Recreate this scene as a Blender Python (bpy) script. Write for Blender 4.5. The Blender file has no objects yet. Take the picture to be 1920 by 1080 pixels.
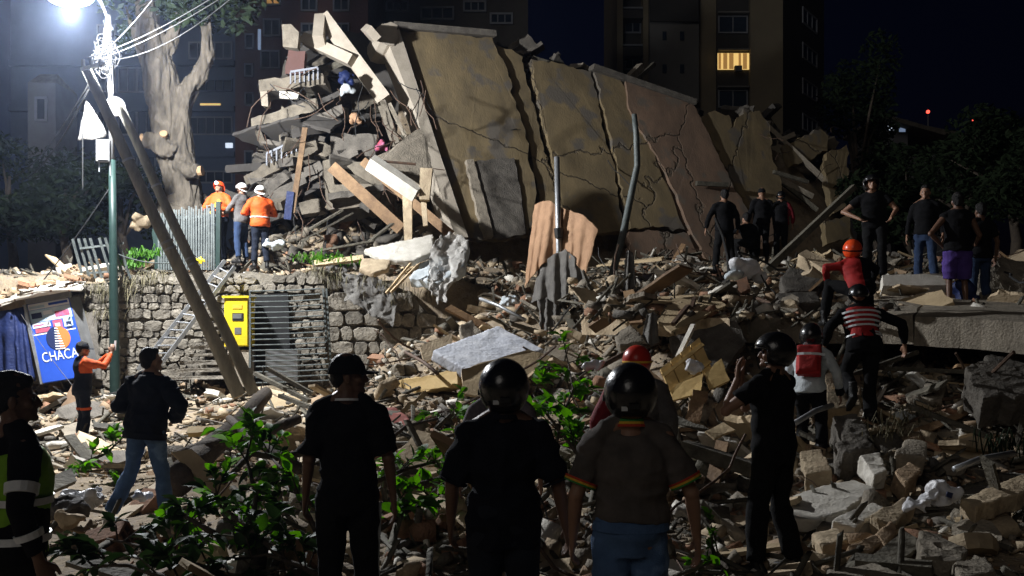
import bpy, bmesh, math, random
import numpy as np
from mathutils import Vector, Matrix, Euler

# ------------------------------------------------------------------ camera, sky, light
SC = bpy.context.scene
COL = SC.collection
F, CZ, HY = 1867.0, 1.7, 645.0            # focal length in photo pixels, eye height, horizon row


def W(px, py, d):
    """point seen at photo pixel (px, py) standing d metres in front of the camera"""
    return Vector(((px - 960) * d / F, d, CZ + (HY - py) * d / F))


cam_d = bpy.data.cameras.new('camera')
cam = bpy.data.objects.new('camera', cam_d)
COL.objects.link(cam)
cam.location = (0, 0, CZ)
cam.rotation_euler = (math.radians(90), 0, 0)
cam_d.sensor_width = 36
cam_d.lens = F / 1920 * 36
cam_d.shift_y = (HY - 540) / 1920
cam_d.clip_start = 0.05
cam_d.clip_end = 1500
SC.camera = cam

SUN_EL, SUN_AZ = math.radians(38), math.radians(205)
world = bpy.data.worlds.new('World')
SC.world = world
world.use_nodes = True
wn = world.node_tree
sky = wn.nodes.new('ShaderNodeTexSky')
sky.sky_type = 'NISHITA'
sky.sun_disc = False
sky.sun_elevation = math.radians(-4)
sky.sun_rotation = math.radians(-60)
sky.ozone_density = 3.5
bg = wn.nodes['Background']
bg.inputs['Strength'].default_value = 0.12
wn.links.new(sky.outputs['Color'], bg.inputs['Color'])

sun_d = bpy.data.lights.new('fill_sun', 'SUN')  # unseen fill added behind the camera to lift backs and front faces
sun_d.energy = 0.18
sun_d.angle = math.radians(25)
sun_d.color = (1.0, 0.93, 0.85)
sun = bpy.data.objects.new('fill_sun', sun_d)
COL.objects.link(sun)
sun.location = (-10, -10, 20)
sun.rotation_euler = (math.radians(62), 0, math.radians(-28))

SC.view_settings.view_transform = 'Standard'
SC.view_settings.look = 'None'
SC.view_settings.gamma = 1
SC.view_settings.exposure = 0.0
SC.view_settings.use_curve_mapping = False
SC.cycles.use_denoising = True
SC.cycles.max_bounces = 5
SC.cycles.diffuse_bounces = 2
SC.cycles.volume_bounces = 0
SC.cycles.sample_clamp_indirect = 3.0

LAMP_D = 17.0
LAMP = W(132, 4, LAMP_D)
LAMP_W = 7000.0

# ------------------------------------------------------------------ noise
rnd = random.Random(7)
nrng = np.random.default_rng(11)


def _hash(i, j, k):
    h = (i.astype(np.int64) * 374761393 + j.astype(np.int64) * 668265263 + k.astype(np.int64) * 1274126177) & 0xffffffff
    h = ((h ^ (h >> 13)) * 1103515245) & 0xffffffff
    h = h ^ (h >> 16)
    return (h & 0xffff) / 65535.0


def vnoise(P):
    P = np.asarray(P, float)
    I = np.floor(P).astype(np.int64)
    f = P - I
    f = f * f * (3 - 2 * f)
    r = 0
    for a in (0, 1):
        for b in (0, 1):
            for c in (0, 1):
                w = (f[..., 0] if a else 1 - f[..., 0]) * (f[..., 1] if b else 1 - f[..., 1]) * (f[..., 2] if c else 1 - f[..., 2])
                r = r + w * _hash(I[..., 0] + a, I[..., 1] + b, I[..., 2] + c)
    return r * 2 - 1


def fbm(P, oct=3):
    P = np.asarray(P, float)
    a, r = 1.0, 0
    for o in range(oct):
        r = r + a * vnoise(P * (2 ** o) + 17.3 * o)
        a *= 0.5
    return r


# ------------------------------------------------------------------ materials
MATS = {}


def mat(name, c1, c2=None, scale=6.0, rough=0.85, bump=0.0, bscale=None, metal=0.0, rand=0.0, emit=None, estr=0.0,
        stretch=None, spec=0.3, patch=None, pscale=1.5, pth=0.6, trans=0.0, alpha=1.0, coat=0.0, sheen=0.0, crack=False, leafy=0.0):
    if name in MATS:
        return MATS[name]
    m = bpy.data.materials.new(name)
    m.use_nodes = True
    nt = m.node_tree
    p = nt.nodes['Principled BSDF']
    p.inputs['Roughness'].default_value = rough
    p.inputs['Metallic'].default_value = metal
    p.inputs['Specular IOR Level'].default_value = spec
    if coat:
        p.inputs['Coat Weight'].default_value = coat
    if sheen:
        p.inputs['Sheen Weight'].default_value = sheen
    L = nt.links.new
    c2 = c2 or tuple(c * 0.7 for c in c1)
    tc = nt.nodes.new('ShaderNodeTexCoord')
    mp = nt.nodes.new('ShaderNodeMapping')
    if stretch:
        mp.inputs['Scale'].default_value = stretch
    L(tc.outputs['Object'], mp.inputs['Vector'])
    n = nt.nodes.new('ShaderNodeTexNoise')
    n.inputs['Scale'].default_value = scale
    n.inputs['Detail'].default_value = 6
    n.inputs['Roughness'].default_value = 0.65
    L(mp.outputs['Vector'], n.inputs['Vector'])
    cr = nt.nodes.new('ShaderNodeValToRGB')
    cr.color_ramp.elements[0].position = 0.33
    cr.color_ramp.elements[1].position = 0.68
    cr.color_ramp.elements[0].color = (*c2, 1)
    cr.color_ramp.elements[1].color = (*c1, 1)
    L(n.outputs['Fac'], cr.inputs['Fac'])
    out = cr.outputs['Color']
    if patch:
        n2 = nt.nodes.new('ShaderNodeTexNoise')
        n2.inputs['Scale'].default_value = pscale
        n2.inputs['Detail'].default_value = 8
        L(tc.outputs['Object'], n2.inputs['Vector'])
        r2 = nt.nodes.new('ShaderNodeValToRGB')
        r2.color_ramp.elements[0].position = pth
        r2.color_ramp.elements[1].position = pth + 0.06
        L(n2.outputs['Fac'], r2.inputs['Fac'])
        mx = nt.nodes.new('ShaderNodeMix')
        mx.data_type = 'RGBA'
        L(r2.outputs['Color'], mx.inputs['Factor'])
        L(out, mx.inputs['A'])
        mx.inputs['B'].default_value = (*patch, 1)
        out = mx.outputs['Result']
    if rand:
        oi = nt.nodes.new('ShaderNodeObjectInfo')
        mr = nt.nodes.new('ShaderNodeMapRange')
        mr.inputs['To Min'].default_value = 1 - rand
        mr.inputs['To Max'].default_value = 1 + rand
        L(oi.outputs['Random'], mr.inputs['Value'])
        hs = nt.nodes.new('ShaderNodeHueSaturation')
        L(mr.outputs['Result'], hs.inputs['Value'])
        L(out, hs.inputs['Color'])
        out = hs.outputs['Color']
    L(out, p.inputs['Base Color'])
    if bump:
        nb = nt.nodes.new('ShaderNodeTexNoise')
        nb.inputs['Scale'].default_value = bscale or scale * 4
        nb.inputs['Detail'].default_value = 5
        L(mp.outputs['Vector'], nb.inputs['Vector'])
        b = nt.nodes.new('ShaderNodeBump')
        b.inputs['Strength'].default_value = bump
        b.inputs['Distance'].default_value = 0.03
        L(nb.outputs['Fac'], b.inputs['Height'])
        L(b.outputs['Normal'], p.inputs['Normal'])
    if crack:
        wz = nt.nodes.new('ShaderNodeTexNoise')
        wz.inputs['Scale'].default_value = 2.2
        wz.inputs['Detail'].default_value = 6
        L(tc.outputs['Object'], wz.inputs['Vector'])
        vm = nt.nodes.new('ShaderNodeVectorMath')
        vm.operation = 'MULTIPLY_ADD'
        L(wz.outputs['Color'], vm.inputs[0])
        vm.inputs[1].default_value = (.55, .55, .55)
        L(tc.outputs['Object'], vm.inputs[2])
        vo = nt.nodes.new('ShaderNodeTexVoronoi')
        vo.feature = 'DISTANCE_TO_EDGE'
        vo.inputs['Scale'].default_value = .24
        L(vm.outputs['Vector'], vo.inputs['Vector'])
        r3 = nt.nodes.new('ShaderNodeValToRGB')
        r3.color_ramp.elements[0].position = .0
        r3.color_ramp.elements[1].position = .005
        L(vo.outputs['Distance'], r3.inputs['Fac'])
        b2 = nt.nodes.new('ShaderNodeBump')
        b2.inputs['Strength'].default_value = 1
        b2.inputs['Distance'].default_value = .05
        L(r3.outputs['Color'], b2.inputs['Height'])
        L(b.outputs['Normal'], b2.inputs['Normal'])
        L(b2.outputs['Normal'], p.inputs['Normal'])
        mk = nt.nodes.new('ShaderNodeMix')
        mk.data_type = 'RGBA'
        L(r3.outputs['Color'], mk.inputs['Factor'])
        mk.inputs['A'].default_value = (.13, .105, .075, 1)
        L(out, mk.inputs['B'])
        L(mk.outputs['Result'], p.inputs['Base Color'])
    if leafy:
        tr = nt.nodes.new('ShaderNodeBsdfTranslucent')
        hs2 = nt.nodes.new('ShaderNodeHueSaturation')
        hs2.inputs['Value'].default_value = 1.9
        hs2.inputs['Saturation'].default_value = 1.15
        L(out, hs2.inputs['Color'])
        L(hs2.outputs['Color'], tr.inputs['Color'])
        ms = nt.nodes.new('ShaderNodeMixShader')
        ms.inputs['Fac'].default_value = leafy
        L(p.outputs['BSDF'], ms.inputs[1])
        L(tr.outputs['BSDF'], ms.inputs[2])
        L(ms.outputs['Shader'], nt.nodes['Material Output'].inputs['Surface'])
    if emit:
        p.inputs['Emission Color'].default_value = (*emit, 1)
        p.inputs['Emission Strength'].default_value = estr
    if trans or alpha < 1:
        p.inputs['Alpha'].default_value = alpha
        p.inputs['Transmission Weight'].default_value = trans
    MATS[name] = m
    return m


M = {}
M['dirt'] = mat('dirt', (0.38, 0.30, 0.20), (0.17, 0.13, 0.09), 3.5, 0.95, 0.8, 30, patch=(0.27, 0.22, 0.17), pscale=9, pth=.55)
M['plaster'] = mat('plaster', (0.56, 0.45, 0.30), (0.36, 0.275, 0.18), 5, 0.9, 0.5, 30, rand=.25)
M['white'] = mat('white_plaster', (0.74, 0.70, 0.62), (0.56, 0.52, 0.44), 7, 0.85, 0.35, 40, rand=.12)
M['concrete'] = mat('concrete', (0.33, 0.285, 0.22), (0.18, 0.155, 0.12), 5, 0.92, 0.7, 35, rand=.25)
M['darkconc'] = mat('dark_concrete', (0.16, 0.142, 0.118), (0.075, 0.067, 0.057), 4, 0.92, 0.7, 35, rand=.25)
M['balcony'] = mat('grimy_balcony_concrete', (0.21, 0.18, 0.137), (0.10, 0.086, 0.066), 4, 0.92, 0.7, 35, rand=.2)
M['brick'] = mat('clay_brick', (0.36, 0.19, 0.11), (0.24, 0.14, 0.09), 8, 0.9, 0.5, 50, rand=.3)
M['tanbrick'] = mat('tan_block', (0.42, 0.30, 0.19), (0.27, 0.19, 0.12), 8, 0.9, 0.5, 50, rand=.3)
M['stone'] = mat('wall_stone', (0.25, 0.222, 0.178), (0.095, 0.084, 0.068), 5, 0.92, 1.0, 22, rand=.26)
M['mortar'] = mat('mortar', (0.23, 0.205, 0.165), (0.12, 0.107, 0.086), 9, 0.95, 0.8, 30)
M['facade'] = mat('ochre_facade', (0.27, 0.203, 0.108), (0.155, 0.12, 0.07), 1.6, 0.92, 0.28, 26, patch=(0.15, 0.13, 0.105), pscale=1.2, pth=.55, crack=True, stretch=(1, 1, .45))
M['pinkfacade'] = mat('pinkish_facade', (0.27, 0.178, 0.12), (0.16, 0.11, 0.078), 1.7, 0.92, 0.28, 26, patch=(0.17, 0.14, 0.11), pscale=1.3, pth=.57, crack=True, stretch=(1, 1, .45))
M['column'] = mat('cream_column', (0.52, 0.455, 0.365), (0.40, 0.345, 0.27), 3, 0.85, 0.3, 30)
M['wood'] = mat('timber', (0.30, 0.19, 0.10), (0.15, 0.09, 0.05), 4, 0.75, 0.4, 30, rand=.35, stretch=(1, 1, 1))
M['palewood'] = mat('pale_timber', (0.52, 0.40, 0.24), (0.36, 0.27, 0.16), 4, 0.75, 0.3, 30, rand=.2)
M['greywood'] = mat('weathered_timber', (0.16, 0.145, 0.11), (0.065, 0.058, 0.045), 5, 0.85, 0.7, 28, rand=.2)
M['polewood'] = mat('pale_grey_pole', (0.30, 0.285, 0.24), (0.15, 0.142, 0.118), 5, 0.85, 0.7, 28, stretch=(1, 1, .3))
M['rust'] = mat('rusty_steel', (0.14, 0.085, 0.055), (0.07, 0.05, 0.04), 12, 0.7, 0.3, 60, metal=.4)
M['steel'] = mat('galvanised_steel', (0.42, 0.43, 0.44), (0.27, 0.28, 0.29), 9, 0.45, 0.15, 50, metal=.7)
M['greensteel'] = mat('green_painted_steel', (0.018, 0.036, 0.031), (0.012, 0.025, 0.022), 9, 0.4, 0.15, 60)
M['fence'] = mat('grey_green_paint', (0.12, 0.135, 0.13), (0.06, 0.07, 0.068), 8, 0.5, 0.2, 50)
M['yellow'] = mat('yellow_paint', (0.72, 0.56, 0.02), (0.60, 0.45, 0.02), 5, 0.45, 0.1, 30)
M['linewire'] = mat('dull_grey_cable', (0.022, 0.022, 0.022), (0.015, 0.015, 0.015), 9, 0.8)
M['wire'] = mat('black_cable', (0.03, 0.03, 0.03), (0.02, 0.02, 0.02), 9, 0.6)
M['palewire'] = mat('pale_cable', (0.11, 0.11, 0.11), (0.06, 0.06, 0.06), 9, 0.5)
M['bark'] = mat('grey_bark', (0.10, 0.084, 0.064), (0.032, 0.027, 0.020), 6, 0.95, 1.0, 9, stretch=(1, 1, .35))
M['cutwood'] = mat('sawn_wood', (0.34, 0.22, 0.12), (0.22, 0.14, 0.075), 8, 0.8)
M['shadeleaf'] = mat('leaf_shade_painted', (0.03, 0.06, 0.018), (0.015, 0.032, 0.01), 9, 0.6, .2, 30, rand=.4, spec=.2, leafy=.15)  # darkened leaf colour, paints in the shade over the lower-left branches
M['darkbark'] = mat('dark_bark', (0.09, 0.07, 0.05), (0.045, 0.035, 0.028), 7, 0.9, .8, 30)
M['skin'] = mat('skin', (0.30, 0.165, 0.105), (0.25, 0.135, 0.085), 8, 0.5, .1, 120, spec=.4)
M['darkskin'] = mat('brown_skin', (0.15, 0.08, 0.05), (0.12, 0.062, 0.04), 8, 0.5, .1, 120, spec=.4)
M['hair'] = mat('dark_hair', (0.012, 0.01, 0.009), (0.006, 0.005, 0.005), 60, 0.55, .6, 180)
M['black'] = mat('black_cotton', (0.010, 0.010, 0.011), (0.006, 0.006, 0.007), 14, 0.95, .3, 160, spec=.12)
M['blackpants'] = mat('black_trousers', (0.009, 0.009, 0.010), (0.006, 0.006, 0.006), 14, 0.9, .3, 120, spec=.15)
M['navy'] = mat('navy_jacket', (0.010, 0.014, 0.026), (0.006, 0.009, 0.017), 10, 0.8, .3, 120, spec=.2)
M['navytee'] = mat('dark_navy_cotton', (0.011, 0.012, 0.018), (0.007, 0.008, 0.012), 14, 0.95, .3, 160, spec=.12)
M['jeans'] = mat('blue_denim', (0.095, 0.175, 0.34), (0.055, 0.105, 0.21), 7, 0.9, .4, 200, patch=(.16, .26, .44), pscale=3.5, pth=.58)
M['darkjeans'] = mat('indigo_denim', (0.03, 0.055, 0.12), (0.016, 0.03, 0.068), 7, 0.9, .4, 200)
M['blackjeans'] = mat('blue_black_denim', (0.010, 0.013, 0.022), (0.007, 0.009, 0.014), 7, 0.9, .4, 200)
M['polo'] = mat('brown_grey_pique', (0.125, 0.108, 0.098), (0.085, 0.075, 0.068), 12, 0.95, .35, 260, spec=.12)
M['orange'] = mat('orange_jacket', (0.62, 0.095, 0.012), (0.48, 0.065, 0.009), 7, 0.7, .2, 60)
M['red'] = mat('red_fabric', (0.42, 0.018, 0.016), (0.30, 0.012, 0.012), 8, 0.7, .3, 80)
M['darkred'] = mat('maroon_fabric', (0.22, 0.012, 0.022), (0.14, 0.008, 0.014), 8, 0.8, .3, 80)
M['reflect'] = mat('reflective_tape', (0.75, 0.78, 0.80), (0.62, 0.65, 0.68), 30, 0.35, .1, 90)
M['hivis'] = mat('lime_vest', (0.21, 0.43, 0.02), (0.15, 0.33, 0.015), 9, 0.7, .2, 60)
M['greyfab'] = mat('grey_fabric', (0.11, 0.105, 0.10), (0.075, 0.07, 0.068), 8, 0.9, .4, 70)
M['plaid'] = mat('grey_pink_check', (0.17, 0.14, 0.15), (0.08, 0.075, 0.09), 22, 0.9, .3, 90)
M['whitefab'] = mat('white_fabric', (0.55, 0.59, 0.60), (0.40, 0.44, 0.46), 9, 0.8, .4, 50)
M['purple'] = mat('purple_cotton', (0.085, 0.045, 0.24), (0.055, 0.03, 0.17), 9, 0.85, .3, 60)
M['boot'] = mat('black_leather', (0.012, 0.011, 0.010), (0.007, 0.007, 0.007), 12, 0.5, .3, 60)
M['shoewhite'] = mat('white_shoe', (0.55, 0.54, 0.52), (0.4, 0.4, 0.38), 12, 0.6)
M['helmet'] = mat('gloss_black_shell', (0.012, 0.012, 0.013), (0.008, 0.008, 0.009), 6, 0.27, .12, 40, spec=.5, coat=.35)
M['visor'] = mat('smoked_visor', (0.02, 0.022, 0.028), (0.015, 0.016, 0.02), 6, 0.08, spec=.8, coat=1)
M['whitehelm'] = mat('white_shell', (0.78, 0.78, 0.75), (0.7, 0.7, 0.66), 6, 0.35)
M['redhelm'] = mat('red_shell', (0.55, 0.035, 0.02), (0.45, 0.028, 0.016), 6, 0.3)
M['orangehelm'] = mat('orange_shell', (0.85, 0.09, 0.02), (0.75, 0.07, 0.015), 6, 0.3)
M['leaf'] = mat('green_leaf', (0.085, 0.21, 0.028), (0.05, 0.13, 0.018), 9, 0.55, .2, 30, rand=.45, spec=.25, leafy=.5)
M['leaf2'] = mat('pale_leaf_back', (0.14, 0.22, 0.09), (0.09, 0.15, 0.055), 9, 0.6, .2, 30, rand=.3, spec=.2, leafy=.4)
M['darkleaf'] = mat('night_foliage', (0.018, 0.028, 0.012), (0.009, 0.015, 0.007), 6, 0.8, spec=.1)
M['drygrass'] = mat('dry_roots', (0.17, 0.145, 0.085), (0.07, 0.065, 0.038), 9, 0.9)
M['mattress'] = mat('quilted_mattress', (0.68, 0.69, 0.72), (0.46, 0.48, 0.54), 3, 0.8, .5, 14)
M['peach'] = mat('peach_cloth', (0.40, 0.24, 0.14), (0.30, 0.175, 0.10), 5, 0.85, .3, 40)
M['greycloth'] = mat('grey_cloth', (0.17, 0.16, 0.145), (0.09, 0.085, 0.078), 5, 0.9, .4, 40)
M['plastic'] = mat('dusty_plastic_sheet', (0.55, 0.53, 0.49), (0.38, 0.36, 0.33), 4, 0.35, .5, 16, alpha=.62)
M['bag'] = mat('white_plastic_bag', (0.75, 0.75, 0.76), (0.58, 0.58, 0.6), 5, 0.35, .5, 20)
M['bluebanner'] = mat('blue_print', (0.025, 0.085, 0.46), (0.02, 0.07, 0.40), 3, 0.5)
M['orangeprint'] = mat('orange_print', (0.70, 0.20, 0.06), (0.62, 0.17, 0.05), 3, 0.5)
M['navyprint'] = mat('navy_print', (0.02, 0.03, 0.09), (0.015, 0.025, 0.075), 3, 0.5)
M['whiteprint'] = mat('white_print', (0.75, 0.76, 0.78), (0.68, 0.69, 0.72), 3, 0.5)
M['skyprint'] = mat('pale_blue_print', (0.30, 0.48, 0.62), (0.55, 0.62, 0.68), 5, 0.5)
M['redprint'] = mat('red_print', (0.50, 0.06, 0.05), (0.25, 0.12, 0.25), 9, 0.5)
M['bluetarp'] = mat('blue_tarp', (0.012, 0.024, 0.095), (0.008, 0.015, 0.06), 5, 0.6, .4, 20)
M['pinkseat'] = mat('dusty_red_vinyl', (0.50, 0.19, 0.16), (0.38, 0.13, 0.11), 5, 0.5, .2, 30)
M['yellowpanel'] = mat('yellow_wood_panel', (0.66, 0.47, 0.20), (0.54, 0.37, 0.15), 4, 0.6, .2, 20)
M['glass'] = mat('dark_glass', (0.03, 0.04, 0.06), (0.02, 0.03, 0.045), 4, 0.12, spec=.6)
M['frame'] = mat('window_frame', (0.22, 0.23, 0.26), (0.17, 0.18, 0.20), 5, 0.6)
M['bluebuild'] = mat('grey_blue_render', (0.10, 0.13, 0.20), (0.075, 0.10, 0.155), .5, 0.9, .2, 6)
M['brownbuild'] = mat('red_brown_brick', (0.13, 0.068, 0.058), (0.09, 0.05, 0.043), .7, 0.9, .3, 10)
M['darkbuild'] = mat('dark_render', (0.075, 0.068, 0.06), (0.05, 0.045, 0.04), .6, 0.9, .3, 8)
M['towerolive'] = mat('olive_render', (0.20, 0.17, 0.115), (0.16, 0.135, 0.095), .5, 0.9, .2, 6)
M['towergrey'] = mat('tower_render', (0.15, 0.147, 0.14), (0.12, 0.117, 0.11), .5, 0.9, .2, 6)
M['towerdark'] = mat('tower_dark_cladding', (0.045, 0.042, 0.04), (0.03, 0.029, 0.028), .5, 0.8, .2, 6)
M['housewall'] = mat('house_render', (0.15, 0.15, 0.16), (0.11, 0.11, 0.12), 1, 0.9, .2, 8)
M['warmlit'] = mat('lit_window', (0.8, 0.6, 0.3), (0.6, 0.4, 0.2), 2, 0.8, emit=(1.0, 0.66, 0.22), estr=.85)
M['warmdim'] = mat('lit_curtain', (0.6, 0.4, 0.2), (0.4, 0.3, 0.15), 2, 0.8, emit=(0.8, 0.42, 0.12), estr=.35)
M['coldlit'] = mat('cold_lit_window', (0.7, 0.75, 0.8), (0.6, 0.65, 0.7), 2, 0.8, emit=(0.75, 0.85, 1.0), estr=.9)
M['colddim'] = mat('dim_lit_window', (0.5, 0.55, 0.6), (0.4, 0.45, 0.5), 2, 0.8, emit=(0.45, 0.6, 0.9), estr=.3)
M['redlamp'] = mat('red_warning_lamp', (0.8, 0.1, 0.1), (0.7, 0.1, 0.1), 2, 0.5, emit=(1.0, 0.08, 0.05), estr=3)
M['lamplens'] = mat('lit_lamp_lens', (0.9, 0.9, 0.9), (0.9, 0.9, 0.9), 2, 0.5, emit=(0.72, 0.82, 1.0), estr=40)
M['headlamp'] = mat('lit_head_torch', (0.9, 0.9, 0.9), (0.9, 0.9, 0.9), 2, 0.5, emit=(0.75, 0.85, 1.0), estr=12)
M['blackplastic'] = mat('black_plastic', (0.02, 0.02, 0.02), (0.015, 0.015, 0.015), 6, 0.5)
M['greybox'] = mat('grey_enamel', (0.15, 0.15, 0.148), (0.10, 0.10, 0.098), 6, 0.5, .1, 30)
M['gold'] = mat('yellow_knit', (0.72, 0.42, 0.04), (0.62, 0.36, 0.04), 30, 0.9)
M['greenknit'] = mat('green_knit', (0.05, 0.28, 0.06), (0.04, 0.22, 0.05), 30, 0.9)
M['redknit'] = mat('red_knit', (0.50, 0.06, 0.03), (0.42, 0.05, 0.02), 30, 0.9)

# ------------------------------------------------------------------ object helpers
ORIG = {}


def org(o):
    return ORIG.get(o.name, Vector((0, 0, 0))) if o else Vector((0, 0, 0))


def tag(o, label=None, cat=None, group=None, kind=None):
    if label:
        o['label'] = label
    if cat:
        o['category'] = cat
    if group:
        o['group'] = group
    if kind:
        o['kind'] = kind
    return o


def thing(name, loc, label, cat, group=None, rz=0):
    o = bpy.data.objects.new(name, None)
    o.empty_display_size = 0.1
    COL.objects.link(o)
    o.location = loc
    o.rotation_euler = (0, 0, rz)
    ORIG[o.name] = Vector(loc)
    return tag(o, label, cat, group)


class MB:
    """collects verts/faces in world (or thing-local) coordinates"""

    def __init__(s):
        s.v, s.f, s.m = [], [], []

    def add(s, vs, fs, mi=0):
        b = len(s.v)
        s.v += [tuple(v) for v in vs]
        s.f += [tuple(b + i for i in f) for f in fs]
        s.m += [mi] * len(fs)
        return s

    def hexa(s, c, mi=0):
        return s.add(c, [(3, 2, 1, 0), (4, 5, 6, 7), (0, 1, 5, 4), (1, 2, 6, 5), (2, 3, 7, 6), (3, 0, 4, 7)], mi)

    def box(s, c, size, rot=None, mi=0):
        c = Vector(c)
        R = rot if isinstance(rot, Matrix) else (Euler(rot).to_matrix() if rot else None)
        out = []
        for z in (-.5, .5):
            for x, y in ((-.5, -.5), (.5, -.5), (.5, .5), (-.5, .5)):
                p = Vector((x * size[0], y * size[1], z * size[2]))
                out.append(c + (R @ p if R else p))
        return s.hexa(out, mi)

    def beam(s, a, b, w, h, up=None, mi=0, w2=None):
        a, b = Vector(a), Vector(b)
        t = (b - a).normalized()
        up = Vector(up) if up else (Vector((0, 0, 1)) if abs(t.z) < .9 else Vector((0, -1, 0)))
        u = t.cross(up).normalized()
        v = u.cross(t).normalized()
        out = []
        for p, k in ((a, 1.0), (b, (w2 or w) / w)):
            for i, j in ((-.5, -.5), (.5, -.5), (.5, .5), (-.5, .5)):
                out.append(p + u * i * w * k + v * j * h * k)
        return s.hexa(out, mi)

    def tube(s, pts, r, n=8, mi=0, caps=True, side=None, rb=None):
        pts = [Vector(p) for p in pts]
        if not hasattr(r, '__len__'):
            r = [r] * len(pts)
        rb = rb or r
        rings = []
        u = None
        for i, p in enumerate(pts):
            t = (pts[min(i + 1, len(pts) - 1)] - pts[max(i - 1, 0)])
            t = t.normalized() if t.length > 1e-9 else Vector((0, 0, 1))
            if side is not None:
                h = Vector(side)
            elif u is not None:
                h = u
            else:
                h = Vector((1, 0, 0)) if abs(t.x) < .9 else Vector((0, 1, 0))
            u = (h - t * h.dot(t))
            u = u.normalized() if u.length > 1e-6 else t.orthogonal().normalized()
            w = t.cross(u)
            rings.append([p + u * (math.cos(2 * math.pi * k / n) * r[i]) + w * (math.sin(2 * math.pi * k / n) * rb[i]) for k in range(n)])
        vs = [v for ring in rings for v in ring]
        fs = []
        for i in range(len(pts) - 1):
            for k in range(n):
                a, b = i * n + k, i * n + (k + 1) % n
                fs.append((a, b, b + n, a + n))
        if caps:
            fs.append(tuple(reversed(range(n))))
            fs.append(tuple(range((len(pts) - 1) * n, len(pts) * n)))
        return s.add(vs, fs, mi)

    def ball(s, c, r, nu=16, nv=10, R=None, mi=0):
        c = Vector(c)
        r = r if hasattr(r, '__len__') else (r, r, r)
        vs, fs = [], []
        for j in range(nv + 1):
            th = math.pi * j / nv
            for i in range(nu):
                ph = 2 * math.pi * i / nu
                p = Vector((r[0] * math.sin(th) * math.cos(ph), r[1] * math.sin(th) * math.sin(ph), r[2] * math.cos(th)))
                vs.append(c + (R @ p if R else p))
        for j in range(nv):
            for i in range(nu):
                a, b = j * nu + i, j * nu + (i + 1) % nu
                if j == 0:
                    fs.append((a, a + nu, b + nu))
                elif j == nv - 1:
                    fs.append((a, a + nu, b))
                else:
                    fs.append((a, a + nu, b + nu, b))
        return s.add(vs, fs, mi)

    def slab(s, pts, t, jit=0.015, seg=0.12, toward=None, mi=0, rng=None):
        """broken flat slab: outline pts (world), thickness t away from the viewer side"""
        rng = rng or rnd
        pts = [Vector(p) for p in pts]
        n = Vector((0, 0, 0))
        for i in range(len(pts)):
            a, b = pts[i], pts[(i + 1) % len(pts)]
            n += Vector(((a.y - b.y) * (a.z + b.z), (a.z - b.z) * (a.x + b.x), (a.x - b.x) * (a.y + b.y)))
        n.normalize()
        c = sum(pts, Vector()) / len(pts)
        tw = (Vector(toward) if toward else Vector((0, 0, CZ + 2))) - c
        if n.dot(tw) < 0:
            n = -n
            pts = pts[::-1]
        ring = []
        for i in range(len(pts)):
            a, b = pts[i], pts[(i + 1) % len(pts)]
            k = max(1, min(40, int((b - a).length / seg)))
            for q in range(k):
                p = a.lerp(b, q / k)
                j = jit if q else jit * .4
                w_ = Vector((rng.uniform(-j, j), rng.uniform(-j, j), rng.uniform(-j, j)))
                ring.append(p + w_ - n * w_.dot(n) * .9)
        m = len(ring)
        mid = [p - n * (t * .5) + (c - p).normalized() * rng.uniform(-jit * .5, jit * .7) for p in ring]
        bot = [p - n * t + (c - p).normalized() * rng.uniform(-jit * .4, jit * 1.0) for p in ring]
        vs = ring + mid + bot
        fs = [tuple(range(m)), tuple(reversed(range(2 * m, 3 * m)))]
        for i in range(m):
            j = (i + 1) % m
            fs.append((i, i + m, j + m, j))
            fs.append((i + m, i + 2 * m, j + 2 * m, j + m))
        return s.add(vs, fs, mi)

    def build(s, name, mats, parent=None, smooth=False, local=False, label=None, loc=None):
        me = bpy.data.meshes.new(name)
        o0 = org(parent) if (parent and not local) else Vector((0, 0, 0))
        if loc is not None:
            o0 = Vector(loc)
        v = [(x - o0.x, y - o0.y, z - o0.z) for x, y, z in s.v]
        me.from_pydata(v, [], s.f)
        mats = mats if isinstance(mats, (list, tuple)) else [mats]
        for m in mats:
            me.materials.append(m)
        if len(mats) > 1:
            me.polygons.foreach_set('material_index', s.m)
        if smooth:
            me.polygons.foreach_set('use_smooth', [True] * len(me.polygons))
        me.update()
        return link(name, me, parent, label, loc)


def link(name, me, parent=None, label=None, loc=None):
    o = bpy.data.objects.new(name, me)
    COL.objects.link(o)
    if parent:
        o.parent = parent
        ORIG[o.name] = org(parent)
    elif loc is not None:
        o.location = loc
        ORIG[o.name] = Vector(loc)
    if label:
        o['label'] = label
    return o


def fix_normals(o):
    bm = bmesh.new()
    bm.from_mesh(o.data)
    bmesh.ops.recalc_face_normals(bm, faces=bm.faces)
    bm.to_mesh(o.data)
    bm.free()
    return o


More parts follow.
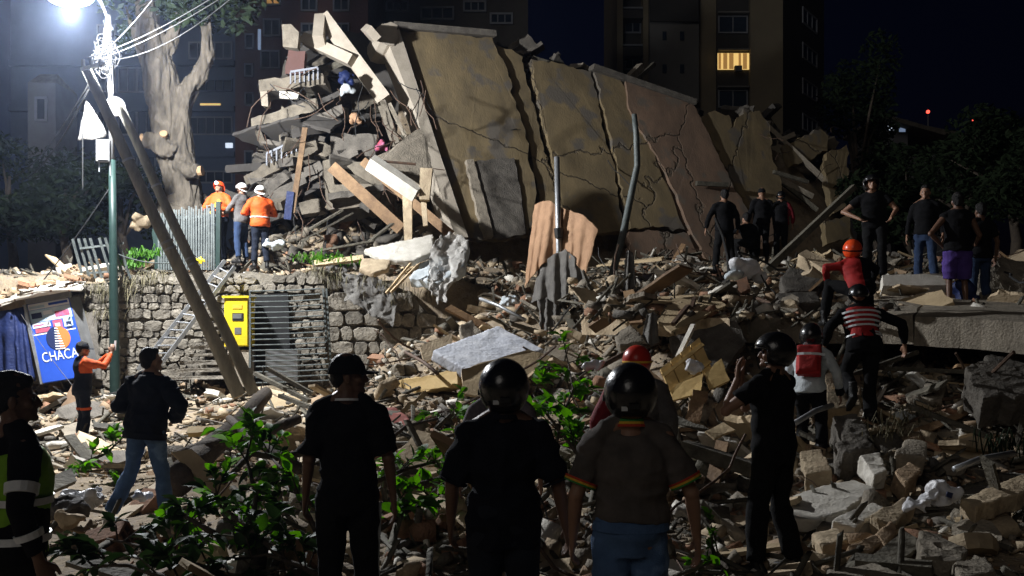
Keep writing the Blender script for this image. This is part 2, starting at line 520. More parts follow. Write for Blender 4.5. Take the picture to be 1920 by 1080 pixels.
def fuse(mb, name, mats, voxel, parent=None, smooth_it=4, wrinkle=0.0, wscale=(9, 9, 9), wrinkle2=0.0, wscale2=(1, 1, 1), local=True, seed=0.0, loc=None, pick=None):
    """voxel-joins everything in mb into one continuous surface, then smooths and wrinkles it"""
    me0 = bpy.data.meshes.new('tmp')
    o0 = org(parent) if (parent and not local) else Vector((0, 0, 0))
    if loc is not None:
        o0 = Vector(loc)
    me0.from_pydata([(x - o0.x, y - o0.y, z - o0.z) for x, y, z in mb.v], [], mb.f)
    me0.update()
    bm = bmesh.new()
    bm.from_mesh(me0)
    bmesh.ops.recalc_face_normals(bm, faces=bm.faces)
    bm.to_mesh(me0)
    bm.free()
    t = bpy.data.objects.new('tmp', me0)
    COL.objects.link(t)
    r = t.modifiers.new('r', 'REMESH')
    r.mode = 'VOXEL'
    r.voxel_size = voxel
    r.use_smooth_shade = True
    if smooth_it:
        sm = t.modifiers.new('s', 'SMOOTH')
        sm.factor = .5
        sm.iterations = smooth_it
    dg = bpy.context.evaluated_depsgraph_get()
    me = bpy.data.meshes.new_from_object(t.evaluated_get(dg))
    bpy.data.objects.remove(t)
    bpy.data.meshes.remove(me0)
    me.name = name
    n = len(me.vertices)
    co = np.empty(n * 3)
    me.vertices.foreach_get('co', co)
    co = co.reshape(-1, 3)
    if wrinkle:
        no = np.empty(n * 3)
        me.vertex_normals.foreach_get('vector', no)
        no = no.reshape(-1, 3)
        w = np.abs(fbm(co * np.array(wscale) + seed, 2))
        co = co + no * ((0.35 - w) * wrinkle)[:, None]
        if wrinkle2:
            co = co + no * ((0.35 - np.abs(fbm(co * np.array(wscale2), 3))) * wrinkle2)[:, None]
        me.vertices.foreach_set('co', co.reshape(-1))
    me.materials.clear()
    mats = mats if isinstance(mats, (list, tuple)) else [mats]
    for m in mats:
        me.materials.append(m)
    if pick is not None:
        k = len(me.polygons)
        ce = np.empty(k * 3)
        me.polygons.foreach_get('center', ce)
        me.polygons.foreach_set('material_index', pick(ce.reshape(-1, 3)).astype(np.int32))
    me.update()
    return link(name, me, parent, None, loc)


def copy_tree(o, parent=None):
    c = o.copy()
    COL.objects.link(c)
    if parent:
        c.parent = parent
    for ch in list(o.children):
        copy_tree(ch, c)
    return c

# ------------------------------------------------------------------ ground
def sstep(a, b, x):
    t = np.clip((np.asarray(x, float) - a) / (b - a), 0, 1)
    return t * t * (3 - 2 * t)


SL, LEAN = .5, .42        # the wrecked facade recedes to the right and leans back


def FP(px, py, off=0.0):
    a, b = (px - 960) / F, (HY - py) / F
    y = (23.3 - LEAN * (3.8 - CZ) + SL * 2) / (1 - LEAN * b - SL * a)
    n = Vector((SL, -1, LEAN)).normalized()
    return Vector((a * y, y, CZ + b * y)) + n * off


_tp = [FP(*q) for q in ((722, 420), (748, 56), (990, 105), (1180, 150), (1300, 200), (1440, 228), (1590, 262), (1625, 440))]
TOPX, TOPZ = [p.x for p in _tp], [p.z for p in _tp]


def H0(x, y):
    x, y = np.asarray(x, float), np.asarray(y, float)
    zl = np.interp(y, [0, 15.6, 20, 20.25, 20.6, 23, 26, 60], [0, 0, .82, .9, 3.15, 3.3, 3.4, 3.6])
    zc = np.interp(y, [0, 5, 7, 9, 11, 13, 15, 17, 19, 21, 23, 40], [0, 0, .22, .45, .7, .92, 1.25, 1.6, 2.2, 2.95, 3.5, 3.6])
    zr = np.interp(y, [0, 7, 9, 10, 11, 12, 13, 14, 15, 17, 20, 23, 40], [0, 0, .18, .28, .45, .8, 1.15, 1.5, 1.75, 2.35, 3.05, 3.6, 3.6])
    xb = np.interp(y, [0, 12, 17, 20, 22], [-1.6, -2.6, -2.6, -0.9, -0.9])
    wl = sstep(-.7, .7, x - xb)
    z = zl * (1 - wl) + zc * wl
    wr = sstep(1.2, 2.6, x)
    z = z * (1 - wr) + zr * wr
    top = np.interp(x, TOPX, TOPZ) - .45
    ys = y - 24.1 - SL * (x + 2)
    zb = np.minimum(3.6 + ys / .42, top)
    zb = np.where(ys > 5, zb - (ys - 5) * 1.2, zb)
    zb = np.where((x > TOPX[0]) & (x < TOPX[-1]), zb, 0)
    m = 3.6 * np.exp(-(((x + 4.7) / 1.7) ** 2 + ((y - 25.8) / 2.0) ** 2))
    z = np.maximum(z + m, zb)
    far = sstep(45, 120, y) * 3.0
    return z + far


def H(x, y):
    x, y = np.asarray(x, float), np.asarray(y, float)
    P = np.stack([x * .9, y * .9, np.zeros_like(x)], -1)
    a = np.interp(y, [0, 8, 14, 30], [.03, .07, .12, .2]) * np.where(x < -3, .6, 1)
    return H0(x, y) + fbm(P, 2) * a


def hz(x, y):
    return float(H(np.array([x]), np.array([y]))[0])


def ground():
    xs = np.unique(np.concatenate([np.linspace(-400, -14, 24), np.arange(-14, 14.01, .11), np.linspace(14, 400, 24)]))
    ys = np.unique(np.concatenate([np.linspace(-60, 2, 16), np.arange(2, 31, .11), np.linspace(31, 60, 16), np.linspace(60, 700, 18)]))
    X, Y = np.meshgrid(xs, ys)
    near = (np.abs(X) < 14) & (Y < 31) & (Y > 2)
    Z = H(X, Y) + np.where(near, vnoise(np.stack([X * 5, Y * 5, X * 0], -1)) * .018, 0)
    nx, ny = len(xs), len(ys)
    v = np.stack([X, Y, Z], -1).reshape(-1, 3)
    i = np.arange(nx * ny).reshape(ny, nx)
    f = np.stack([i[:-1, :-1], i[:-1, 1:], i[1:, 1:], i[1:, :-1]], -1).reshape(-1, 4)
    me = bpy.data.meshes.new('ground')
    me.from_pydata(v.tolist(), [], f.tolist())
    me.materials.append(M['dirt'])
    me.polygons.foreach_set('use_smooth', [True] * len(me.polygons))
    o = link('ground', me)
    tag(o, 'dusty beige earth ground under the rubble', 'ground', kind='structure')


ground()


# ------------------------------------------------------------------ far buildings
def window(parent, c, w, h, n, u, glass='glass', frame='frame', mull=1, depth=.12, ft=.09):
    """a framed window proud of a facade: c centre, n outward normal, u horizontal direction"""
    c, n, u = Vector(c), Vector(n).normalized(), Vector(u).normalized()
    R = Matrix((u, n, Vector((0, 0, 1)))).transposed()
    b = MB()
    for s in (-1, 1):
        b.box(c + u * s * (w / 2) + n * .03, (ft, depth, h + ft), R)
        b.box(c + Vector((0, 0, s * h / 2)) + n * .03, (w - ft, depth - .01, ft), R)
    for k in range(mull):
        b.box(c + u * (w * ((k + 1) / (mull + 1) - .5)) + n * .025, (ft * .7, depth - .03, h - ft), R)
    fr = b.build('window', M[frame], parent)
    g = MB().box(c + n * .012, (w - ft, .02, h - ft), R)
    g.build('pane', M[glass], fr)
    return fr


def far_left():
    # tall pale blue-grey block behind the tree
    d = 62
    x0, x1 = W(20, 0, d).x, W(441, 0, d).x
    t = thing('apartment_building', ((x0 + x1) / 2, d, 3.6), 'blue-grey apartment tower behind the forked tree', 'building')
    MB().box(((x0 + x1) / 2, d + 6, 22), (x1 - x0, 12, 46)).build('wall', M['bluebuild'], t)
    n, u = (0, -1, 0), (1, 0, 0)
    for py, h in ((95, 38), (160, 26), (236, 40), (332, 26)):
        for px, w in ((395, 80),):
            p = W(px, py, d)
            window(t, (p.x, d, p.z), w * d / F, h * d / F * .8, n, u, mull=4, frame='bluebuild' if py == 160 else 'frame')
    for px, py, w, h, m_ in ((395, 197, 38, 5, 'warmlit'), (430, 273, 13, 9, 'coldlit'), (270, 305, 14, 24, 'frame')):
        p = W(px, py, d)
        MB().box((p.x, d - .05, p.z), (w * d / F, .1, h * d / F)).build('lit_pane', M[m_], t)
    for py in (120, 205, 290, 365):
        z = W(0, py, d).z
        MB().box(((x0 + x1) / 2, d - .15, z), (x1 - x0, .3, .35)).build('ledge', M['bluebuild'], t)
    for px in (200, 240, 275):
        for py in (70, 150, 230, 310):
            p = W(px, py, d)
            window(t, (p.x, d, p.z), 1.1, 1.5, n, u, mull=1)
    # lower house with a pitched end, far left
    d = 40
    a, b_ = W(52, 155, d), W(104, 300, d)
    t2 = thing('gatehouse', ((a.x + b_.x) / 2, d, 3.5), 'narrow grey tower house at far left beyond the wires', 'building')
    MB().box(((a.x + b_.x) / 2, d + 1, (a.z + 3) / 2), (b_.x - a.x, 2, a.z - 3)).build('wall', M['housewall'], t2)
    MB().add([(a.x, d, a.z), (b_.x, d, a.z), (b_.x, d + 2, a.z), (a.x, d + 2, a.z), (a.x + .2, d + .6, a.z + .5), (b_.x - .2, d + .6, a.z + .5)],
             [(0, 1, 5, 4), (2, 3, 4, 5), (1, 2, 5), (3, 0, 4), (3, 2, 1, 0)]).build('roof', M['darkconc'], t2)
    p = W(78, 205, d)
    window(t2, (p.x, d, p.z), .4, .9, (0, -1, 0), (1, 0, 0), mull=0)
    # brown building
    d = 44
    x0, x1 = W(441, 0, d).x, W(690, 0, d).x
    t = thing('apartment_building', ((x0 + x1) / 2, d, 3.6), 'red-brown brick apartment building behind the broken balconies', 'building')
    MB().box(((x0 + x1) / 2, d + 5, 16), (x1 - x0, 10, 30)).build('wall', M['brownbuild'], t)
    for px, py, w, h, g in ((468, 78, 14, 26, 'glass'), (510, 52, 30, 30, 'glass'), (467, 132, 14, 22, 'glass'), (507, 112, 34, 32, 'glass'),
                            (468, 186, 14, 22, 'glass'), (467, 297, 14, 26, 'glass'), (520, 275, 44, 26, 'glass'),
                            (512, 2, 26, 14, 'warmdim'), (580, 60, 28, 30, 'glass'), (640, 60, 28, 30, 'glass'), (580, 5, 28, 30, 'glass'), (640, 5, 28, 30, 'glass')):
        p = W(px, py, d)
        window(t, (p.x, d, p.z), w * d / F, h * d / F, n, u, glass=g, mull=1 if w > 20 else 0, ft=.07)
    p = W(487, 75, d)
    MB().box((p.x, d - .06, p.z), (.12, .1, .9)).build('lit_pane', M['colddim'], t)
    # dark building behind the facade top
    d = 50
    x0, x1 = W(690, 0, d).x, W(990, 0, d).x
    t = thing('apartment_building', ((x0 + x1) / 2, d, 3.6), 'unlit dark building rising behind the top of the ochre facade', 'building')
    MB().box(((x0 + x1) / 2, d + 5, 17), (x1 - x0, 10, 32)).build('wall', M['darkbuild'], t)
    for px, py, w, h in ((820, 25, 60, 22), (890, 12, 40, 18), (745, 12, 40, 18), (940, 35, 40, 18)):
        p = W(px, py, d)
        window(t, (p.x, d, p.z), w * d / F, h * d / F, n, u, mull=2)


far_left()


def tower():
    d = 70
    X = lambda px: W(px, 0, d).x
    Z = lambda py: W(0, py, d).z
    t = thing('apartment_tower', (X(1320), d, 5), 'tall dark apartment tower with one warm lit window', 'building')

    def blk(name, p0, p1, y0, y1, m, z1=42):
        MB().box(((X(p0) + X(p1)) / 2, (y0 + y1) / 2, (z1 + 3) / 2), (X(p1) - X(p0), y1 - y0, z1 - 3)).build(name, M[m], t)
    blk('wall', 1157, 1168, d, d + 10, 'towerolive')
    blk('wall', 1206, 1216, d, d + 10, 'towerolive')
    blk('wall', 1168, 1206, d + 1.2, d + 10, 'towerdark')
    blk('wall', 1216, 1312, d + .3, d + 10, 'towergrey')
    blk('wall', 1312, 1347, d + .8, d + 10, 'towerolive')
    blk('wall', 1347, 1407, d + .5, d + 10, 'towerdark')
    blk('wall', 1407, 1468, d, d + 10, 'towerolive')
    n, u = (0, -1, 0), (1, 0, 0)
    S = 70
    for k in range(-3, 5):
        z = Z(42 + S * k)
        window(t, (X(1377), d + .5, z), 2.0, 1.15, n, u, mull=1, glass='glass') if k != 1 else None
        if k == 1:
            zc = Z(112)
            w = X(1407) - X(1348)
            f_ = MB()
            f_.box((X(1377.5), d + .42, zc), (w, .1, 1.15))
            f_ = f_.build('lit_pane', M['warmlit'], t)
            for q, (a, b_) in enumerate(((.02, .10), (.17, .30), (.36, .5), (.66, .74), (.8, .93))):
                c = MB()
                xs = [X(1348) + w * (a + (b_ - a) * i / 6) for i in range(7)]
                vs = [(x, d + .36 - (.02 if i % 2 else 0), zc - .56) for i, x in enumerate(xs)] + [(x, d + .36 - (.02 if i % 2 else 0), zc + .56) for i, x in enumerate(xs)]
                c.add(vs, [(i, i + 1, i + 8, i + 7) for i in range(6)])
                c.build('curtain', M['warmdim'], t)
            MB().box((X(1385), d + .2, Z(128)), (.5, .4, .4)).build('air_conditioner', M['greybox'], t)
        MB().box((X(1377), d + .3, z + .78), (2.2, .4, .1)).build('lintel', M['towergrey'], t)
        window(t, (X(1190), d + 1.2, z + .2), 1.1, 1.1, n, u, mull=1, ft=.12)
        MB().box((X(1187), d + .7, Z(82 + S * k)), (X(1206) - X(1168), .9, .12)).build('balcony_rail', M['frame'], t)
        MB().box((X(1187), d + .55, Z(96 + S * k)), (X(1206) - X(1168), 1.1, .6)).build('balcony_front', M['towerdark'], t)
        for px in (1247, 1280):
            MB().box((X(px), d + .28, Z(65 + 62 * k)), (.28, .1, .6)).build('window', M['glass'], t)
    MB().box((X(1253), d + .26, Z(10)), (.22, .1, .7)).build('lit_pane', M['coldlit'], t)
    MB().box((X(1265), d + .2, Z(14)), (3.4, .2, 1.9)).build('dark_panel', M['towerdark'], t)
    # receding side wing
    a, b_ = Vector((X(1468), d, 0)), Vector((X(1545) * 78 / 70, 78, 0))
    nn = Vector((b_.y - a.y, -(b_.x - a.x), 0)).normalized()
    if nn.y > 0:
        nn = -nn
    c = (a + b_) / 2
    L = (b_ - a).length
    ud = (b_ - a).normalized()
    R = Matrix((ud, -nn, Vector((0, 0, 1)))).transposed()
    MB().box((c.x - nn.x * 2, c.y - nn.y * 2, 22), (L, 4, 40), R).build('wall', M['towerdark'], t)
    for k in range(-3, 4):
        for f_ in (.62,):
            q = a.lerp(b_, f_)
            window(t, (q.x, q.y, Z(66 + S * k)), L * .35, 1.1, nn, ud, mull=2, ft=.1)


tower()


def hill_house():
    d = 62
    p = W(1730, 270, d)
    t = thing('hillside_house', (p.x, d, 4), 'low hillside house with two cold lit windows and sloping roof', 'building')
    a, b_ = W(1655, 290, d), W(1805, 330, d)
    MB().box(((a.x + b_.x) / 2, d + 3, (a.z + 4) / 2), (b_.x - a.x, 6, a.z - 4)).build('wall', M['housewall'], t)
    q0, q1 = W(1655, 224, d), W(1702, 252, d)
    MB().box(((q0.x + q1.x) / 2, d + 3, (q0.z + a.z) / 2), (q1.x - q0.x, 6, q0.z - a.z)).build('wall', M['housewall'], t)
    r = MB()
    r.beam(W(1640, 222, d) + Vector((0, 2.5, 0)), W(1760, 256, d) + Vector((0, 2.5, 0)), 7, .25)
    r.beam(W(1700, 238, d) + Vector((0, 2.5, .05)), W(1860, 268, d) + Vector((0, 2.5, 0)), 6, .25)
    r.build('roof', M['darkconc'], t)
    for px, py, w, g in ((1669, 240, 15, 'coldlit'), (1691, 243, 15, 'colddim')):
        c = W(px, py, d)
        window(t, (c.x, d, c.z), w * d / F, 12 * d / F, (0, -1, 0), (1, 0, 0), glass=g, mull=0, ft=.08)
    c = W(1677, 208, d)
    MB().box((c.x, d + 2, c.z), (.35, .35, .9)).build('chimney', M['housewall'], t)
    # masts with red lamps, far on the hill
    for px, py, lb in ((1740, 212, 'thin far mast with brighter red warning lamp'), (1825, 227, 'thin far mast with fainter red lamp further right')):
        d2 = 120
        c = W(px, py, d2)
        m = thing('lattice_mast', (c.x, d2, 6), lb, 'mast', 'red-lamped masts on the far hill')
        MB().tube([(c.x, d2, 6), (c.x, d2, c.z)], [.18, .08], 6).build('pole', M['steel'], m)
        MB().ball((c.x, d2, c.z + .15), .22 if px == 1740 else .15, 10, 6).build('lamp', M['redlamp'], m)
    # small distant lit shop fittings among the trees
    for px, py, w, h, lb in ((1691, 373, 9, 22, 'cold lit doorway far behind the standing men'), (1688, 410, 7, 7, 'small square cold light below the lit doorway')):
        d2 = 40
        c = W(px, py, d2)
        m = thing('lit_doorway', (c.x, d2, 3.6), lb, 'doorway')
        MB().box((c.x, d2, c.z), (w * d2 / F, .08, h * d2 / F)).build('pane', M['coldlit' if h < 10 else 'colddim'], m)
        MB().box((c.x, d2 + .25, (c.z + 4.5) / 2 + .2), (w * d2 / F + .3, .3, c.z - 3)).build('frame', M['darkbuild'], m)


hill_house()


# ------------------------------------------------------------------ trees
def leafmass(mb, c, r, n, size, rng):
    vs, fs = [], []
    for _ in range(n):
        while True:
            p = Vector((rng.uniform(-1, 1), rng.uniform(-1, 1), rng.uniform(-1, 1)))
            if .12 < p.length < 1:
                break
        q = Vector(c) + Vector((p.x * r[0], p.y * r[1], p.z * r[2]))
        s = size * rng.uniform(.5, 1.3)
        R = Euler((rng.uniform(-.9, .9), rng.uniform(-.9, .9), rng.uniform(0, 6.3))).to_matrix()
        b = len(vs)
        vs += [q + R @ Vector(k) for k in ((-s, 0, 0), (0, -.42 * s, .08 * s), (s, 0, 0), (0, .42 * s, .08 * s))]
        fs += [(b, b + 1, b + 2), (b, b + 2, b + 3)]
    mb.add(vs, fs)


def tree(x, y, z, h, r, n, label, size=.13, cl=9, group='dark trees around the site', seed=1, tr=.18):
    rng = random.Random(seed)
    t = thing('tree', (x, y, z), label, 'tree', group)
    tb = MB()
    top = Vector((x + rng.uniform(-.4, .4), y, z + h * .75))
    tb.tube([(x, y, z - .3), (x + .1, y, z + h * .25), (x - .08, y, z + h * .5), top], [tr, tr * .8, tr * .55, tr * .2], 9)
    cb = MB()
    for i in range(cl):
        a = rng.uniform(0, 6.28)
        rr = r * rng.uniform(.25, .8)
        cz = z + h * rng.uniform(.42, .95)
        c = Vector((x + math.cos(a) * rr, y + math.sin(a) * rr, cz))
        tb.tube([(x, y, z + h * rng.uniform(.3, .5)), (Vector((x, y, z + h * .5)) + c) / 2 + Vector((0, 0, .1)), c], [tr * .4, tr * .25, tr * .08], 6)
        leafmass(cb, c, (r * .5, r * .5, h * .14), 2 * n // cl, size, rng)
    tb.build('trunk', M['darkbark'], t, smooth=True)
    cb.build('crown', M['darkleaf'], t)
    return t


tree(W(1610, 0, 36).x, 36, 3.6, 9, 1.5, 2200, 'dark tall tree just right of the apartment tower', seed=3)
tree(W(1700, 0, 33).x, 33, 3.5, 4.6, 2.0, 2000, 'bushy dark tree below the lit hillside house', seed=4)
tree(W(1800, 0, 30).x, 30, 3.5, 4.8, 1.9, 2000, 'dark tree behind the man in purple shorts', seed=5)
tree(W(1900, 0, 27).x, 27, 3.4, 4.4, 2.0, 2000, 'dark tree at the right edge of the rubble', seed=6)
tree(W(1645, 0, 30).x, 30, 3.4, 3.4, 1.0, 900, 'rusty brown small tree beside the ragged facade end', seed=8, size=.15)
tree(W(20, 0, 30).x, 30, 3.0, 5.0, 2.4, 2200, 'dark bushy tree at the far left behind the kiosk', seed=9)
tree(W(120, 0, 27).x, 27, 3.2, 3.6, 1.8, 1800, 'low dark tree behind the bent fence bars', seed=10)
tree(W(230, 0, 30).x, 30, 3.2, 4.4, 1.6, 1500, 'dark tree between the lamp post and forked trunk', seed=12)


def forked_tree():
    d = 22.3
    base = W(345, 395, d)
    t = thing('forked_tree', (base.x, d, 3.1), 'thick grey forked tree with sawn limb stumps behind the fence', 'tree')
    P = lambda px, py, o=0: W(px, py, d) + Vector((0, o, 0))
    k = d / F
    b = MB()
    b.tube([P(348, 410), P(348, 380), P(342, 345), P(330, 310), P(318, 270), P(312, 220), P(303, 160), P(290, 100), P(278, 40), P(272, -25), P(262, -90)],
           [50 * k, 36 * k, 30 * k, 27 * k, 27 * k, 29 * k, 31 * k, 28 * k, 22 * k, 17 * k, 11 * k], 14)
    b.tube([P(352, 400, -.1), P(352, 360, -.12), P(350, 330, -.12), P(345, 290, -.08), P(340, 240, -.05), P(338, 200), P(352, 170), P(374, 140), P(388, 105), P(386, 60), P(380, 10), P(388, -50)],
           [32 * k, 27 * k, 23 * k, 20 * k, 19 * k, 20 * k, 18 * k, 15 * k, 13 * k, 11 * k, 9 * k, 6 * k], 12)
    b.tube([P(330, 290, -.2), P(300, 272, -.35), P(282, 268, -.4)], [22 * k, 15 * k, 12 * k], 10)
    b.tube([P(340, 312, -.25), P(365, 328, -.4), P(384, 328, -.45)], [12 * k, 13 * k, 13 * k], 10)
    b.tube([P(310, 100), P(335, 40), P(360, -20)], [14 * k, 9 * k, 5 * k], 8)
    b.tube([P(285, 120), P(255, 70), P(235, 10)], [12 * k, 8 * k, 5 * k], 8)
    for i in range(8):
        a = rnd.uniform(0, 6.28)
        b.tube([P(348, 375) + Vector((math.cos(a) * .25, math.sin(a) * .25, 0)), P(348, 408) + Vector((math.cos(a) * .75, math.sin(a) * .6, -.05))], [.22, .1], 8)
    fuse(b, 'trunk', M['bark'], .026, t, 2, .10, (3.6, 3.6, 1.0), wrinkle2=.06, wscale2=(11, 11, 2.2), local=False)
    for a, q, r in ((P(283, 268, -.41), P(276, 266, -.43), 9), (P(384, 328, -.46), P(392, 327, -.47), 9.5), (P(318, 262, -.36), P(320, 258, -.46), 7)):
        MB().tube([a, q], r * k, 12).build('cut_face', M['cutwood'], t)
    cb = MB()
    rng = random.Random(21)
    for px, py, r in ((262, -20, 1.3), (330, -30, 1.2), (390, -30, 1.2), (360, 40, .5), (420, 20, .7), (240, 60, .6), (300, -70, 1.5), (440, -40, 1.2)):
        leafmass(cb, P(px, py, rng.uniform(-.6, .6)), (r, r, r * .6), int(260 * r), .14, rng)
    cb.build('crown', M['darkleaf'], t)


forked_tree()


# ------------------------------------------------------------------ the collapsed building
BLD = thing('collapsed_apartment_building', (1.5, 24, 3.6), 'collapsed apartment building with cracked leaning ochre walls and broken balconies', 'building')


def fpanel(pts, t=.22, m='facade', off=0.0, name='wall_panel', jit=.05, seg=.15, label=None):
    b = MB()
    cx = sum(q[0] for q in pts) / len(pts)
    g = 2.5 if name == 'wall_panel' else 0
    b.slab([FP(px + g * (1 if px > cx else -1), py, off) for px, py in pts], t, jit, seg, toward=(0, 0, 6))
    return b.build(name, M[m], BLD, label=label)


fpanel([(742, 54), (800, 60), (920, 70), (932, 100), (950, 132), (958, 180), (975, 225), (988, 268), (992, 318), (1003, 352), (1000, 400), (988, 442), (930, 446), (872, 450), (848, 380), (796, 220), (762, 112)], label='large smooth ochre wall panel beside the cream column')
fpanel([(929, 74), (985, 100), (992, 145), (1003, 192), (1018, 262), (1032, 310), (1042, 345), (1052, 432), (1012, 440), (1014, 360), (1002, 322), (996, 266), (984, 224), (966, 178), (960, 132), (944, 100)], off=-.12, m='facade')
fpanel([(1000, 108), (1050, 116), (1108, 132), (1113, 160), (1126, 205), (1133, 255), (1148, 300), (1160, 372), (1168, 432), (1120, 436), (1078, 432), (1056, 380), (1044, 322), (1034, 268), (1018, 200), (1006, 150)], off=-.05)
fpanel([(1116, 134), (1165, 150), (1180, 180), (1200, 240), (1245, 340), (1282, 430), (1232, 426), (1180, 428), (1172, 372), (1160, 305), (1146, 252), (1136, 205), (1124, 160)], off=0.0)
fpanel([(1180, 436), (1232, 432), (1286, 440), (1310, 486), (1240, 492), (1185, 486)], off=.03, m='pinkfacade')
fpanel([(1172, 153), (1235, 172), (1292, 196), (1310, 225), (1338, 285), (1368, 345), (1398, 400), (1390, 488), (1322, 492), (1288, 415), (1250, 325), (1212, 262), (1180, 205)], off=.07, m='pinkfacade', t=.25, label='pinkish wall panel standing proud of the others')
fpanel([(1312, 218), (1345, 206), (1372, 215), (1376, 240), (1398, 202), (1425, 206), (1442, 232), (1446, 282), (1462, 330), (1466, 372), (1440, 380), (1408, 388), (1376, 330), (1344, 268)], off=-.05, jit=.07)
fpanel([(1410, 394), (1466, 378), (1470, 440), (1420, 470)], off=-.02, m='pinkfacade')
fpanel([(1482, 262), (1520, 248), (1548, 232), (1562, 246), (1560, 272), (1530, 290), (1498, 300)], off=-.3, jit=.07)
fpanel([(1562, 282), (1590, 268), (1592, 330), (1588, 384), (1570, 396), (1558, 340), (1550, 306)], off=-.1, jit=.07)
fpanel([(1540, 420), (1582, 410), (1584, 450), (1545, 462)], off=.2, jit=.05)
# door-like infill at the foot of the big panel
fpanel([(876, 306), (930, 300), (962, 298), (974, 360), (984, 440), (940, 448), (912, 446), (898, 390)], t=.14, off=.07, m='darkconc', name='infill_panel', jit=.03)
fpanel([(870, 304), (884, 303), (908, 392), (922, 447), (906, 448), (890, 392)], t=.2, off=.12, m='concrete', name='door_jamb', jit=.025)
# coping strips along the top
for a, b_ in (((735, 50), (925, 66)), ((1108, 128), (1300, 194))):
    MB().beam(FP(*a, .02), FP(*b_, .02), .34, .16).build('coping', M['darkconc'], BLD)
# cream edge column and its hooked head
col = MB()
wv = [FP(px, py, .16) for px, py in ((724, 86), (744, 60), (794, 213), (850, 383), (873, 450), (850, 452), (826, 383), (774, 213))]
col.slab(wv, .55, .006, .4, toward=(0, 0, 6))
col.build('edge_column', M['column'], BLD)
MB().slab([FP(px, py, .2) for px, py in ((702, 62), (712, 54), (728, 50), (740, 56), (742, 80), (734, 94), (722, 94), (708, 88), (702, 74))], .8, .012, .12, toward=(0, 0, 6)).build('column_head', M['column'], BLD)
for f_ in (.32, .58, .78):
    q = FP(735 + f_ * 122, 60 + f_ * 380, .2)
# leaning frame beams left of the facade
D1 = 24.6
for a, b_, w in (((606, 34), (722, 190), .36), ((572, 74), (662, 116), .26), ((602, 36), (598, 78), .26), ((690, 60), (700, 64), .2)):
    MB().beam(W(*a, D1), W(*b_, D1 - .5), w, .34, up=(0, -1, 0)).build('frame_beam', M['column'], BLD)
for a, b_, w in (((718, 190), (745, 270), .14), ((712, 200), (738, 275), .08), ((730, 195), (765, 265), .1)):
    MB().beam(W(*a, 24), W(*b_, 23.8), w, w, up=(0, -1, 0)).build('frame_beam', M['concrete'], BLD)
# broken balconies and floor slabs
for pts, m_, t in (
        ([(484, 150), (604, 138), (612, 158), (486, 172)], 'balcony', .9), ([(487, 172), (500, 171), (503, 200), (490, 198)], 'concrete', .3),
        ([(470, 222), (530, 204), (594, 184), (596, 204), (530, 226), (472, 240)], 'balcony', .9), ([(474, 240), (488, 236), (492, 252), (480, 254)], 'balcony', .3),
        ([(456, 330), (520, 296), (592, 262), (596, 280), (524, 318), (462, 346)], 'balcony', .8), ([(495, 372), (570, 326), (576, 342), (502, 390)], 'darkconc', .6),
        ([(528, 46), (545, 44), (560, 60), (558, 90), (530, 88)], 'concrete', .3), ([(560, 232), (640, 196), (644, 214), (566, 250)], 'darkconc', .8),
        ([(500, 352), (600, 300), (606, 316), (506, 370)], 'darkconc', .7), ([(620, 250), (706, 252), (704, 294), (622, 296)], 'darkconc', .5),
        ([(540, 94), (572, 96), (570, 136), (534, 138)], 'brownbuild', .3)):
    b = MB()
    b.slab([W(px, py, 23.6 - .3 * (py > 250)) for px, py in pts], t, .03, .18)
    b.build('balcony_slab', M[m_], BLD)
p = W(542, 179, 23.4)
MB().box(p, (.44, .06, .17), (0, .05, .1)).build('balcony_panel', M['white'], BLD)
# balcony railings
for a, b_ in (((545, 135), (596, 127)), ((500, 288), (556, 262))):
    r = MB()
    A, B = W(*a, 23.2), W(*b_, 23.2)
    r.beam(A, B, .05, .05)
    for k in range(7):
        q = A.lerp(B, k / 6)
        r.beam(q, q - Vector((0, 0, .28)), .03, .03)
    r.build('railing', M['frame'], BLD)
# standing dark walls inside the break
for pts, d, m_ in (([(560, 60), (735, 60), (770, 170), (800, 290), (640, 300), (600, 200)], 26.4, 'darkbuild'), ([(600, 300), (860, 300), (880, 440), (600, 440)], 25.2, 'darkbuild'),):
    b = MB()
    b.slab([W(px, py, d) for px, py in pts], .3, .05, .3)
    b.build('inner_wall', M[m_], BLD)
# textured broken slab and white beam ends in front of it
b = MB()
b.slab([W(px, py, dd) for px, py, dd in ((700, 298, 21.3), (742, 272, 21.7), (786, 240, 22.1), (802, 262, 22.1), (812, 330, 21.7), (776, 366, 21.2), (740, 332, 21.2))], .16, .03, .14)
b.build('broken_slab', M['concrete'], BLD)
MB().beam(W(694, 304, 20.9), W(782, 364, 20.9), .24, .3, up=(0, -.6, 1)).build('beam_end', M['white'], BLD)
for a, b_, w in (((800, 318), (796, 376), .26), ((794, 376), (798, 424), .12), ((764, 368), (766, 462), .2)):
    MB().beam(W(*a, 21.0), W(*b_, 20.9), w, w * .8, up=(0, -1, 0), w2=w * .8).build('column_stub', M['plaster'], BLD)
for pts, t in (([(604, 302), (622, 298), (628, 384), (612, 392)], .4), ([(610, 344), (700, 346), (704, 382), (616, 394)], .7), ([(640, 300), (690, 306), (740, 352), (720, 360), (664, 326)], .15), ([(560, 380), (600, 372), (606, 396), (566, 402)], .5)):
    b = MB()
    b.slab([W(px, py, 23.0) for px, py in pts], t, .025, .14)
    b.build('broken_slab', M['balcony'], BLD)
MB().tube([W(712, 302, 21.0), W(780, 308, 21.1)], .03, 6).build('pipe', M['rust'], BLD)
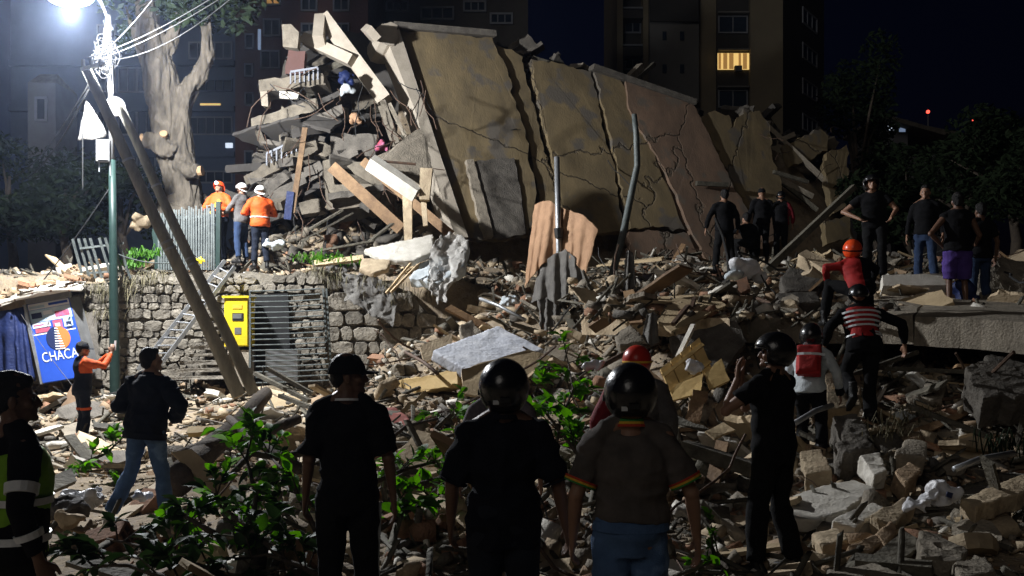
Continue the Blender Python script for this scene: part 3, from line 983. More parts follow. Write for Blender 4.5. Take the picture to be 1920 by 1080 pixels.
# jumble of fallen floor plates and chunks along the break and the roof line
rng = random.Random(5)
for k in range(70):
    px, py = rng.uniform(465, 700), rng.uniform(215, 400)
    if py < 215 + abs(px - 600) * .7:
        continue
    c = W(px, py, rng.uniform(23.3, 24.6))
    s = rng.uniform(.25, .95)
    MB().slab([c + Euler((rng.uniform(-1, 1), rng.uniform(-.7, .7), rng.uniform(-1, 1))).to_matrix() @ Vector((x * s, y * s * .5, 0)) for x, y in ((-1, -1), (1, -.8), (.9, 1), (-.8, .9))][:4],
              rng.uniform(.08, .22), .03, .15).build('floor_plate', M[rng.choice(['darkconc', 'darkconc', 'darkbuild', 'balcony'])], BLD)
for k in range(46):
    px, py = rng.uniform(545, 720), rng.uniform(80, 235)
    if px > 600 + (py - 30) * .78 - 30 or px < 560 - (py - 80) * .3:
        continue
    c = W(px, py, rng.uniform(24.6, 25.8))
    s = rng.uniform(.15, .6)
    R = Euler((rng.uniform(-1, 1), rng.uniform(-.7, .7), rng.uniform(-1, 1))).to_matrix()
    MB().slab([c + R @ Vector((x * s, y * s * .5, 0)) for x, y in ((-1, -1), (1, -.8), (.9, 1), (-.8, .9))], rng.uniform(.08, .2), .03, .1).build('floor_plate', M[rng.choice(['darkconc', 'balcony', 'darkbuild', 'greywood'])], BLD)
for k in range(90):
    px = rng.uniform(745, 1600)
    py = float(np.interp(px, [735, 920, 1050, 1180, 1300, 1440, 1600], [40, 52, 100, 132, 185, 205, 250])) + rng.uniform(-16, 14)
    c = FP(px, py, -rng.uniform(.5, 1.6))
    s = rng.uniform(.15, .5)
    R = Euler((rng.uniform(-1.2, 1.2), rng.uniform(-.7, .7), rng.uniform(-1, 1))).to_matrix()
    MB().slab([c + R @ Vector((x * s, y * s * .6, 0)) for x, y in ((-1, -1), (1, -.8), (.9, 1), (-.8, .9))], rng.uniform(.08, .2), .03, .12).build('roof_fragment', M[rng.choice(['darkconc', 'darkbuild', 'concrete'])], BLD)
for a, b_, w in (((1010, 92), (1170, 148), .1), ((1215, 110), (1170, 155), .2), ((1240, 105), (1190, 150), .12), ((1430, 300), (1535, 360), .16), ((1470, 320), (1545, 385), .12), ((1440, 330), (1500, 352), .1), ((1296, 352), (1350, 358), .12), ((1445, 215), (1560, 330), .14)):
    MB().beam(FP(*a, .25 if a[1] > 320 else -.4), FP(*b_, .35 if a[1] > 320 else -.3), w, w).build('loose_beam', M['concrete' if w > .12 else 'greywood'], BLD)
# bent reinforcing bars and hanging wires
rb = random.Random(8)
for k in range(64):
    if k < 58:
        c = W(rb.uniform(480, 800), rb.uniform(150, 400), rb.uniform(22.6, 23.6))
    else:
        c = FP(rb.choice([955, 1005, 1125, 1150, 1420, 1480, 1550, 1590]) + rb.uniform(-15, 15), rb.uniform(150, 400), .05)
    pts = [c]
    dv = Vector((rb.uniform(-.5, .5), rb.uniform(-.5, 0), rb.uniform(-1, .2)))
    for q in range(5):
        dv = (dv + Vector((rb.uniform(-.5, .5), rb.uniform(-.3, .3), rb.uniform(-.6, .3)))).normalized()
        pts.append(pts[-1] + dv * rb.uniform(.12, .3))
    MB().tube(pts, .012, 5).build('bent_rebar', M[rb.choice(['rust', 'rust', 'wire'])], BLD)

# ------------------------------------------------------------------ retaining wall, one object per stone
def wall_y(x):
    return 20.0 + .05 * math.sin(x * 1.7) + .02 * (x + 5)


def wall_top(x):
    px = 960 + x * F / 20
    py = np.interp(px, [60, 170, 260, 330, 420, 520, 600, 700, 770, 800, 870, 930, 960], [560, 528, 512, 508, 503, 510, 500, 515, 545, 585, 600, 648, 668])
    return CZ + (HY - float(py)) * 20 / F


def stone_wall():
    x0, x1 = W(120, 0, 20).x, W(950, 0, 20).x
    t = thing('stone_wall', ((x0 + x1) / 2, 20, .8), 'old rough stone retaining wall below the standing rescuers', 'wall')
    n = 90
    vs, fs = [], []
    for i in range(n + 1):
        x = x0 + (x1 - x0) * i / n
        y, z = wall_y(x) + .07, wall_top(x) - rnd.uniform(.02, .10)
        vs += [(x, y, .2), (x, y, z), (x, y + .5, z + .02), (x, y + .5, .2)]
    for i in range(n):
        a, b = i * 4, i * 4 + 4
        fs += [(a, b, b + 1, a + 1), (a + 1, b + 1, b + 2, a + 2), (a + 2, b + 2, b + 3, a + 3)]
    MB().add(vs, fs).build('mortar_core', M['mortar'], t)
    rng = random.Random(31)
    cnt = 0
    xm = W(612, 0, 20).x
    rows = []
    for xa, xb_, h0, h1 in ((x0, xm, .12, .25), (xm, x1, .24, .40)):
        z = .55
        while z < 3.4:
            h = rng.uniform(h0, h1)
            rows.append((xa, xb_, z, h))
            z += h
    for xa, xb_, z, h in rows:
        x = xa + rng.uniform(0, .02)
        while x < xb_ - .05:
            w = min(h * rng.uniform(.8, 2.1), xb_ - x)
            px = 960 + (x + w / 2) * F / 20
            if px < 420:
                w *= .9
            zz = z + rng.uniform(-.025, .025)
            if zz + h * .7 < wall_top(x + w / 2) and not (470 < px < 545 and zz < 2.35 and zz > .8 and rng.random() < .8) and rng.random() > .04:
                out = rng.uniform(.0, .05) if px > 430 else rng.uniform(.0, .025)
                g = .008
                c = Vector((x + w / 2, wall_y(x + w / 2), zz + h / 2))
                a, b = w / 2 - g, h / 2 - g
                base = []
                for (u, v) in ((-.62, -1), (.62, -1), (1, -.55), (1, .55), (.6, 1), (-.6, 1), (-1, .5), (-1, -.5)):
                    base.append((u * a + rng.uniform(-.018, .018) - .01, v * b + rng.uniform(-.018, .018)))
                m = MB()
                v_ = [c + Vector((u, .09, v)) for u, v in base]
                v_ += [c + Vector((u, -out * .4, v)) for u, v in base]
                v_ += [c + Vector((u * .90 + rng.uniform(-.012, .012), -out - rng.uniform(.005, .022), v * .86)) for u, v in base]
                v_ += [c + Vector((rng.uniform(-.05, .05), -out - rng.uniform(.0, .03), rng.uniform(-.03, .03)))]
                f_ = []
                for i in range(8):
                    j = (i + 1) % 8
                    f_ += [(i, j, j + 8, i + 8), (i + 8, j + 8, j + 16, i + 16), (i + 16, j + 16, 24)]
                m.add(v_, f_)
                m.build('stone', M['stone'], t, loc=None)
                cnt += 1
            x += w
    return cnt


stone_wall()

# ------------------------------------------------------------------ lamp post, luminaire, cables
PD = 19.3


def lamp_post():
    b = W(215, 757, PD)
    t = thing('lamp_post', (b.x, PD, b.z), 'tall street lamp post with dark green base and lit floodlight', 'lamp post')
    P = lambda px, py, o=0: W(px, py, PD + o)
    MB().tube([P(216, 770), P(216, 752), P(214, 620), P(212, 440), P(210, 300)], [.105, .10, .09, .075, .065], 14).build('pole', M['greensteel'], t, smooth=True)
    MB().tube([P(209.5, 302), P(207, 180), P(204, 28)], [.05, .042, .036], 12).build('pole_top', M['greybox'], t, smooth=True)
    MB().tube([P(216, 760), P(216, 745)], [.16, .15], 14).build('base_collar', M['greensteel'], t)
    MB().tube([P(204, 40), P(190, 5), P(165, -25), LAMP + Vector((.3, .3, .36)), LAMP + Vector((0, .1, .3))], .028, 8).build('arm', M['steel'], t, smooth=True)
    h = MB()
    c = LAMP + Vector((0, 0, .22))
    h.tube([c + Vector((-.5, 0, .0)), c + Vector((-.42, 0, .06)), c + Vector((.3, 0, .09)), c + Vector((.52, 0, .02))], [.08, .19, .19, .08], 14, rb=[.03, .08, .08, .04], side=(0, 1, 0))
    h = h.build('lamp_head', M['steel'], t, smooth=True)
    MB().ball(LAMP + Vector((0, 0, .09)), (.40, .26, .15), 20, 12).build('lens', M['lamplens'], h, smooth=True)
    # round dish, box and bracket
    d = MB()
    c = P(216, 200, -.12)
    d.tube([c, c + Vector((.01, -.03, 0)), c + Vector((.02, -.05, .0))], [.19, .19, .16], 24)
    d.build('round_plate', M['greybox'], t)
    bx = thing('meter_box', P(194, 300, -.1), 'small pale grey meter box strapped to the lamp post', 'meter box')
    MB().box(P(194, 283, -.12), (.24, .16, .42), (0, 0, .2)).build('case', M['greybox'], bx)
    MB().box(P(193, 283, -.215), (.19, .02, .34), (0, 0, .2)).build('lid', M['greybox'], bx)
    MB().tube([P(186, 304, -.1), P(186, 322, -.1)], .012, 6).build('conduit', M['steel'], bx)
    MB().tube([P(206, 304, -.1), P(207, 330, -.08)], .012, 6).build('conduit', M['steel'], bx)
    # light
    l = bpy.data.lights.new('street_light', 'POINT')
    l.energy = LAMP_W
    l.shadow_soft_size = .16
    l.color = (.95, .97, 1.0)
    o = bpy.data.objects.new('street_light', l)
    COL.objects.link(o)
    o.location = LAMP + Vector((0, -.02, -.22))


lamp_post()


def cables():
    rng = random.Random(4)
    t = thing('cable_tangle', W(200, 110, PD), 'tangled knot of pale cables high on the lamp post', 'cables')
    for k in range(24):
        c = W(196 + rng.gauss(0, 9), 105 + rng.gauss(0, 20), PD - .1)
        pts = []
        a = rng.uniform(0, 6.28)
        r = rng.uniform(.05, .18)
        for q in range(12):
            a += rng.uniform(.3, .8)
            pts.append(c + Vector((math.cos(a) * r * rng.uniform(.6, 1), rng.uniform(-.12, .12), math.sin(a) * r * 1.3)))
        MB().tube(pts, .007, 5).build('loop', M['palewire'], t, smooth=True)
    for k in range(6):
        x = 203 + rng.uniform(-5, 7)
        MB().tube([W(x, 45, PD - .06), W(x + rng.uniform(-4, 6), 110, PD - .1), W(x + rng.uniform(-2, 8), 170, PD - .06), W(210, 200, PD - .05)], .008, 5).build('strand', M['palewire'], t, smooth=True)
    MB().tube([W(203, 32, PD - .05), W(202, 70, PD - .1), W(196, 90, PD - .1)], [.05, .08, .04], 8).build('insulator', M['greybox'], t)

    def wire(name, a, b, sag, r, m, label, group=None):
        pts = []
        for i in range(15):
            f = i / 14
            p = Vector(a).lerp(Vector(b), f)
            pts.append(p - Vector((0, 0, sag * 4 * f * (1 - f))))
        o = MB().tube(pts, r, 6).build(name, M['linewire' if m == 'steel' else m], None, smooth=True, loc=a)
        tag(o, label, 'cable', group)
    K = W(192, 98, PD - .1)
    g = 'overhead cables at the lamp post'
    wire('overhead_cable', W(165, 108, PD - .2), W(470, -50, 12.5), .12, .008, 'steel', 'topmost of the close overhead cables running to upper right', g)
    wire('overhead_cable', W(168, 116, PD - .2), W(468, -38, 12.5), .12, .007, 'steel', 'middle of the close overhead cables running to upper right', g)
    wire('overhead_cable', W(196, 112, PD - .2), W(500, -62, 12.2), .3, .008, 'steel', 'lowest sagging overhead cable running to upper right', g)
    wire('overhead_cable', K, W(330, -60, 13), .1, .008, 'steel', 'steep single overhead cable left of the close bundle', g)
    wire('overhead_cable', W(166, 158, PD - .2), W(30, 330, 26), .25, .02, 'steel', 'upper cable running down left to the grey tower house', g)
    wire('overhead_cable', W(166, 168, PD - .2), W(40, 340, 26), .3, .02, 'steel', 'lower cable running down left to the grey tower house', g)
    wire('overhead_cable', W(155, 250, PD - .1), W(155, 358, PD - .1), .0, .012, 'steel', 'loose cable end hanging straight below the torn banner', g)
    wire('guy_wire', W(206, 352, PD), W(70, 540, 20.0), .05, .012, 'steel', 'straight guy wire from lamp post down to kiosk roof')
    wire('slack_cable', W(206, 470, PD), W(330, 492, 20.1), .1, .014, 'fence', 'slack greenish cable from lamp post to the fence')
    wire('slack_cable', W(40, 590, 18.9), W(150, 740, 17), .05, .006, 'palewire', 'thin pale cord slanting across the blue banner')


cables()


def cloth(name, top, bot, m, label, cat, nu=40, nv=26, amp=.03, folds=7, th=.006, sag=.0, seed=0.0, crumple=.015, extra=None):
    """loft between two edge polylines with folds; real thickness"""
    top, bot = [Vector(p) for p in top], [Vector(p) for p in bot]

    def at(pl, f):
        q = f * (len(pl) - 1)
        i = min(int(q), len(pl) - 2)
        return pl[i].lerp(pl[i + 1], q - i)
    if extra:
        o = cloth(name, *extra[0], m, None, None, nu, nv, amp * extra[1], extra[2], th, sag, seed + 2, crumple)
        more = [(np.array(v.co) + np.array(o.location)).tolist() for v in o.data.vertices], [tuple(p.vertices) for p in o.data.polygons]
        bpy.data.objects.remove(o)
    P = np.zeros((nv + 1, nu + 1, 3))
    for j in range(nv + 1):
        for i in range(nu + 1):
            u, v = i / nu, j / nv
            p = at(top, u).lerp(at(bot, u), v)
            p.z -= sag * 4 * u * (1 - u) * v
            p.y += math.sin(u * folds * 6.283 + seed + math.sin(v * 2 + seed) * .8) * amp * (.25 + .75 * v)
            P[j, i] = p
    P = P.reshape(-1, 3)
    P += np.stack([fbm(P * 7 + seed, 3), fbm(P * 7 + 31 + seed, 3), fbm(P * 7 + 67 + seed, 3)], -1) * crumple
    mb = MB()
    n = (nu + 1) * (nv + 1)
    back = P + np.array([0, th, 0])
    fs = []
    for j in range(nv):
        for i in range(nu):
            a = j * (nu + 1) + i
            fs.append((a, a + nu + 1, a + nu + 2, a + 1))
            fs.append((a + n, a + 1 + n, a + nu + 2 + n, a + nu + 1 + n))
    edge = [i for i in range(nu + 1)] + [j * (nu + 1) + nu for j in range(1, nv + 1)] + [nv * (nu + 1) + i for i in range(nu - 1, -1, -1)] + [j * (nu + 1) for j in range(nv - 1, 0, -1)]
    for a, b in zip(edge, edge[1:] + edge[:1]):
        fs.append((a, b, b + n, a + n))
    mb.add(P.tolist() + back.tolist(), fs)
    if extra:
        mb.add(*more)
    o = mb.build(name, M[m], None, smooth=True, loc=bot[len(bot) // 2])
    return tag(o, label, cat)


WP = lambda L, d=None: [W(*p) if len(p) == 3 else W(p[0], p[1], d) for p in L]
cloth('torn_banner', WP([(161, 188), (176, 205), (192, 232), (200, 250)], PD - .1), WP([(145, 263), (160, 262), (178, 260), (197, 256)], PD - .05), 'greycloth',
      'pale torn triangular banner hanging beside the lamp post', 'banner', 20, 16, .03, 2)


# two leaning utility poles
def leaning_poles():
    for a, b, r0, r1, lb in ((W(448, 742, 16.6), W(160, 128, 16.3), .115, .08, 'longer leaning wooden utility pole crossing in front of the wall'),
                             (W(476, 738, 16.9), W(222, 196, 16.6), .10, .07, 'shorter leaning wooden utility pole lying against the longer one')):
        pts = [Vector(a).lerp(Vector(b), i / 12) + Vector((math.sin(i * .7) * .012, 0, 0)) for i in range(13)]
        t = thing('utility_pole', a, lb, 'utility pole', 'two leaning utility poles')
        MB().tube(pts, [r0 + (r1 - r0) * i / 12 for i in range(13)], 16).build('shaft', M['polewood'], t, smooth=True)
        for f in (.45, .47, .72):
            p, q = Vector(a).lerp(Vector(b), f), Vector(a).lerp(Vector(b), f + .006)
            MB().tube([p, q], r0 + (r1 - r0) * f + .012, 16).build('band', M['steel'], t)
    t = thing('pole_bracket', W(165, 125, 16.2), 'small metal bracket at the upper end of the longer leaning pole', 'bracket')
    MB().beam(W(152, 130, 16.2), W(196, 118, 16.2), .05, .05).build('crossbar', M['steel'], t)
    for px in (156, 172, 188):
        MB().tube([W(px, 126, 16.2), W(px, 112, 16.2)], .03, 8).build('insulator', M['greybox'], t)


leaning_poles()


# ladder
def ladder():
    A0, A1 = W(258, 694, 19.0), W(422, 488, 19.9)
    B0, B1 = W(296, 690, 18.8), W(440, 500, 19.75)
    t = thing('ladder', A0, 'grey metal ladder leaning on the stone wall below the fence', 'ladder')
    MB().beam(A0, A1, .05, .07).build('rail', M['steel'], t)
    MB().beam(B0, B1, .05, .07).build('rail', M['steel'], t)
    for k in range(1, 14):
        f = k / 14
        MB().tube([A0.lerp(A1, f), B0.lerp(B1, f)], .016, 7).build('rung', M['steel'], t)


ladder()


def steps():
    t = thing('stone_steps', W(375, 712, 19.3), 'narrow stone steps climbing the wall between ladder and yellow cabinet', 'steps')
    for k in range(8):
        f = k / 7
        py = 706 - 100 * f
        a, b = W(318 + 66 * f, py, 18.9 + f * .9), W(428, py - 2, 18.9 + f * .9)
        m = MB()
        d_ = Vector((0, .34, 0))
        h_ = Vector((0, 0, .07))
        j = lambda: Vector((rnd.uniform(-.02, .02), rnd.uniform(-.02, .02), rnd.uniform(-.012, .012)))
        m.hexa([a - h_ + j(), b - h_ + j(), b + d_ - h_, a + d_ - h_, a + j(), b + j(), b + d_ + j(), a + d_ + j()])
        m.build('step', M['stone'], t)


steps()


# fences
def fences():
    t = thing('iron_fence', W(345, 505, 20.6), 'upright iron bar fence on the wall top beside the rescuers', 'fence')
    n = 24
    for k in range(n):
        f = k / (n - 1)
        px = 298 + f * 108
        y = 20.7 - .15 * f
        tp = 398 - 14 * f + rnd.uniform(-4, 4)
        a, b = W(px, 506, y), W(px + rnd.uniform(-1, 1), tp, y)
        MB().beam(a, b, .035, .02, up=(0, -1, 0)).build('bar', M['fence'], t)
    for py in (410, 488):
        MB().beam(W(296, py, 20.73), W(408, py - 6, 20.58), .03, .05).build('rail', M['fence'], t)
    MB().beam(W(409, 512, 20.5), W(410, 378, 20.5), .09, .09, up=(0, -1, 0)).build('post', M['greensteel'], t)
    t = thing('broken_fence', W(175, 520, 19.8), 'bent section of fence bars tilting left above the kiosk', 'fence')
    for k in range(8):
        x = 136 + k * 11 + (6 if k > 3 else 0)
        MB().beam(W(x + 20 + k * .8, 522, 19.8), W(x, 448 - k * .5, 19.6), .045, .03, up=(0, -1, 0)).build('bar', M['fence'], t)
    MB().beam(W(150, 466, 19.62), W(232, 456, 19.7), .03, .04).build('rail', M['fence'], t)
    MB().beam(W(165, 512, 19.78), W(228, 508, 19.8), .03, .04).build('rail', M['fence'], t)
    # green mesh scrap behind the fence
    b = MB()
    b.slab(WP([(285, 430), (306, 398), (318, 500), (290, 505)], 20.9), .03, .01)
    tag(b.build('green_sheet', M['greensteel'], None, loc=W(300, 500, 20.9)), 'dark green sheet metal scrap at the left end of the fence', 'sheet')
    # grille of horizontal bars
    t = thing('window_grille', W(545, 718, 19.2), 'fallen grille of horizontal bars beside the yellow cabinet', 'grille')
    n = 18
    for k in range(n):
        f = k / (n - 1)
        py0, py1 = 546 + f * 172, 541 + f * 172
        MB().tube([W(468 + (12 if k > 13 else 0), py0, 19.25), W(545, (py0 + py1) / 2 + 1, 19.2), W(600 + f * 18 + rnd.uniform(-2, 2), py1, 19.15)], .013, 7).build('bar', M['fence'], t)
    for a, b in (((469, 544), (469, 690)), ((612, 541), (622, 712)), ((606, 541), (612, 640))):
        MB().beam(W(*a, 19.27), W(*b, 19.22), .035, .035, up=(0, -1, 0)).build('upright', M['fence'], t)
    o = MB().slab(WP([(478, 552), (540, 550), (546, 712), (480, 714)], 19.85), .04, .004, .3).build('niche_shade_panel', M['blackplastic'], None, loc=W(512, 714, 19.85))  # dark sheet added in place of the shaded niche in the wall
    tag(o, 'dark panel standing in for niche shade behind the grille', 'door')
    o = MB().box(W(530, 684, 19.62), (.62, .3, .62), (0, 0, .08)).build('utility_box', M['steel'], None, loc=W(530, 716, 19.6))
    tag(o, 'dull metal utility box standing behind the barred grille', 'box')
    # yellow cabinet
    c = W(444, 604, 19.35)
    t = thing('meter_cabinet', W(447, 720, 19.4), 'bright yellow meter cabinet on a grey plinth by the grille', 'cabinet')
    MB().box(c + Vector((0, .2, 0)), (.47, .4, .95), (0, 0, -.06)).build('case', M['yellow'], t)
    dr = MB().box(c + Vector((.0, -.012, -.01)), (.43, .03, .88), (0, 0, -.06)).build('door', M['yellow'], t)
    MB().box(c + Vector((0, .18, .49)), (.53, .48, .04), (0, 0, -.06)).build('roof', M['yellow'], t)
    MB().box(c + Vector((-.19, -.035, -.1)), (.025, .03, .12), (0, 0, -.06)).build('handle', M['blackplastic'], dr)
    MB().box(c + Vector((.03, -.032, .1)), (.22, .012, .15), (0, 0, -.06)).build('window_frame', M['blackplastic'], dr)
    MB().box(c + Vector((.02, -.040, .115)), (.17, .012, .09), (0, 0, -.06)).build('sticker', M['greybox'], dr)
    MB().box(c + Vector((.02, -.032, .3)), (.19, .01, .08), (0, 0, -.06)).build('sticker', M['gold'], dr)
    MB().box(c + Vector((.03, -.032, -.17)), (.13, .01, .13), (0, 0, -.06)).build('sticker', M['greybox'], dr)
    MB().box(W(452, 690, 19.55), (.42, .34, .72), (0, 0, -.06)).build('plinth', M['concrete'], t)


fences()


# ------------------------------------------------------------------ kiosk with blue banner
TONE = {'plaster': 'tan', 'concrete': 'grey', 'palewood': 'pale', 'white': 'whitish', 'darkconc': 'dark grey', 'wood': 'brown', 'greywood': 'dull grey', 'rust': 'rusty', 'wire': 'black', 'brick': 'reddish', 'tanbrick': 'tan', 'stone': 'stone grey'}
for _k in ('brick', 'tanbrick', 'plaster'):
    M[_k]['tone'] = _k


def kiosk():
    KD = 19.2
    t = thing('street_kiosk', W(95, 720, KD), 'crushed street kiosk with a tilted blue printed panel', 'kiosk')
    TL, TR, BL, BR = W(50, 571, KD + .1), W(129, 557, KD), W(80, 718, KD - .35), W(166, 704, KD - .45)
    nrm = (TR - TL).cross(BL - TL).normalized()
    if nrm.y > 0:
        nrm = -nrm

    def B(s, v, o=0.0):
        return TL.lerp(TR, s).lerp(BL.lerp(BR, s), v) + nrm * o
    q = MB()
    q.hexa([B(0, 0, -.06), B(1, 0, -.06), B(1, 1, -.06), B(0, 1, -.06), B(0, 0), B(1, 0), B(1, 1), B(0, 1)])
    fix_normals(q.build('printed_panel', M['bluebanner'], t))
    pn = bpy.data.objects[-1] if False else [o for o in t.children if o.name.startswith('printed_panel')][0]

    def patch(name, m, poly, o):
        b = MB()
        b.add([B(s, v, o) for s, v in poly] + [B(s, v, o - .003) for s, v in poly], [tuple(range(len(poly))), tuple(range(2 * len(poly) - 1, len(poly) - 1, -1))])
        b.build(name, M[m], pn)
    R_ = lambda a, b, c, d: [(a, b), (c, b), (c, d), (a, d)]
    patch('print', 'whiteprint', R_(.02, .01, .98, .085), .004)
    patch('print', 'skyprint', R_(.02, .09, .98, .25), .004)
    patch('print', 'whiteprint', R_(.02, .395, .98, .41), .004)
    for a, b, c, d, m in ((.05, .04, .4, .07, 'skyprint'), (.5, .03, .95, .06, 'bluebanner'), (.06, .13, .3, .2, 'navyprint'), (.34, .12, .55, .17, 'whiteprint'), (.6, .15, .93, .22, 'redprint'),
                          (.04, .26, .45, .32, 'whiteprint'), (.06, .28, .3, .30, 'redprint'), (.5, .26, .72, .38, 'redprint'), (.75, .25, .95, .36, 'skyprint'), (.08, .33, .42, .385, 'redprint'), (.55, .3, .66, .34, 'whiteprint'), (.8, .3, .92, .385, 'navyprint')):
        patch('print', m, R_(a, b, c, d), .008)
    # round emblem: navy half, orange half, pale stacked stripe between
    cx, cy, rx, ry = .55, .485, .27, .15

    def arc(a0, a1):
        return [(cx + rx * math.cos(a), cy + ry * math.sin(a)) for a in np.linspace(a0, a1, 18)]
    patch('emblem', 'navyprint', arc(math.pi * .5, math.pi * 1.5), .008)
    patch('emblem', 'orangeprint', arc(-math.pi * .5, math.pi * .5), .008)
    for k in range(9):
        v = cy - ry * .9 + k * ry * .215
        w = .035 + .009 * k
        patch('emblem', 'whiteprint', [(cx - w, v), (cx + w, v + .012), (cx + w, v + .026), (cx - w, v + .014)], .014)
    fc = bpy.data.curves.new('lettering', 'FONT')
    fc.body = 'CHACA'
    fc.size = 1
    fc.space_character = 1.02
    fo = bpy.data.objects.new('tmp', fc)
    COL.objects.link(fo)
    me = bpy.data.meshes.new_from_object(fo.evaluated_get(bpy.context.evaluated_depsgraph_get()))
    bpy.data.objects.remove(fo)
    xs = [v.co.x for v in me.vertices]
    x0, x1 = min(xs), max(xs)
    o0 = org(t)
    for v in me.vertices:
        s = .11 + (v.co.x - x0) / (x1 - x0) * .80
        p = B(s, .755 - v.co.y * .125 / .72, .010)
        v.co = p - o0
    me.materials.clear()
    me.materials.append(M['whiteprint'])
    link('lettering', me, pn)
    # side shelves, frame and roof
    MB().slab([W(129, 557, KD), W(150, 556, KD + .3), W(186, 690, KD), W(172, 702, KD - .4)], .04, .01, .3).build('side_panel', M['greybox'], t)
    MB().beam(W(46, 572, KD + .05), W(80, 720, KD - .3), .06, .06, up=(0, -1, 0)).build('corner_post', M['steel'], t)
    MB().beam(W(50, 566, KD + .0), W(132, 552, KD - .05), .08, .1).build('lintel', M['greybox'], t)
    rf = MB()
    rf.slab([W(-30, 580, KD - .3), W(70, 543, KD - .3), W(152, 540, KD - .2), W(160, 528, KD + 1.1), W(90, 526, KD + 1.2), W(-30, 560, KD + 1.2)], .06, .012, .2)
    rf.build('roof_sheet', M['white'], t)
    for px, py in ((0, 572), (28, 562), (60, 550), (95, 545), (130, 545)):
        MB().ball(W(px, py, KD - .33), .025, 8, 6).build('bolt', M['rust'], t)
    cloth('blue_curtain', WP([(-25, 585, KD - .2), (20, 580, KD - .2), (44, 575, KD)]), WP([(-25, 700, KD - .2), (25, 705, KD - .3), (66, 716, KD - .2)]), 'bluetarp', 'dark blue curtain hanging at the left of the kiosk', 'curtain', 26, 14, .05, 4)
    MB().slab([W(60, 590, KD + .6), W(180, 585, KD + .6), W(190, 710, KD + .3), W(60, 720, KD + .3)], .05, .02).build('back_wall', M['darkconc'], t)
    rr = random.Random(14)
    for k in range(34):
        px = rr.uniform(-5, 168)
        c = W(px, np.interp(px, [-10, 70, 160], [556, 528, 520]) + rr.uniform(-3, 4), KD + rr.uniform(.2, 1.0))
        o = MB().box((0, 0, 0), (rr.uniform(.1, .3), rr.uniform(.08, .18), rr.uniform(.04, .1)), (rr.uniform(-.3, .3), rr.uniform(-.3, .3), rr.uniform(0, 3))).build('fallen_brick', M[rr.choice(['brick', 'tanbrick', 'plaster'])], None)
        o.location = c
        tag(o, f"{['small', 'broken', 'chipped', 'thin', 'dusty'][k % 5]} {TONE[o.data.materials[0].get('tone', 'brick')]} brick fallen on the {'left end' if px < 40 else ('middle' if px < 110 else 'right end')} of the kiosk roof", 'brick', 'bricks on the kiosk roof')


kiosk()


# ------------------------------------------------------------------ hand-placed debris
def flat(o):
    o.data.polygons.foreach_set('use_smooth', [False] * len(o.data.polygons))


def slab(name, pts, t, m, label, cat='slab', jit=.014, seg=.10, group=None, d=None, rough=True):
    P = WP(pts, d)
    b = MB()
    b.slab(P, t, jit, seg)
    lo = min(P, key=lambda p: p.z)
    if rough and t >= .10 and name in ('chunk', 'plaster_block', 'concrete_wedge', 'wall_block', 'painted_slab', 'plaster_slab', 'step_slab', 'floor_piece'):
        big = name == 'chunk'
        dd = lo.y
        o = fuse(b, name, M[m], .014 if dd < 9.5 else (.02 if dd < 13 else .032), None, 2, .022 if big else .013, (7, 7, 7) if big else (5, 5, 5), loc=lo - Vector((0, 0, t * .5)), seed=pts[0][0])
        flat(o)
    else:
        o = b.build(name, M[m], None, loc=lo - Vector((0, 0, t * .5)))
    return tag(o, label, cat, group)


def beam(name, a, b, w, h, m, label, cat='beam', group=None, up=None):
    A, B = W(*a), W(*b)
    o = MB().beam(A, B, w, h, up).build(name, M[m], None, loc=A if A.z < B.z else B)
    return tag(o, label, cat, group)


slab('floor_slab', [(1088, 592, 15.4), (1200, 590, 14.5), (1368, 598, 13.2), (1362, 562, 15.6), (1250, 556, 16.4), (1118, 562, 16.8)], .30, 'plaster', 'pale floor slab edge heaped with crumbs above the dark hollow', jit=.02)
slab('floor_slab', [(1352, 598, 15.0), (1600, 594, 13.3), (1712, 592, 12.65), (1735, 560, 14.6), (1740, 530, 16.4), (1600, 526, 16.8), (1420, 540, 17)], .37, 'concrete', 'long grey floor slab bridging the rubble under the standing men', jit=.014, seg=.12, rough=False)
slab('floor_slab', [(1716, 594, 12.6), (1840, 598, 11.9), (1960, 608, 11.2), (1960, 556, 14.8), (1800, 532, 16.2), (1746, 534, 16.3), (1739, 560, 14.5)], .37, 'concrete', 'right end piece of the grey floor slab beyond its crack', jit=.014, seg=.12, rough=False)
slab('ceiling_board', [(1232, 602, 13.2), (1258, 622, 12.9), (1362, 572, 13.6), (1332, 552, 14.2), (1262, 560, 14)], .035, 'palewood', 'large brown ceiling board with two dark slots lying on slab', 'board')
for a, b, lb in (((1262, 608, 13.0), (1290, 574, 13.5), 'longer'), ((1296, 578, 13.45), (1302, 560, 13.75), 'shorter')):
    beam('dark_batten', a, b, .05, .05, 'rust', lb + ' dark batten lying on the large brown ceiling board', 'batten')
slab('board', [(1170, 560, 14.5), (1300, 552, 14.6), (1335, 560, 14.2), (1230, 566, 14)], .03, 'palewood', 'thin pale board lying flat behind the brown ceiling board', 'board')
slab('concrete_wedge', [(1150, 628, 13.3), (1182, 606, 13.3), (1215, 640, 13), (1160, 648, 13)], .22, 'concrete', 'wedge of concrete under the pale floor slab edge', 'chunk')
slab('broken_wall', [(1255, 632, 13.2), (1380, 600, 13.3), (1400, 640, 13), (1350, 700, 12.6), (1300, 700, 12.6), (1262, 668, 12.9)], .12, 'darkconc', 'dark broken wall sheet leaning below the ceiling board', 'sheet')
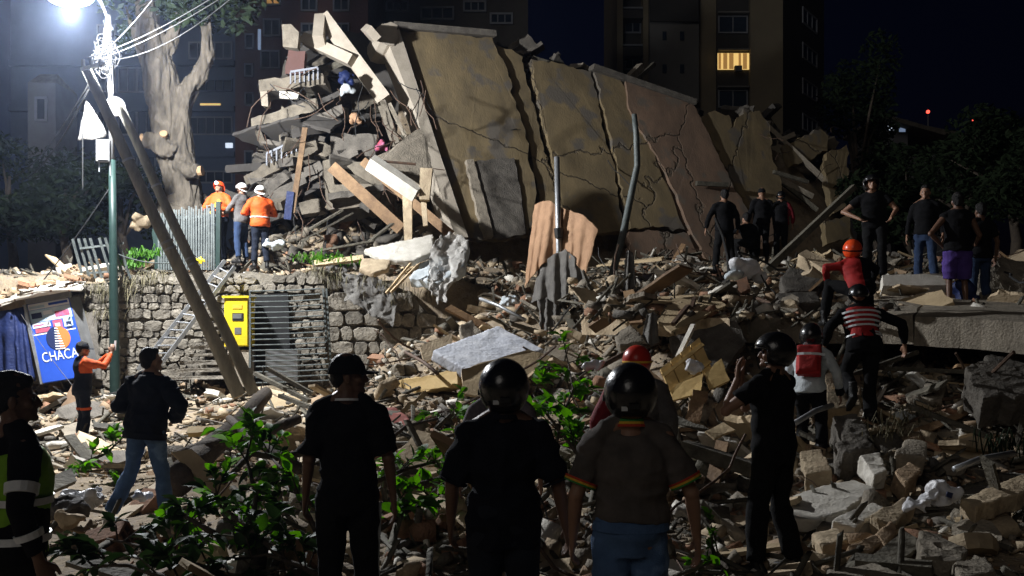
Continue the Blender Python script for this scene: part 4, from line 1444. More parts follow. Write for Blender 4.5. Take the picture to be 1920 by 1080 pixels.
# cabinet door of yellow planks
CD = [W(1237, 692, 12.2), W(1312, 632, 12.5), W(1336, 690, 12.2), W(1262, 748, 11.9)]
t = thing('panel_door', CD[3], 'yellow slatted cabinet door tilted on the heap', 'door')
nn = (CD[1] - CD[0]).cross(CD[3] - CD[0]).normalized()
if nn.y > 0:
    nn = -nn
for k in range(4):
    f0, f1 = k / 4 + .012, (k + 1) / 4 - .012
    b = MB()
    b.slab([CD[0].lerp(CD[1], f0), CD[0].lerp(CD[1], f1), CD[3].lerp(CD[2], f1), CD[3].lerp(CD[2], f0)], .03, .002, .2)
    b.build('plank', M['yellowpanel'], t)
b = MB()
b.slab([CD[0] - nn * .032, CD[1] - nn * .032, CD[2] - nn * .032, CD[3] - nn * .032], .02, .002, .3)
b.build('backing', M['wood'], t)
for f in (.25, .8):
    MB().beam(CD[0].lerp(CD[3], f) + nn * .012, CD[1].lerp(CD[2], f) + nn * .012, .05, .02, up=nn).build('batten', M['yellowpanel'], t)
slab('plywood_piece', [(1322, 700, 11.9), (1352, 672, 12.1), (1368, 712, 11.8), (1330, 730, 11.7)], .03, 'yellowpanel', 'yellow plywood corner right of the slatted door', 'board')
slab('plywood_piece', [(1256, 752, 11.6), (1312, 735, 11.6), (1318, 700, 11.9), (1268, 720, 11.8)], .03, 'yellowpanel', 'yellow plywood piece below the slatted door', 'board')
slab('drawer_front', [(1282, 790, 10.8), (1300, 730, 11.2), (1328, 735, 11.2), (1312, 790, 10.8)], .04, 'wood', 'orange brown drawer front standing on edge in rubble', 'board')
slab('plank', [(1264, 775, 10.6), (1330, 805, 10.2), (1338, 818, 10.2), (1262, 792, 10.5)], .04, 'greywood', 'long dark board behind the polo man shoulder', 'plank')
slab('board', [(1322, 808, 10.1), (1356, 792, 10.3), (1378, 806, 10.1), (1340, 822, 10)], .03, 'palewood', 'pale folded board corner near the hand-to-face man', 'board')
beam('fallen_pipe', (1282, 838, 9.0), (1412, 880, 8.6), .12, .12, 'greywood', 'thick grey pole lying behind the polo man arm', 'pole')
beam('white_rail', (1262, 690, 12.3), (1300, 610, 12.8), .06, .05, 'white', 'pale strip leaning beside the slatted yellow door', 'strip')
# mattress
MQ = WP([(803, 656, 13.6), (936, 607, 14.9), (1028, 654, 14.2), (884, 703, 13.0)])
b = MB()
b.slab([MQ[0].lerp(MQ[2], .03), MQ[1].lerp(MQ[3], .03), MQ[2].lerp(MQ[0], .03), MQ[3].lerp(MQ[1], .03)], .17, 0, .5)
o = fuse(b, 'mattress', M['mattress'], .022, None, 5, .012, (3, 3, 3), loc=MQ[3] - Vector((0, 0, .15)))
tag(o, 'bare pale blue mattress lying tilted on the heap', 'mattress')
slab('cardboard_sheet', [(866, 692, 12.8), (990, 655, 13.4), (1032, 668, 13.4), (1000, 700, 12.9), (925, 748, 12.4), (870, 738, 12.5)], .03, 'palewood', 'brown cardboard sheet propped below the mattress', 'sheet')
slab('plaster_block', [(862, 610, 14.6), (886, 598, 14.8), (905, 622, 14.6), (868, 640, 14.5)], .15, 'concrete', 'grey plaster block propped behind the mattress', 'block')
slab('board', [(788, 648, 14.4), (846, 625, 14.6), (850, 655, 14.4), (796, 680, 14.2)], .05, 'plaster', 'dusty pinkish board standing left of the mattress', 'board')
slab('yellow_beam', [(688, 724, 14.9), (856, 694, 13.3), (858, 720, 13.2), (704, 754, 14.7)], .3, 'yellowpanel', 'thick ochre beam lying in front of the stone wall', 'beam', jit=.02)
slab('plank', [(748, 772, 11.7), (798, 732, 12.2), (802, 738, 12.2), (754, 778, 11.7)], .03, 'palewood', 'short pale plank leaning beside the red seat', 'plank')
b = MB()
b.slab(WP([(708, 778, 11.2), (722, 764, 11.5), (744, 763, 11.5), (770, 784, 11.2), (766, 800, 11.0), (712, 800, 11.0)]), .1, 0, .4)
o = fuse(b, 'seat_cushion', M['pinkseat'], .02, None, 5, .02, (5, 5, 5), loc=W(740, 805, 11))
tag(o, 'dusty red vinyl seat cushion beside the capped man', 'cushion')
# slab fragments and sheets on the terrace edge
slab('plaster_slab', [(682, 466, 19.8), (812, 438, 20.4), (814, 470, 19.9), (776, 488, 19.5), (716, 486, 19.5)], .14, 'white', 'broad cream plaster slab lying on the terrace edge')
slab('plaster_slab', [(680, 482, 19.5), (734, 486, 19.4), (728, 502, 19.1), (700, 512, 18.9), (672, 502, 19.1)], .12, 'plaster', 'smaller cream plaster slab tipped over the terrace edge')
slab('plank', [(588, 488, 19.9), (680, 478, 19.8), (682, 486, 19.7), (590, 497, 19.8)], .06, 'palewood', 'long pale plank along the terrace edge', 'plank')
for a, b, lb in (((724, 550, 19.0), (770, 494, 19.3), 'left'), ((733, 548, 18.95), (784, 496, 19.3), 'right')):
    beam('stick', a, b, .05, .04, 'palewood', lb + ' of two thin sticks poking down from the slab', 'stick')
cloth('plastic_sheet', WP([(812, 448, 19.9), (850, 440, 20.2), (885, 452, 20)]), WP([(800, 530, 19.0), (818, 568, 18.8), (836, 558, 18.9)]), 'plastic', 'torn translucent plastic sheet hanging over the terrace edge', 'plastic sheet', 44, 32, .03, 3, crumple=.07)
MBm = MB()
MBm.slab(WP([(768, 520, 19.4), (790, 492, 19.8), (862, 470, 20), (878, 456, 20.1), (870, 500, 19.6), (820, 530, 19.1)]), .22, .0, .4)
o = fuse(MBm, 'foam_bundle', M['whitefab'], .03, None, 4, .07, (3, 3, 3), loc=W(820, 535, 19.3))
tag(o, 'pale bundled bedding half under the plastic sheet', 'bedding')
for a, b, w, lb in (((622, 312, 22), (752, 430, 21.6), .26, 'widest brown plank slanting below the broken balconies'), ((680, 302, 22.4), (846, 440, 21.6), .2, 'long brown plank slanting toward the cream column foot'),
                    ((742, 340, 22.3), (800, 372, 22), .12, 'short brown plank between two fallen beams'), ((548, 400, 22), (572, 240, 22.6), .12, 'upright brown post against the broken balconies')):
    beam('plank', a, b, w, .05, 'wood', lb, 'plank', up=(0, -1, 0))
beam('blue_post', (540, 412, 21.6), (546, 360, 21.6), .16, .16, 'bluetarp', 'dark blue post standing right of the orange rescuer', 'post', up=(0, -1, 0))
for k, (a, b) in enumerate((((580, 430, 21.2), (640, 395, 21.6)), ((565, 452, 21), (660, 400, 21.4)), ((690, 455, 20.9), (735, 420, 21.2)), ((600, 470, 20.6), (700, 452, 20.8)))):
    beam('grey_board', a, b, .22, .04, 'greywood', ['upper grey board in the jumble behind the terrace', 'long grey board under the upper one behind the terrace', 'short grey board beside the white column stub', 'flat grey board nearest the terrace edge'][k], 'board')
# cloths hanging on the upright pole
t = thing('upright_pole', W(1040, 610, 18.5), 'straight upright pole holding the draped peach cloth', 'pole')
MB().tube([W(1036, 620, 18.5), W(1048, 470, 18.4), W(1044, 294, 18.4)], [.06, .055, .05], 10).build('shaft', M['steel'], t, smooth=True)
MB().tube([W(1047, 428, 18.33), W(1048, 446, 18.33)], [.085, .075], 10).build('clamp', M['blackplastic'], t)
cloth('peach_cloth', WP([(1002, 384, 19.0), (1018, 376, 18.85), (1034, 377, 18.6), (1050, 390, 18.5)]),
      WP([(983, 540, 18.8), (996, 520, 18.6), (1014, 500, 18.45), (1046, 478, 18.4)]), 'peach', 'peach coloured cloth draped over the upright pole', 'cloth', 48, 36, .035, 3.5, seed=1.0, crumple=.012,
      extra=((WP([(1048, 388, 18.6), (1068, 394, 18.4), (1092, 402, 18.1), (1122, 430, 17.8)]), WP([(1050, 472, 18.5), (1066, 482, 18.2), (1082, 498, 17.95), (1099, 514, 17.7)])), 1.0, 3.6))
cloth('grey_cloth', WP([(1010, 500, 18.6), (1036, 478, 18.3), (1060, 468, 18.2), (1078, 484, 18.0), (1098, 508, 17.9)]),
      WP([(996, 568, 18.5), (1022, 558, 18.3), (1046, 574, 18.1), (1066, 556, 18.0), (1092, 574, 17.8), (1108, 540, 17.7)]), 'greycloth', 'grey cloth hanging below the peach cloth', 'cloth', 72, 36, .085, 4.6, seed=2.2, crumple=.012)
cloth('dark_cloth', WP([(1006, 560, 18.35), (1030, 552, 18.4), (1056, 560, 18.4)]), WP([(1012, 612, 18.2), (1026, 640, 18.0), (1046, 622, 18.2)]), 'greycloth', 'dark hanging rag lowest under the peach cloth', 'cloth', 40, 24, .06, 3, seed=4, crumple=.03)
o = MB().tube([W(1128, 580, 18.2), W(1148, 515, 18.4), W(1168, 440, 18.7), W(1186, 352, 19), W(1195, 310, 19), W(1193, 250, 19), W(1189, 214, 19)], [.072, .07, .067, .064, .06, .056, .05], 12).build('bent_pole', M['fence'], None, smooth=True, loc=W(1130, 574, 18.2))
tag(o, 'tall bent steel pole standing in front of the wall', 'pole')
cloth('black_rag', WP([(1174, 470, 15.4), (1180, 468, 15.4), (1186, 474, 15.4)]), WP([(1168, 540, 15.3), (1182, 548, 15.3), (1194, 530, 15.3)]), 'greycloth', 'small black rag hanging beside the bent pole', 'rag', 16, 12, .04, 2)
cloth('black_sheet', WP([(1212, 590, 13.2), (1222, 586, 13.2), (1232, 592, 13.2)]), WP([(1206, 632, 13.1), (1222, 650, 13.0), (1236, 640, 13.1)]), 'greycloth', 'black plastic sheet hanging over the pale slab edge', 'rag', 16, 12, .05, 2)
o = MB().beam(W(1436, 508, 17), W(1602, 350, 17.5), .13, .12, w2=.1).build('leaning_beam', M['greywood'], None, loc=W(1436, 508, 17))
tag(o, 'long dark beam leaning up to the right behind bending man', 'beam')
slab('timber_log', [(1497, 476, 15.6), (1512, 468, 15.8), (1560, 492, 15.4), (1548, 506, 15.2)], .2, 'plaster', 'short pale round-edged beam left of the red jacketed climber', 'beam')
for pts, lb in (([(1462, 520, 15), (1480, 498, 15.3), (1548, 516, 15), (1536, 545, 14.6), (1470, 548, 14.5)], 'upper cracked grey wall block on the long slab'),
                ([(1455, 548, 14.4), (1535, 545, 14.5), (1540, 566, 14.1), (1462, 570, 14)], 'lower layered grey wall block on the long slab')):
    slab('wall_block', pts, .22, 'darkconc', lb, 'block')
slab('tile_piece', [(1374, 528, 15), (1400, 518, 15.1), (1408, 540, 14.8), (1382, 552, 14.6)], .06, 'brick', 'reddish broken tile below the dusty white sack', 'tile')
slab('white_block', [(1655, 516, 15), (1788, 512, 15), (1790, 534, 14.8), (1656, 536, 14.8)], .3, 'white', 'low white painted block behind the jeans man feet', 'block', jit=.01)
slab('chunk', [(1826, 500, 14.8), (1880, 480, 15), (1930, 492, 15), (1930, 560, 14.3), (1850, 572, 14.2), (1828, 545, 14.5)], .5, 'concrete', 'rough grey concrete lump at right end of the slab', 'chunk', jit=.05)
slab('chunk', [(1812, 690, 11.6), (1870, 660, 12), (1935, 652, 12), (1935, 740, 11), (1840, 745, 11)], .4, 'darkconc', 'big dark rounded boulder under the slab at right', 'boulder', jit=.05)
for a, b, lb in (((1500, 736, 11.6), (1720, 660, 12.6), 'pale'), ((1640, 690, 11.8), (1880, 700, 11.9), 'long'), ((1700, 760, 10.6), (1860, 820, 10), 'short')):
    beam('branch', a, b, .05, .05, 'greywood', lb + ' grey stick under the long floor slab', 'stick')
# near slabs on the right
slab('painted_slab', [(1474, 930, 8.9), (1530, 912, 9.1), (1600, 898, 9.3), (1640, 914, 9.1), (1588, 955, 8.5), (1532, 976, 8.3), (1476, 972, 8.3)], .11, 'white', 'large white painted slab right of the hand-to-face man')
slab('painted_slab', [(1560, 976, 8.0), (1636, 940, 8.4), (1660, 952, 8.3), (1604, 988, 7.9)], .12, 'white', 'smaller white slab in front of the large white one')
slab('wall_block', [(1632, 966, 8.0), (1695, 930, 8.4), (1720, 946, 8.3), (1668, 990, 7.8)], .16, 'plaster', 'tan wall block beside the smaller white slab', 'block')
slab('wall_block', [(1640, 1000, 7.5), (1672, 974, 7.8), (1682, 990, 7.7), (1662, 1026, 7.3)], .2, 'tanbrick', 'upright tan block in front of the tan wall block', 'block')
slab('wall_block', [(1592, 1022, 7.2), (1640, 1000, 7.5), (1656, 1016, 7.4), (1616, 1044, 7.1)], .16, 'tanbrick', 'tan block lying nearest below the upright one', 'block')
slab('wall_block', [(1520, 1000, 7.7), (1570, 988, 7.8), (1592, 1010, 7.5), (1540, 1024, 7.3)], .12, 'plaster', 'flat tan block left of the upright block', 'block')
slab('chunk', [(1722, 995, 7.2), (1765, 1000, 7.2), (1815, 1030, 6.9), (1806, 1056, 6.6), (1726, 1040, 6.7)], .18, 'concrete', 'rough aggregate chunk near the lower right corner', 'chunk', jit=.03)
slab('plank', [(1604, 1036, 6.9), (1750, 1050, 6.6), (1748, 1064, 6.5), (1602, 1050, 6.8)], .07, 'greywood', 'dark flat plank near the lower right corner', 'plank')
slab('floor_piece', [(1550, 1064, 6.6), (1640, 1056, 6.7), (1720, 1084, 6.2), (1560, 1100, 6.0)], .1, 'concrete', 'grey floor piece at the bottom right of centre', 'slab')
slab('wall_block', [(1790, 1050, 6.6), (1850, 1044, 6.7), (1868, 1070, 6.4), (1800, 1085, 6.2)], .14, 'concrete', 'squared block at the bottom right corner', 'block')
slab('wall_block', [(1800, 935, 8.2), (1900, 895, 8.6), (1940, 884, 8.7), (1940, 915, 8.4), (1830, 950, 8)], .16, 'plaster', 'long tan beam piece at the right edge', 'beam')
slab('wall_block', [(1700, 820, 9.9), (1740, 828, 9.8), (1738, 858, 9.5), (1680, 850, 9.5)], .22, 'concrete', 'pale squared stone beside the sparse grass tuft', 'block')
slab('chunk', [(1612, 852, 9.5), (1650, 848, 9.6), (1664, 880, 9.2), (1640, 892, 9.1)], .2, 'white', 'small white faced chunk right of the climbing rescuer', 'chunk')
slab('chunk', [(1676, 880, 9.2), (1706, 866, 9.4), (1728, 884, 9.2), (1700, 904, 9)], .22, 'tanbrick', 'brownish rounded stone above the white plastic bag', 'stone', jit=.03)
slab('step_slab', [(1545, 700, 11.9), (1612, 690, 12.2), (1616, 760, 11.4), (1548, 768, 11.3)], .3, 'plaster', 'upright tan slab behind the white-sleeved rescuer', 'slab')
slab('wall_block', [(1500, 845, 9.8), (1540, 840, 9.8), (1560, 880, 9.4), (1510, 890, 9.4)], .2, 'plaster', 'pale block under the white-sleeved rescuer feet', 'block')
slab('chunk', [(1560, 780, 10.6), (1610, 775, 10.6), (1640, 835, 10), (1580, 850, 9.8)], .35, 'darkconc', 'dark grey boulder beneath the climbing rescuer boot', 'boulder', jit=.05)
# fallen logs at left centre
for a, b, r0, r1, lb in (((330, 905, 10), (498, 742, 14), .16, .1, 'thick dark fallen trunk behind the jacket man'), ((330, 860, 10.6), (560, 790, 12), .08, .06, 'thinner dark log lying beside the thick trunk'),
                         ((560, 880, 8.6), (430, 790, 10.5), .05, .04, 'slim dark bough under the leafy branches')):
    A, B = W(*a), W(*b)
    pts = [A.lerp(B, i / 6) + Vector((0, 0, math.sin(i * 1.3) * .03)) for i in range(7)]
    tag(MB().tube(pts, [r0 + (r1 - r0) * i / 6 for i in range(7)], 10).build('fallen_log', M['darkbark'], None, smooth=True, loc=A), lb, 'log')
slab('yellow_plank', [(352, 800, 13.2), (455, 795, 13.2), (456, 806, 13), (352, 812, 13)], .06, 'yellowpanel', 'yellow plank on the ground right of jacket man', 'plank')
slab('plank', [(176, 790, 14), (300, 808, 13.6), (300, 818, 13.4), (176, 800, 13.8)], .05, 'greywood', 'grey plank lying behind the photographing rescuer feet', 'plank')
for k, (a, b) in enumerate((((478, 700, 17), (580, 752, 15.6)), ((500, 690, 16.2), (585, 738, 16)), ((525, 742, 15.8), (600, 770, 14.8)))):
    beam('loose_pole', a, b, .07, .06, 'greywood', ['upper', 'middle', 'lower'][k] + ' loose pole lying below the barred grille', 'pole')


def lump(name, px, py, d, r, m, label, cat, seed=0, wr=.06, vox=.02, ws=5):
    rng = random.Random(seed)
    c = W(px, py, d)
    b = MB()
    b.ball(c, [q * .75 for q in r], 16, 10)
    for _ in range(8):
        b.ball(c + Vector((rng.uniform(-.8, .8) * r[0], rng.uniform(-.5, .5) * r[1], rng.uniform(-.7, .6) * r[2])), [q * rng.uniform(.35, .6) for q in r], 12, 8, Euler((rng.uniform(-1, 1), rng.uniform(-1, 1), 0)).to_matrix())
    o = fuse(b, name, M[m], vox, None, 2, wr, (ws, ws, ws), seed=seed, loc=c - Vector((0, 0, r[2])))
    return tag(o, label, cat)


lump('white_sack', 1402, 504, 15.4, (.26, .2, .2), 'bag', 'dusty white sack on the rubble beside the standing dark men', 'sack', 1)
lump('white_sack', 1372, 516, 15.3, (.16, .12, .1), 'whitefab', 'smaller pale bundle left of the dusty white sack', 'bundle', 2)
lump('plastic_bag', 1300, 690, 11.7, (.1, .07, .1), 'bag', 'small white plastic bag hanging on the slatted yellow door', 'bag', 3, .05, .012, 9)
lump('plastic_bag', 1762, 925, 8.2, (.15, .11, .13), 'bag', 'white plastic bag with dark print among the right rubble', 'bag', 4, .07, .012, 9)
lump('plastic_bag', 1722, 945, 8.0, (.1, .07, .05), 'bag', 'flattened white plastic scrap left of the printed bag', 'bag', 5, .05, .012, 9)
p = W(1780, 928, 8.07)
tag(MB().box(p, (.05, .01, .045), (0, .3, 0)).build('bag_print', M['navyprint'], None), 'small dark print patch on the white plastic bag', 'print')
lump('blue_drum', 1810, 552, 14.3, (.17, .15, .26), 'bluetarp', 'blue plastic sack standing behind the purple shorts man', 'sack', 6, .03)
lump('white_sheet', 160, 936, 9.0, (.2, .2, .05), 'bag', 'crumpled white plastic sheet lying on the bare ground', 'sheet', 7, .1, .015, 8)
lump('dark_clothes', 132, 950, 8.6, (.16, .2, .06), 'greyfab', 'heap of dark clothes near the lime vest man', 'clothes', 8, .08, .015, 8)
lump('tan_bag', 138, 972, 8.3, (.13, .1, .06), 'plaster', 'dusty tan bag lying in front of the dark clothes', 'bag', 9, .06, .015, 8)
lump('white_shoe', 266, 930, 9.4, (.08, .1, .04), 'bag', 'white scrap of cloth behind the jacket man legs', 'scrap', 10, .05, .012, 9)
lump('blue_bundle', 648, 144, 23.4, (.17, .15, .16), 'bluetarp', 'dark blue bundle caught under the leaning beam', 'bundle', 11)
lump('pale_bundle', 650, 166, 23.3, (.17, .15, .13), 'whitefab', 'pale bundle hanging below the dark blue bundle', 'bundle', 12)
lump('red_clothes', 716, 272, 23.0, (.12, .12, .18), 'redprint', 'red and white clothes caught beside the cream column', 'clothes', 13)
lump('orange_clothes', 666, 220, 23.2, (.13, .1, .16), 'peach', 'faded orange and pale clothes hanging in the break', 'clothes', 14)
lump('white_rag', 510, 458, 20.6, (.25, .12, .1), 'whitefab', 'white rag on the terrace beside the orange rescuers boots', 'rag', 15)
lump('tarp_heap', 268, 418, 21.6, (.2, .25, .17), 'plaster', 'crumpled tan tarp heap left of the fence', 'tarp', 16)
lump('yellow_scrap', 375, 488, 20.2, (.1, .05, .08), 'yellow', 'small yellow scrap at the foot of the iron fence', 'scrap', 17, .04, .015)
cloth('grey_tarp', WP([(640, 510, 19.7), (700, 515, 19.75), (745, 545, 19.8)]), WP([(648, 560, 19.6), (690, 590, 19.5), (738, 612, 19.5)]), 'greycloth', 'grey tarpaulin hanging down the stone wall', 'tarpaulin', 48, 34, .03, 2.3, crumple=.06)


# ------------------------------------------------------------------ rubble
def unit_rocks():
    T = []
    rng = random.Random(77)
    for k in range(7):
        bm = bmesh.new()
        bmesh.ops.create_icosphere(bm, subdivisions=1 if k < 5 else 2, radius=1)
        for v in bm.verts:
            v.co *= rng.uniform(.75, 1.12)
        for _ in range(4):
            n = Vector((rng.gauss(0, 1), rng.gauss(0, 1), rng.gauss(0, 1))).normalized()
            dd = rng.uniform(.3, .62)
            for v in bm.verts:
                q = v.co.dot(n)
                if q > dd:
                    v.co -= n * (q - dd)
        bmesh.ops.triangulate(bm, faces=bm.faces)
        bm.verts.ensure_lookup_table()
        T.append((np.array([v.co[:] for v in bm.verts]), np.array([[v.index for v in f.verts] for f in bm.faces])))
        bm.free()
    for k in range(7):
        m = MB()
        c = []
        for z in (-1, 1):
            for x, y in ((-1, -1), (1, -1), (1, 1), (-1, 1)):
                c.append((x * rng.uniform(.8, 1), y * rng.uniform(.75, 1), z * rng.uniform(.8, 1)))
        m.hexa(c)
        f = []
        for q in m.f:
            f += [(q[0], q[1], q[2]), (q[0], q[2], q[3])]
        T.append((np.array(m.v), np.array(f)))
    return T


ROCKS = unit_rocks()


def rot_mats(e):
    cx, cy, cz = np.cos(e).T
    sx, sy, sz = np.sin(e).T
    R = np.empty((len(e), 3, 3))
    R[:, 0] = np.stack([cy * cz, sx * sy * cz - cx * sz, cx * sy * cz + sx * sz], -1)
    R[:, 1] = np.stack([cy * sz, sx * sy * sz + cx * cz, cx * sy * sz - sx * cz], -1)
    R[:, 2] = np.stack([-sy, sx * cy, cx * cy], -1)
    return R


def rubble_mass(name, n, label, seed, dens, smin, smax, zoff=.2, mats=None, flat=.6, sticks=0.0, yr=(4.5, 24), kind='stuff', ypow=.8):
    rg = np.random.default_rng(seed)
    y = yr[0] + (yr[1] - yr[0]) * rg.random(n * 4) ** ypow
    x = (rg.random(n * 4) * 2 - 1) * (y * .56 + .6)
    keep = rg.random(n * 4) < dens(x, y)
    x, y = x[keep][:n], y[keep][:n]
    n = len(x)
    s = smin + (smax - smin) * rg.random(n) ** 3.2
    st = rg.random(n) < sticks
    sc = np.stack([s * rg.uniform(.7, 1.3, n), s * rg.uniform(.5, 1, n), s * rg.uniform(.18, flat, n)], -1)
    sc[st] = np.stack([rg.uniform(.12, .5, st.sum()), rg.uniform(.012, .035, st.sum()), rg.uniform(.006, .02, st.sum())], -1)
    e = np.stack([rg.normal(0, .5, n), rg.normal(0, .5, n), rg.uniform(0, 6.28, n)], -1)
    R = rot_mats(e)
    z = H(x, y) + sc[:, 2] * zoff + rg.random(n) ** 3 * np.minimum(s, .12)
    pos = np.stack([x, y, z], -1)
    tp = np.where(st | (rg.random(n) < .8), rg.integers(7, 14, n), rg.integers(0, 7, n))
    mi = rg.choice(len(mats), n, p=[m[1] for m in mats])
    mi = np.where(st, len(mats) - 1, mi)
    VS, FS, MI = [], [], []
    base = 0
    for k, (tv, tf) in enumerate(ROCKS):
        idx = np.where(tp == k)[0]
        if not len(idx):
            continue
        v = np.einsum('nij,nvj->nvi', R[idx], tv[None] * sc[idx][:, None, :]) + pos[idx][:, None, :]
        f = tf[None] + (np.arange(len(idx)) * len(tv))[:, None, None] + base
        VS.append(v.reshape(-1, 3))
        FS.append(f.reshape(-1, 3))
        MI.append(np.repeat(mi[idx], len(tf)))
        base += len(idx) * len(tv)
    VS, FS, MI = np.concatenate(VS), np.concatenate(FS), np.concatenate(MI)
    me = bpy.data.meshes.new(name)
    me.vertices.add(len(VS))
    me.vertices.foreach_set('co', VS.reshape(-1))
    me.loops.add(FS.size)
    me.loops.foreach_set('vertex_index', FS.reshape(-1).astype(np.int32))
    me.polygons.add(len(FS))
    me.polygons.foreach_set('loop_start', np.arange(0, FS.size, 3, dtype=np.int32))
    for m in mats:
        me.materials.append(M[m[0]])
    me.polygons.foreach_set('material_index', MI.astype(np.int32))
    me.update(calc_edges=True)
    o = link(name, me)
    return tag(o, label, 'rubble', kind=kind)


def cover(x, y):
    m = vnoise(np.stack([x * .55, y * .55, x * 0], -1)) * .5 + .5
    left = (x < -2.2) & (y < 13.5)
    d = np.where(left, .06 + .3 * m ** 3, .4 + .65 * m)
    return np.where((x < -1) & (y > 20.3) & (y < 21.2), d * .5, d)


MIXR = [('plaster', .27), ('concrete', .27), ('tanbrick', .10), ('brick', .10), ('white', .08), ('darkconc', .12), ('greywood', .06)]
rubble_mass('rubble', 21000, 'bed of small broken masonry crumbs covering the ground', 3, cover, .010, .085, mats=MIXR, sticks=.06)
rubble_mass('rubble', 5200, 'coarser broken masonry and splinters spread over the heaps', 4, lambda x, y: cover(x, y) * np.where((x < -2.2) & (y < 14), .12, 1), .035, .19, mats=MIXR, sticks=.22)
rubble_mass('grit', 9000, 'fine grit and chips over the near ground', 5, lambda x, y: np.where(y < 15, .8, .1), .006, .035, mats=MIXR, yr=(4.5, 15), ypow=.7)
# rubble on top of the two slabs and the mound by the broken balconies
_H = H


def on_slab(x, y):
    z = _H(x, y)
    return np.where((x > 1) & (x < 7.5) & (y > 13.2) & (y < 17), np.maximum(z, 2.03 + (y - 13.3) * .2), z)


H = on_slab
rubble_mass('rubble', 2600, 'crumbled masonry lying on top of the floor slabs', 6, lambda x, y: np.where((x > .9) & (x < 7) & (y > 13.4 + np.where(x > 2.8, -(x - 2.8) * .4, 0)), np.where(x < 3.2, 1, .35), 0), .02, .14, mats=MIXR, sticks=.12, yr=(12.2, 16.5), ypow=1)
H = _H

rubble_mass('rubble', 2600, 'broken masonry piled below the broken balconies', 7, lambda x, y: np.where((x > -7.5) & (x < -1.6) & (y > 21.2), 1, 0), .03, .28, mats=[('darkconc', .4), ('concrete', .3), ('plaster', .1), ('brick', .1), ('greywood', .1)], sticks=.25, yr=(21, 27.5), ypow=1)
# individually placed bricks, blocks, boards and stones (those that show largest)
# keep the scattered pieces off the things laid out one by one above
HERO = ((1160, 605, 15, 80), (915, 660, 14.2, 125), (770, 725, 14.4, 95), (1290, 700, 12.3, 75), (1300, 585, 14, 80), (740, 785, 11.3, 40), (945, 710, 13.2, 85), (1555, 935, 9, 90), (1640, 970, 8.4, 60), (1760, 925, 8.4, 50), (750, 470, 20.3, 70), (690, 700, 16, 60), (545, 690, 19.3, 60))


MARKS = ((95, 640, 'the blue printed kiosk'), (155, 740, 'the orange-sleeved rescuer'), (215, 700, 'the lamp post base'), (300, 830, 'the man in navy jacket'), (400, 700, 'the foot of the leaning poles'),
         (445, 690, 'the yellow cabinet'), (545, 690, 'the barred grille'), (650, 800, 'the man in black cap'), (770, 720, 'the ochre beam'), (740, 785, 'the red seat cushion'), (900, 650, 'the pale mattress'),
         (945, 820, 'the centre black helmet man'), (1060, 780, 'the upright leafy branch'), (1050, 500, 'the peach cloth'), (1150, 500, 'the bent steel pole'), (1180, 850, 'the polo shirt man'), (1200, 650, 'the red-helmeted person'),
         (1290, 690, 'the yellow slatted door'), (1300, 580, 'the brown ceiling board'), (1358, 460, 'the lone dark standing man'), (1400, 505, 'the dusty white sack'), (1445, 460, 'the close dark pair'),
         (1450, 800, 'the hands-to-face man'), (1345, 860, 'the thick grey pole'), (1520, 730, 'the white-sleeved rescuer'), (1610, 650, 'the striped red vest'), (1620, 520, 'the orange-helmeted rescuer'), (1740, 480, 'the blue jeans man'),
         (1800, 540, 'the purple shorts'), (1870, 700, 'the big dark boulder'), (1550, 935, 'the large white slab'), (1690, 960, 'the tan wall blocks'), (1760, 925, 'the white plastic bag'), (1860, 920, 'the tan beam piece'),
         (1500, 1040, 'the lower right floor piece'), (750, 470, 'the cream plaster slab'), (600, 470, 'the terrace planks'), (680, 520, 'the hanging roots'), (820, 500, 'the torn plastic sheet'), (130, 950, 'the dark clothes heap'),
         (480, 800, 'the fallen dark trunk'), (560, 900, 'the leafy branches'), (790, 880, 'the bright leafy branch'), (1690, 790, 'the dry grass tuft'), (1240, 470, 'the pinkish panel foot'), (940, 470, 'the ochre panel foot'), (1780, 640, 'the grey floor slab edge'))
KIND = {'plate': 'thin wall plate', 'plank': 'long split plank', 'bar': 'bent steel bar', 'brick': 'loose clay brick', 'block': 'hollow clay block', 'board': 'splintered board', 'stone': 'angular stone', 'chunk': 'flat slab fragment'}


def describe(nm, m, sc, rot, x, y, z):
    """what a loose piece looks like and what it lies beside"""
    px, py = 960 + x * F / y, HY - (z - CZ) * F / y
    near = min(MARKS, key=lambda q: (q[0] - px) ** 2 + 2 * (q[1] - py) ** 2)
    dx, dy = px - near[0], py - near[1]
    rel = ('below' if dy > 0 else 'above') if abs(dy) > abs(dx) else ('right of' if dx > 0 else 'left of')
    tl = math.hypot(rot[0], rot[1])
    how = 'steeply tilted' if tl > .62 else ('tilted' if tl > .3 else 'flat')
    big = 'large ' if sc > 1.15 else ('small ' if sc < .75 else '')
    return f"{big}{how} {TONE[m]} {KIND[nm]} {rel} {near[2]}"


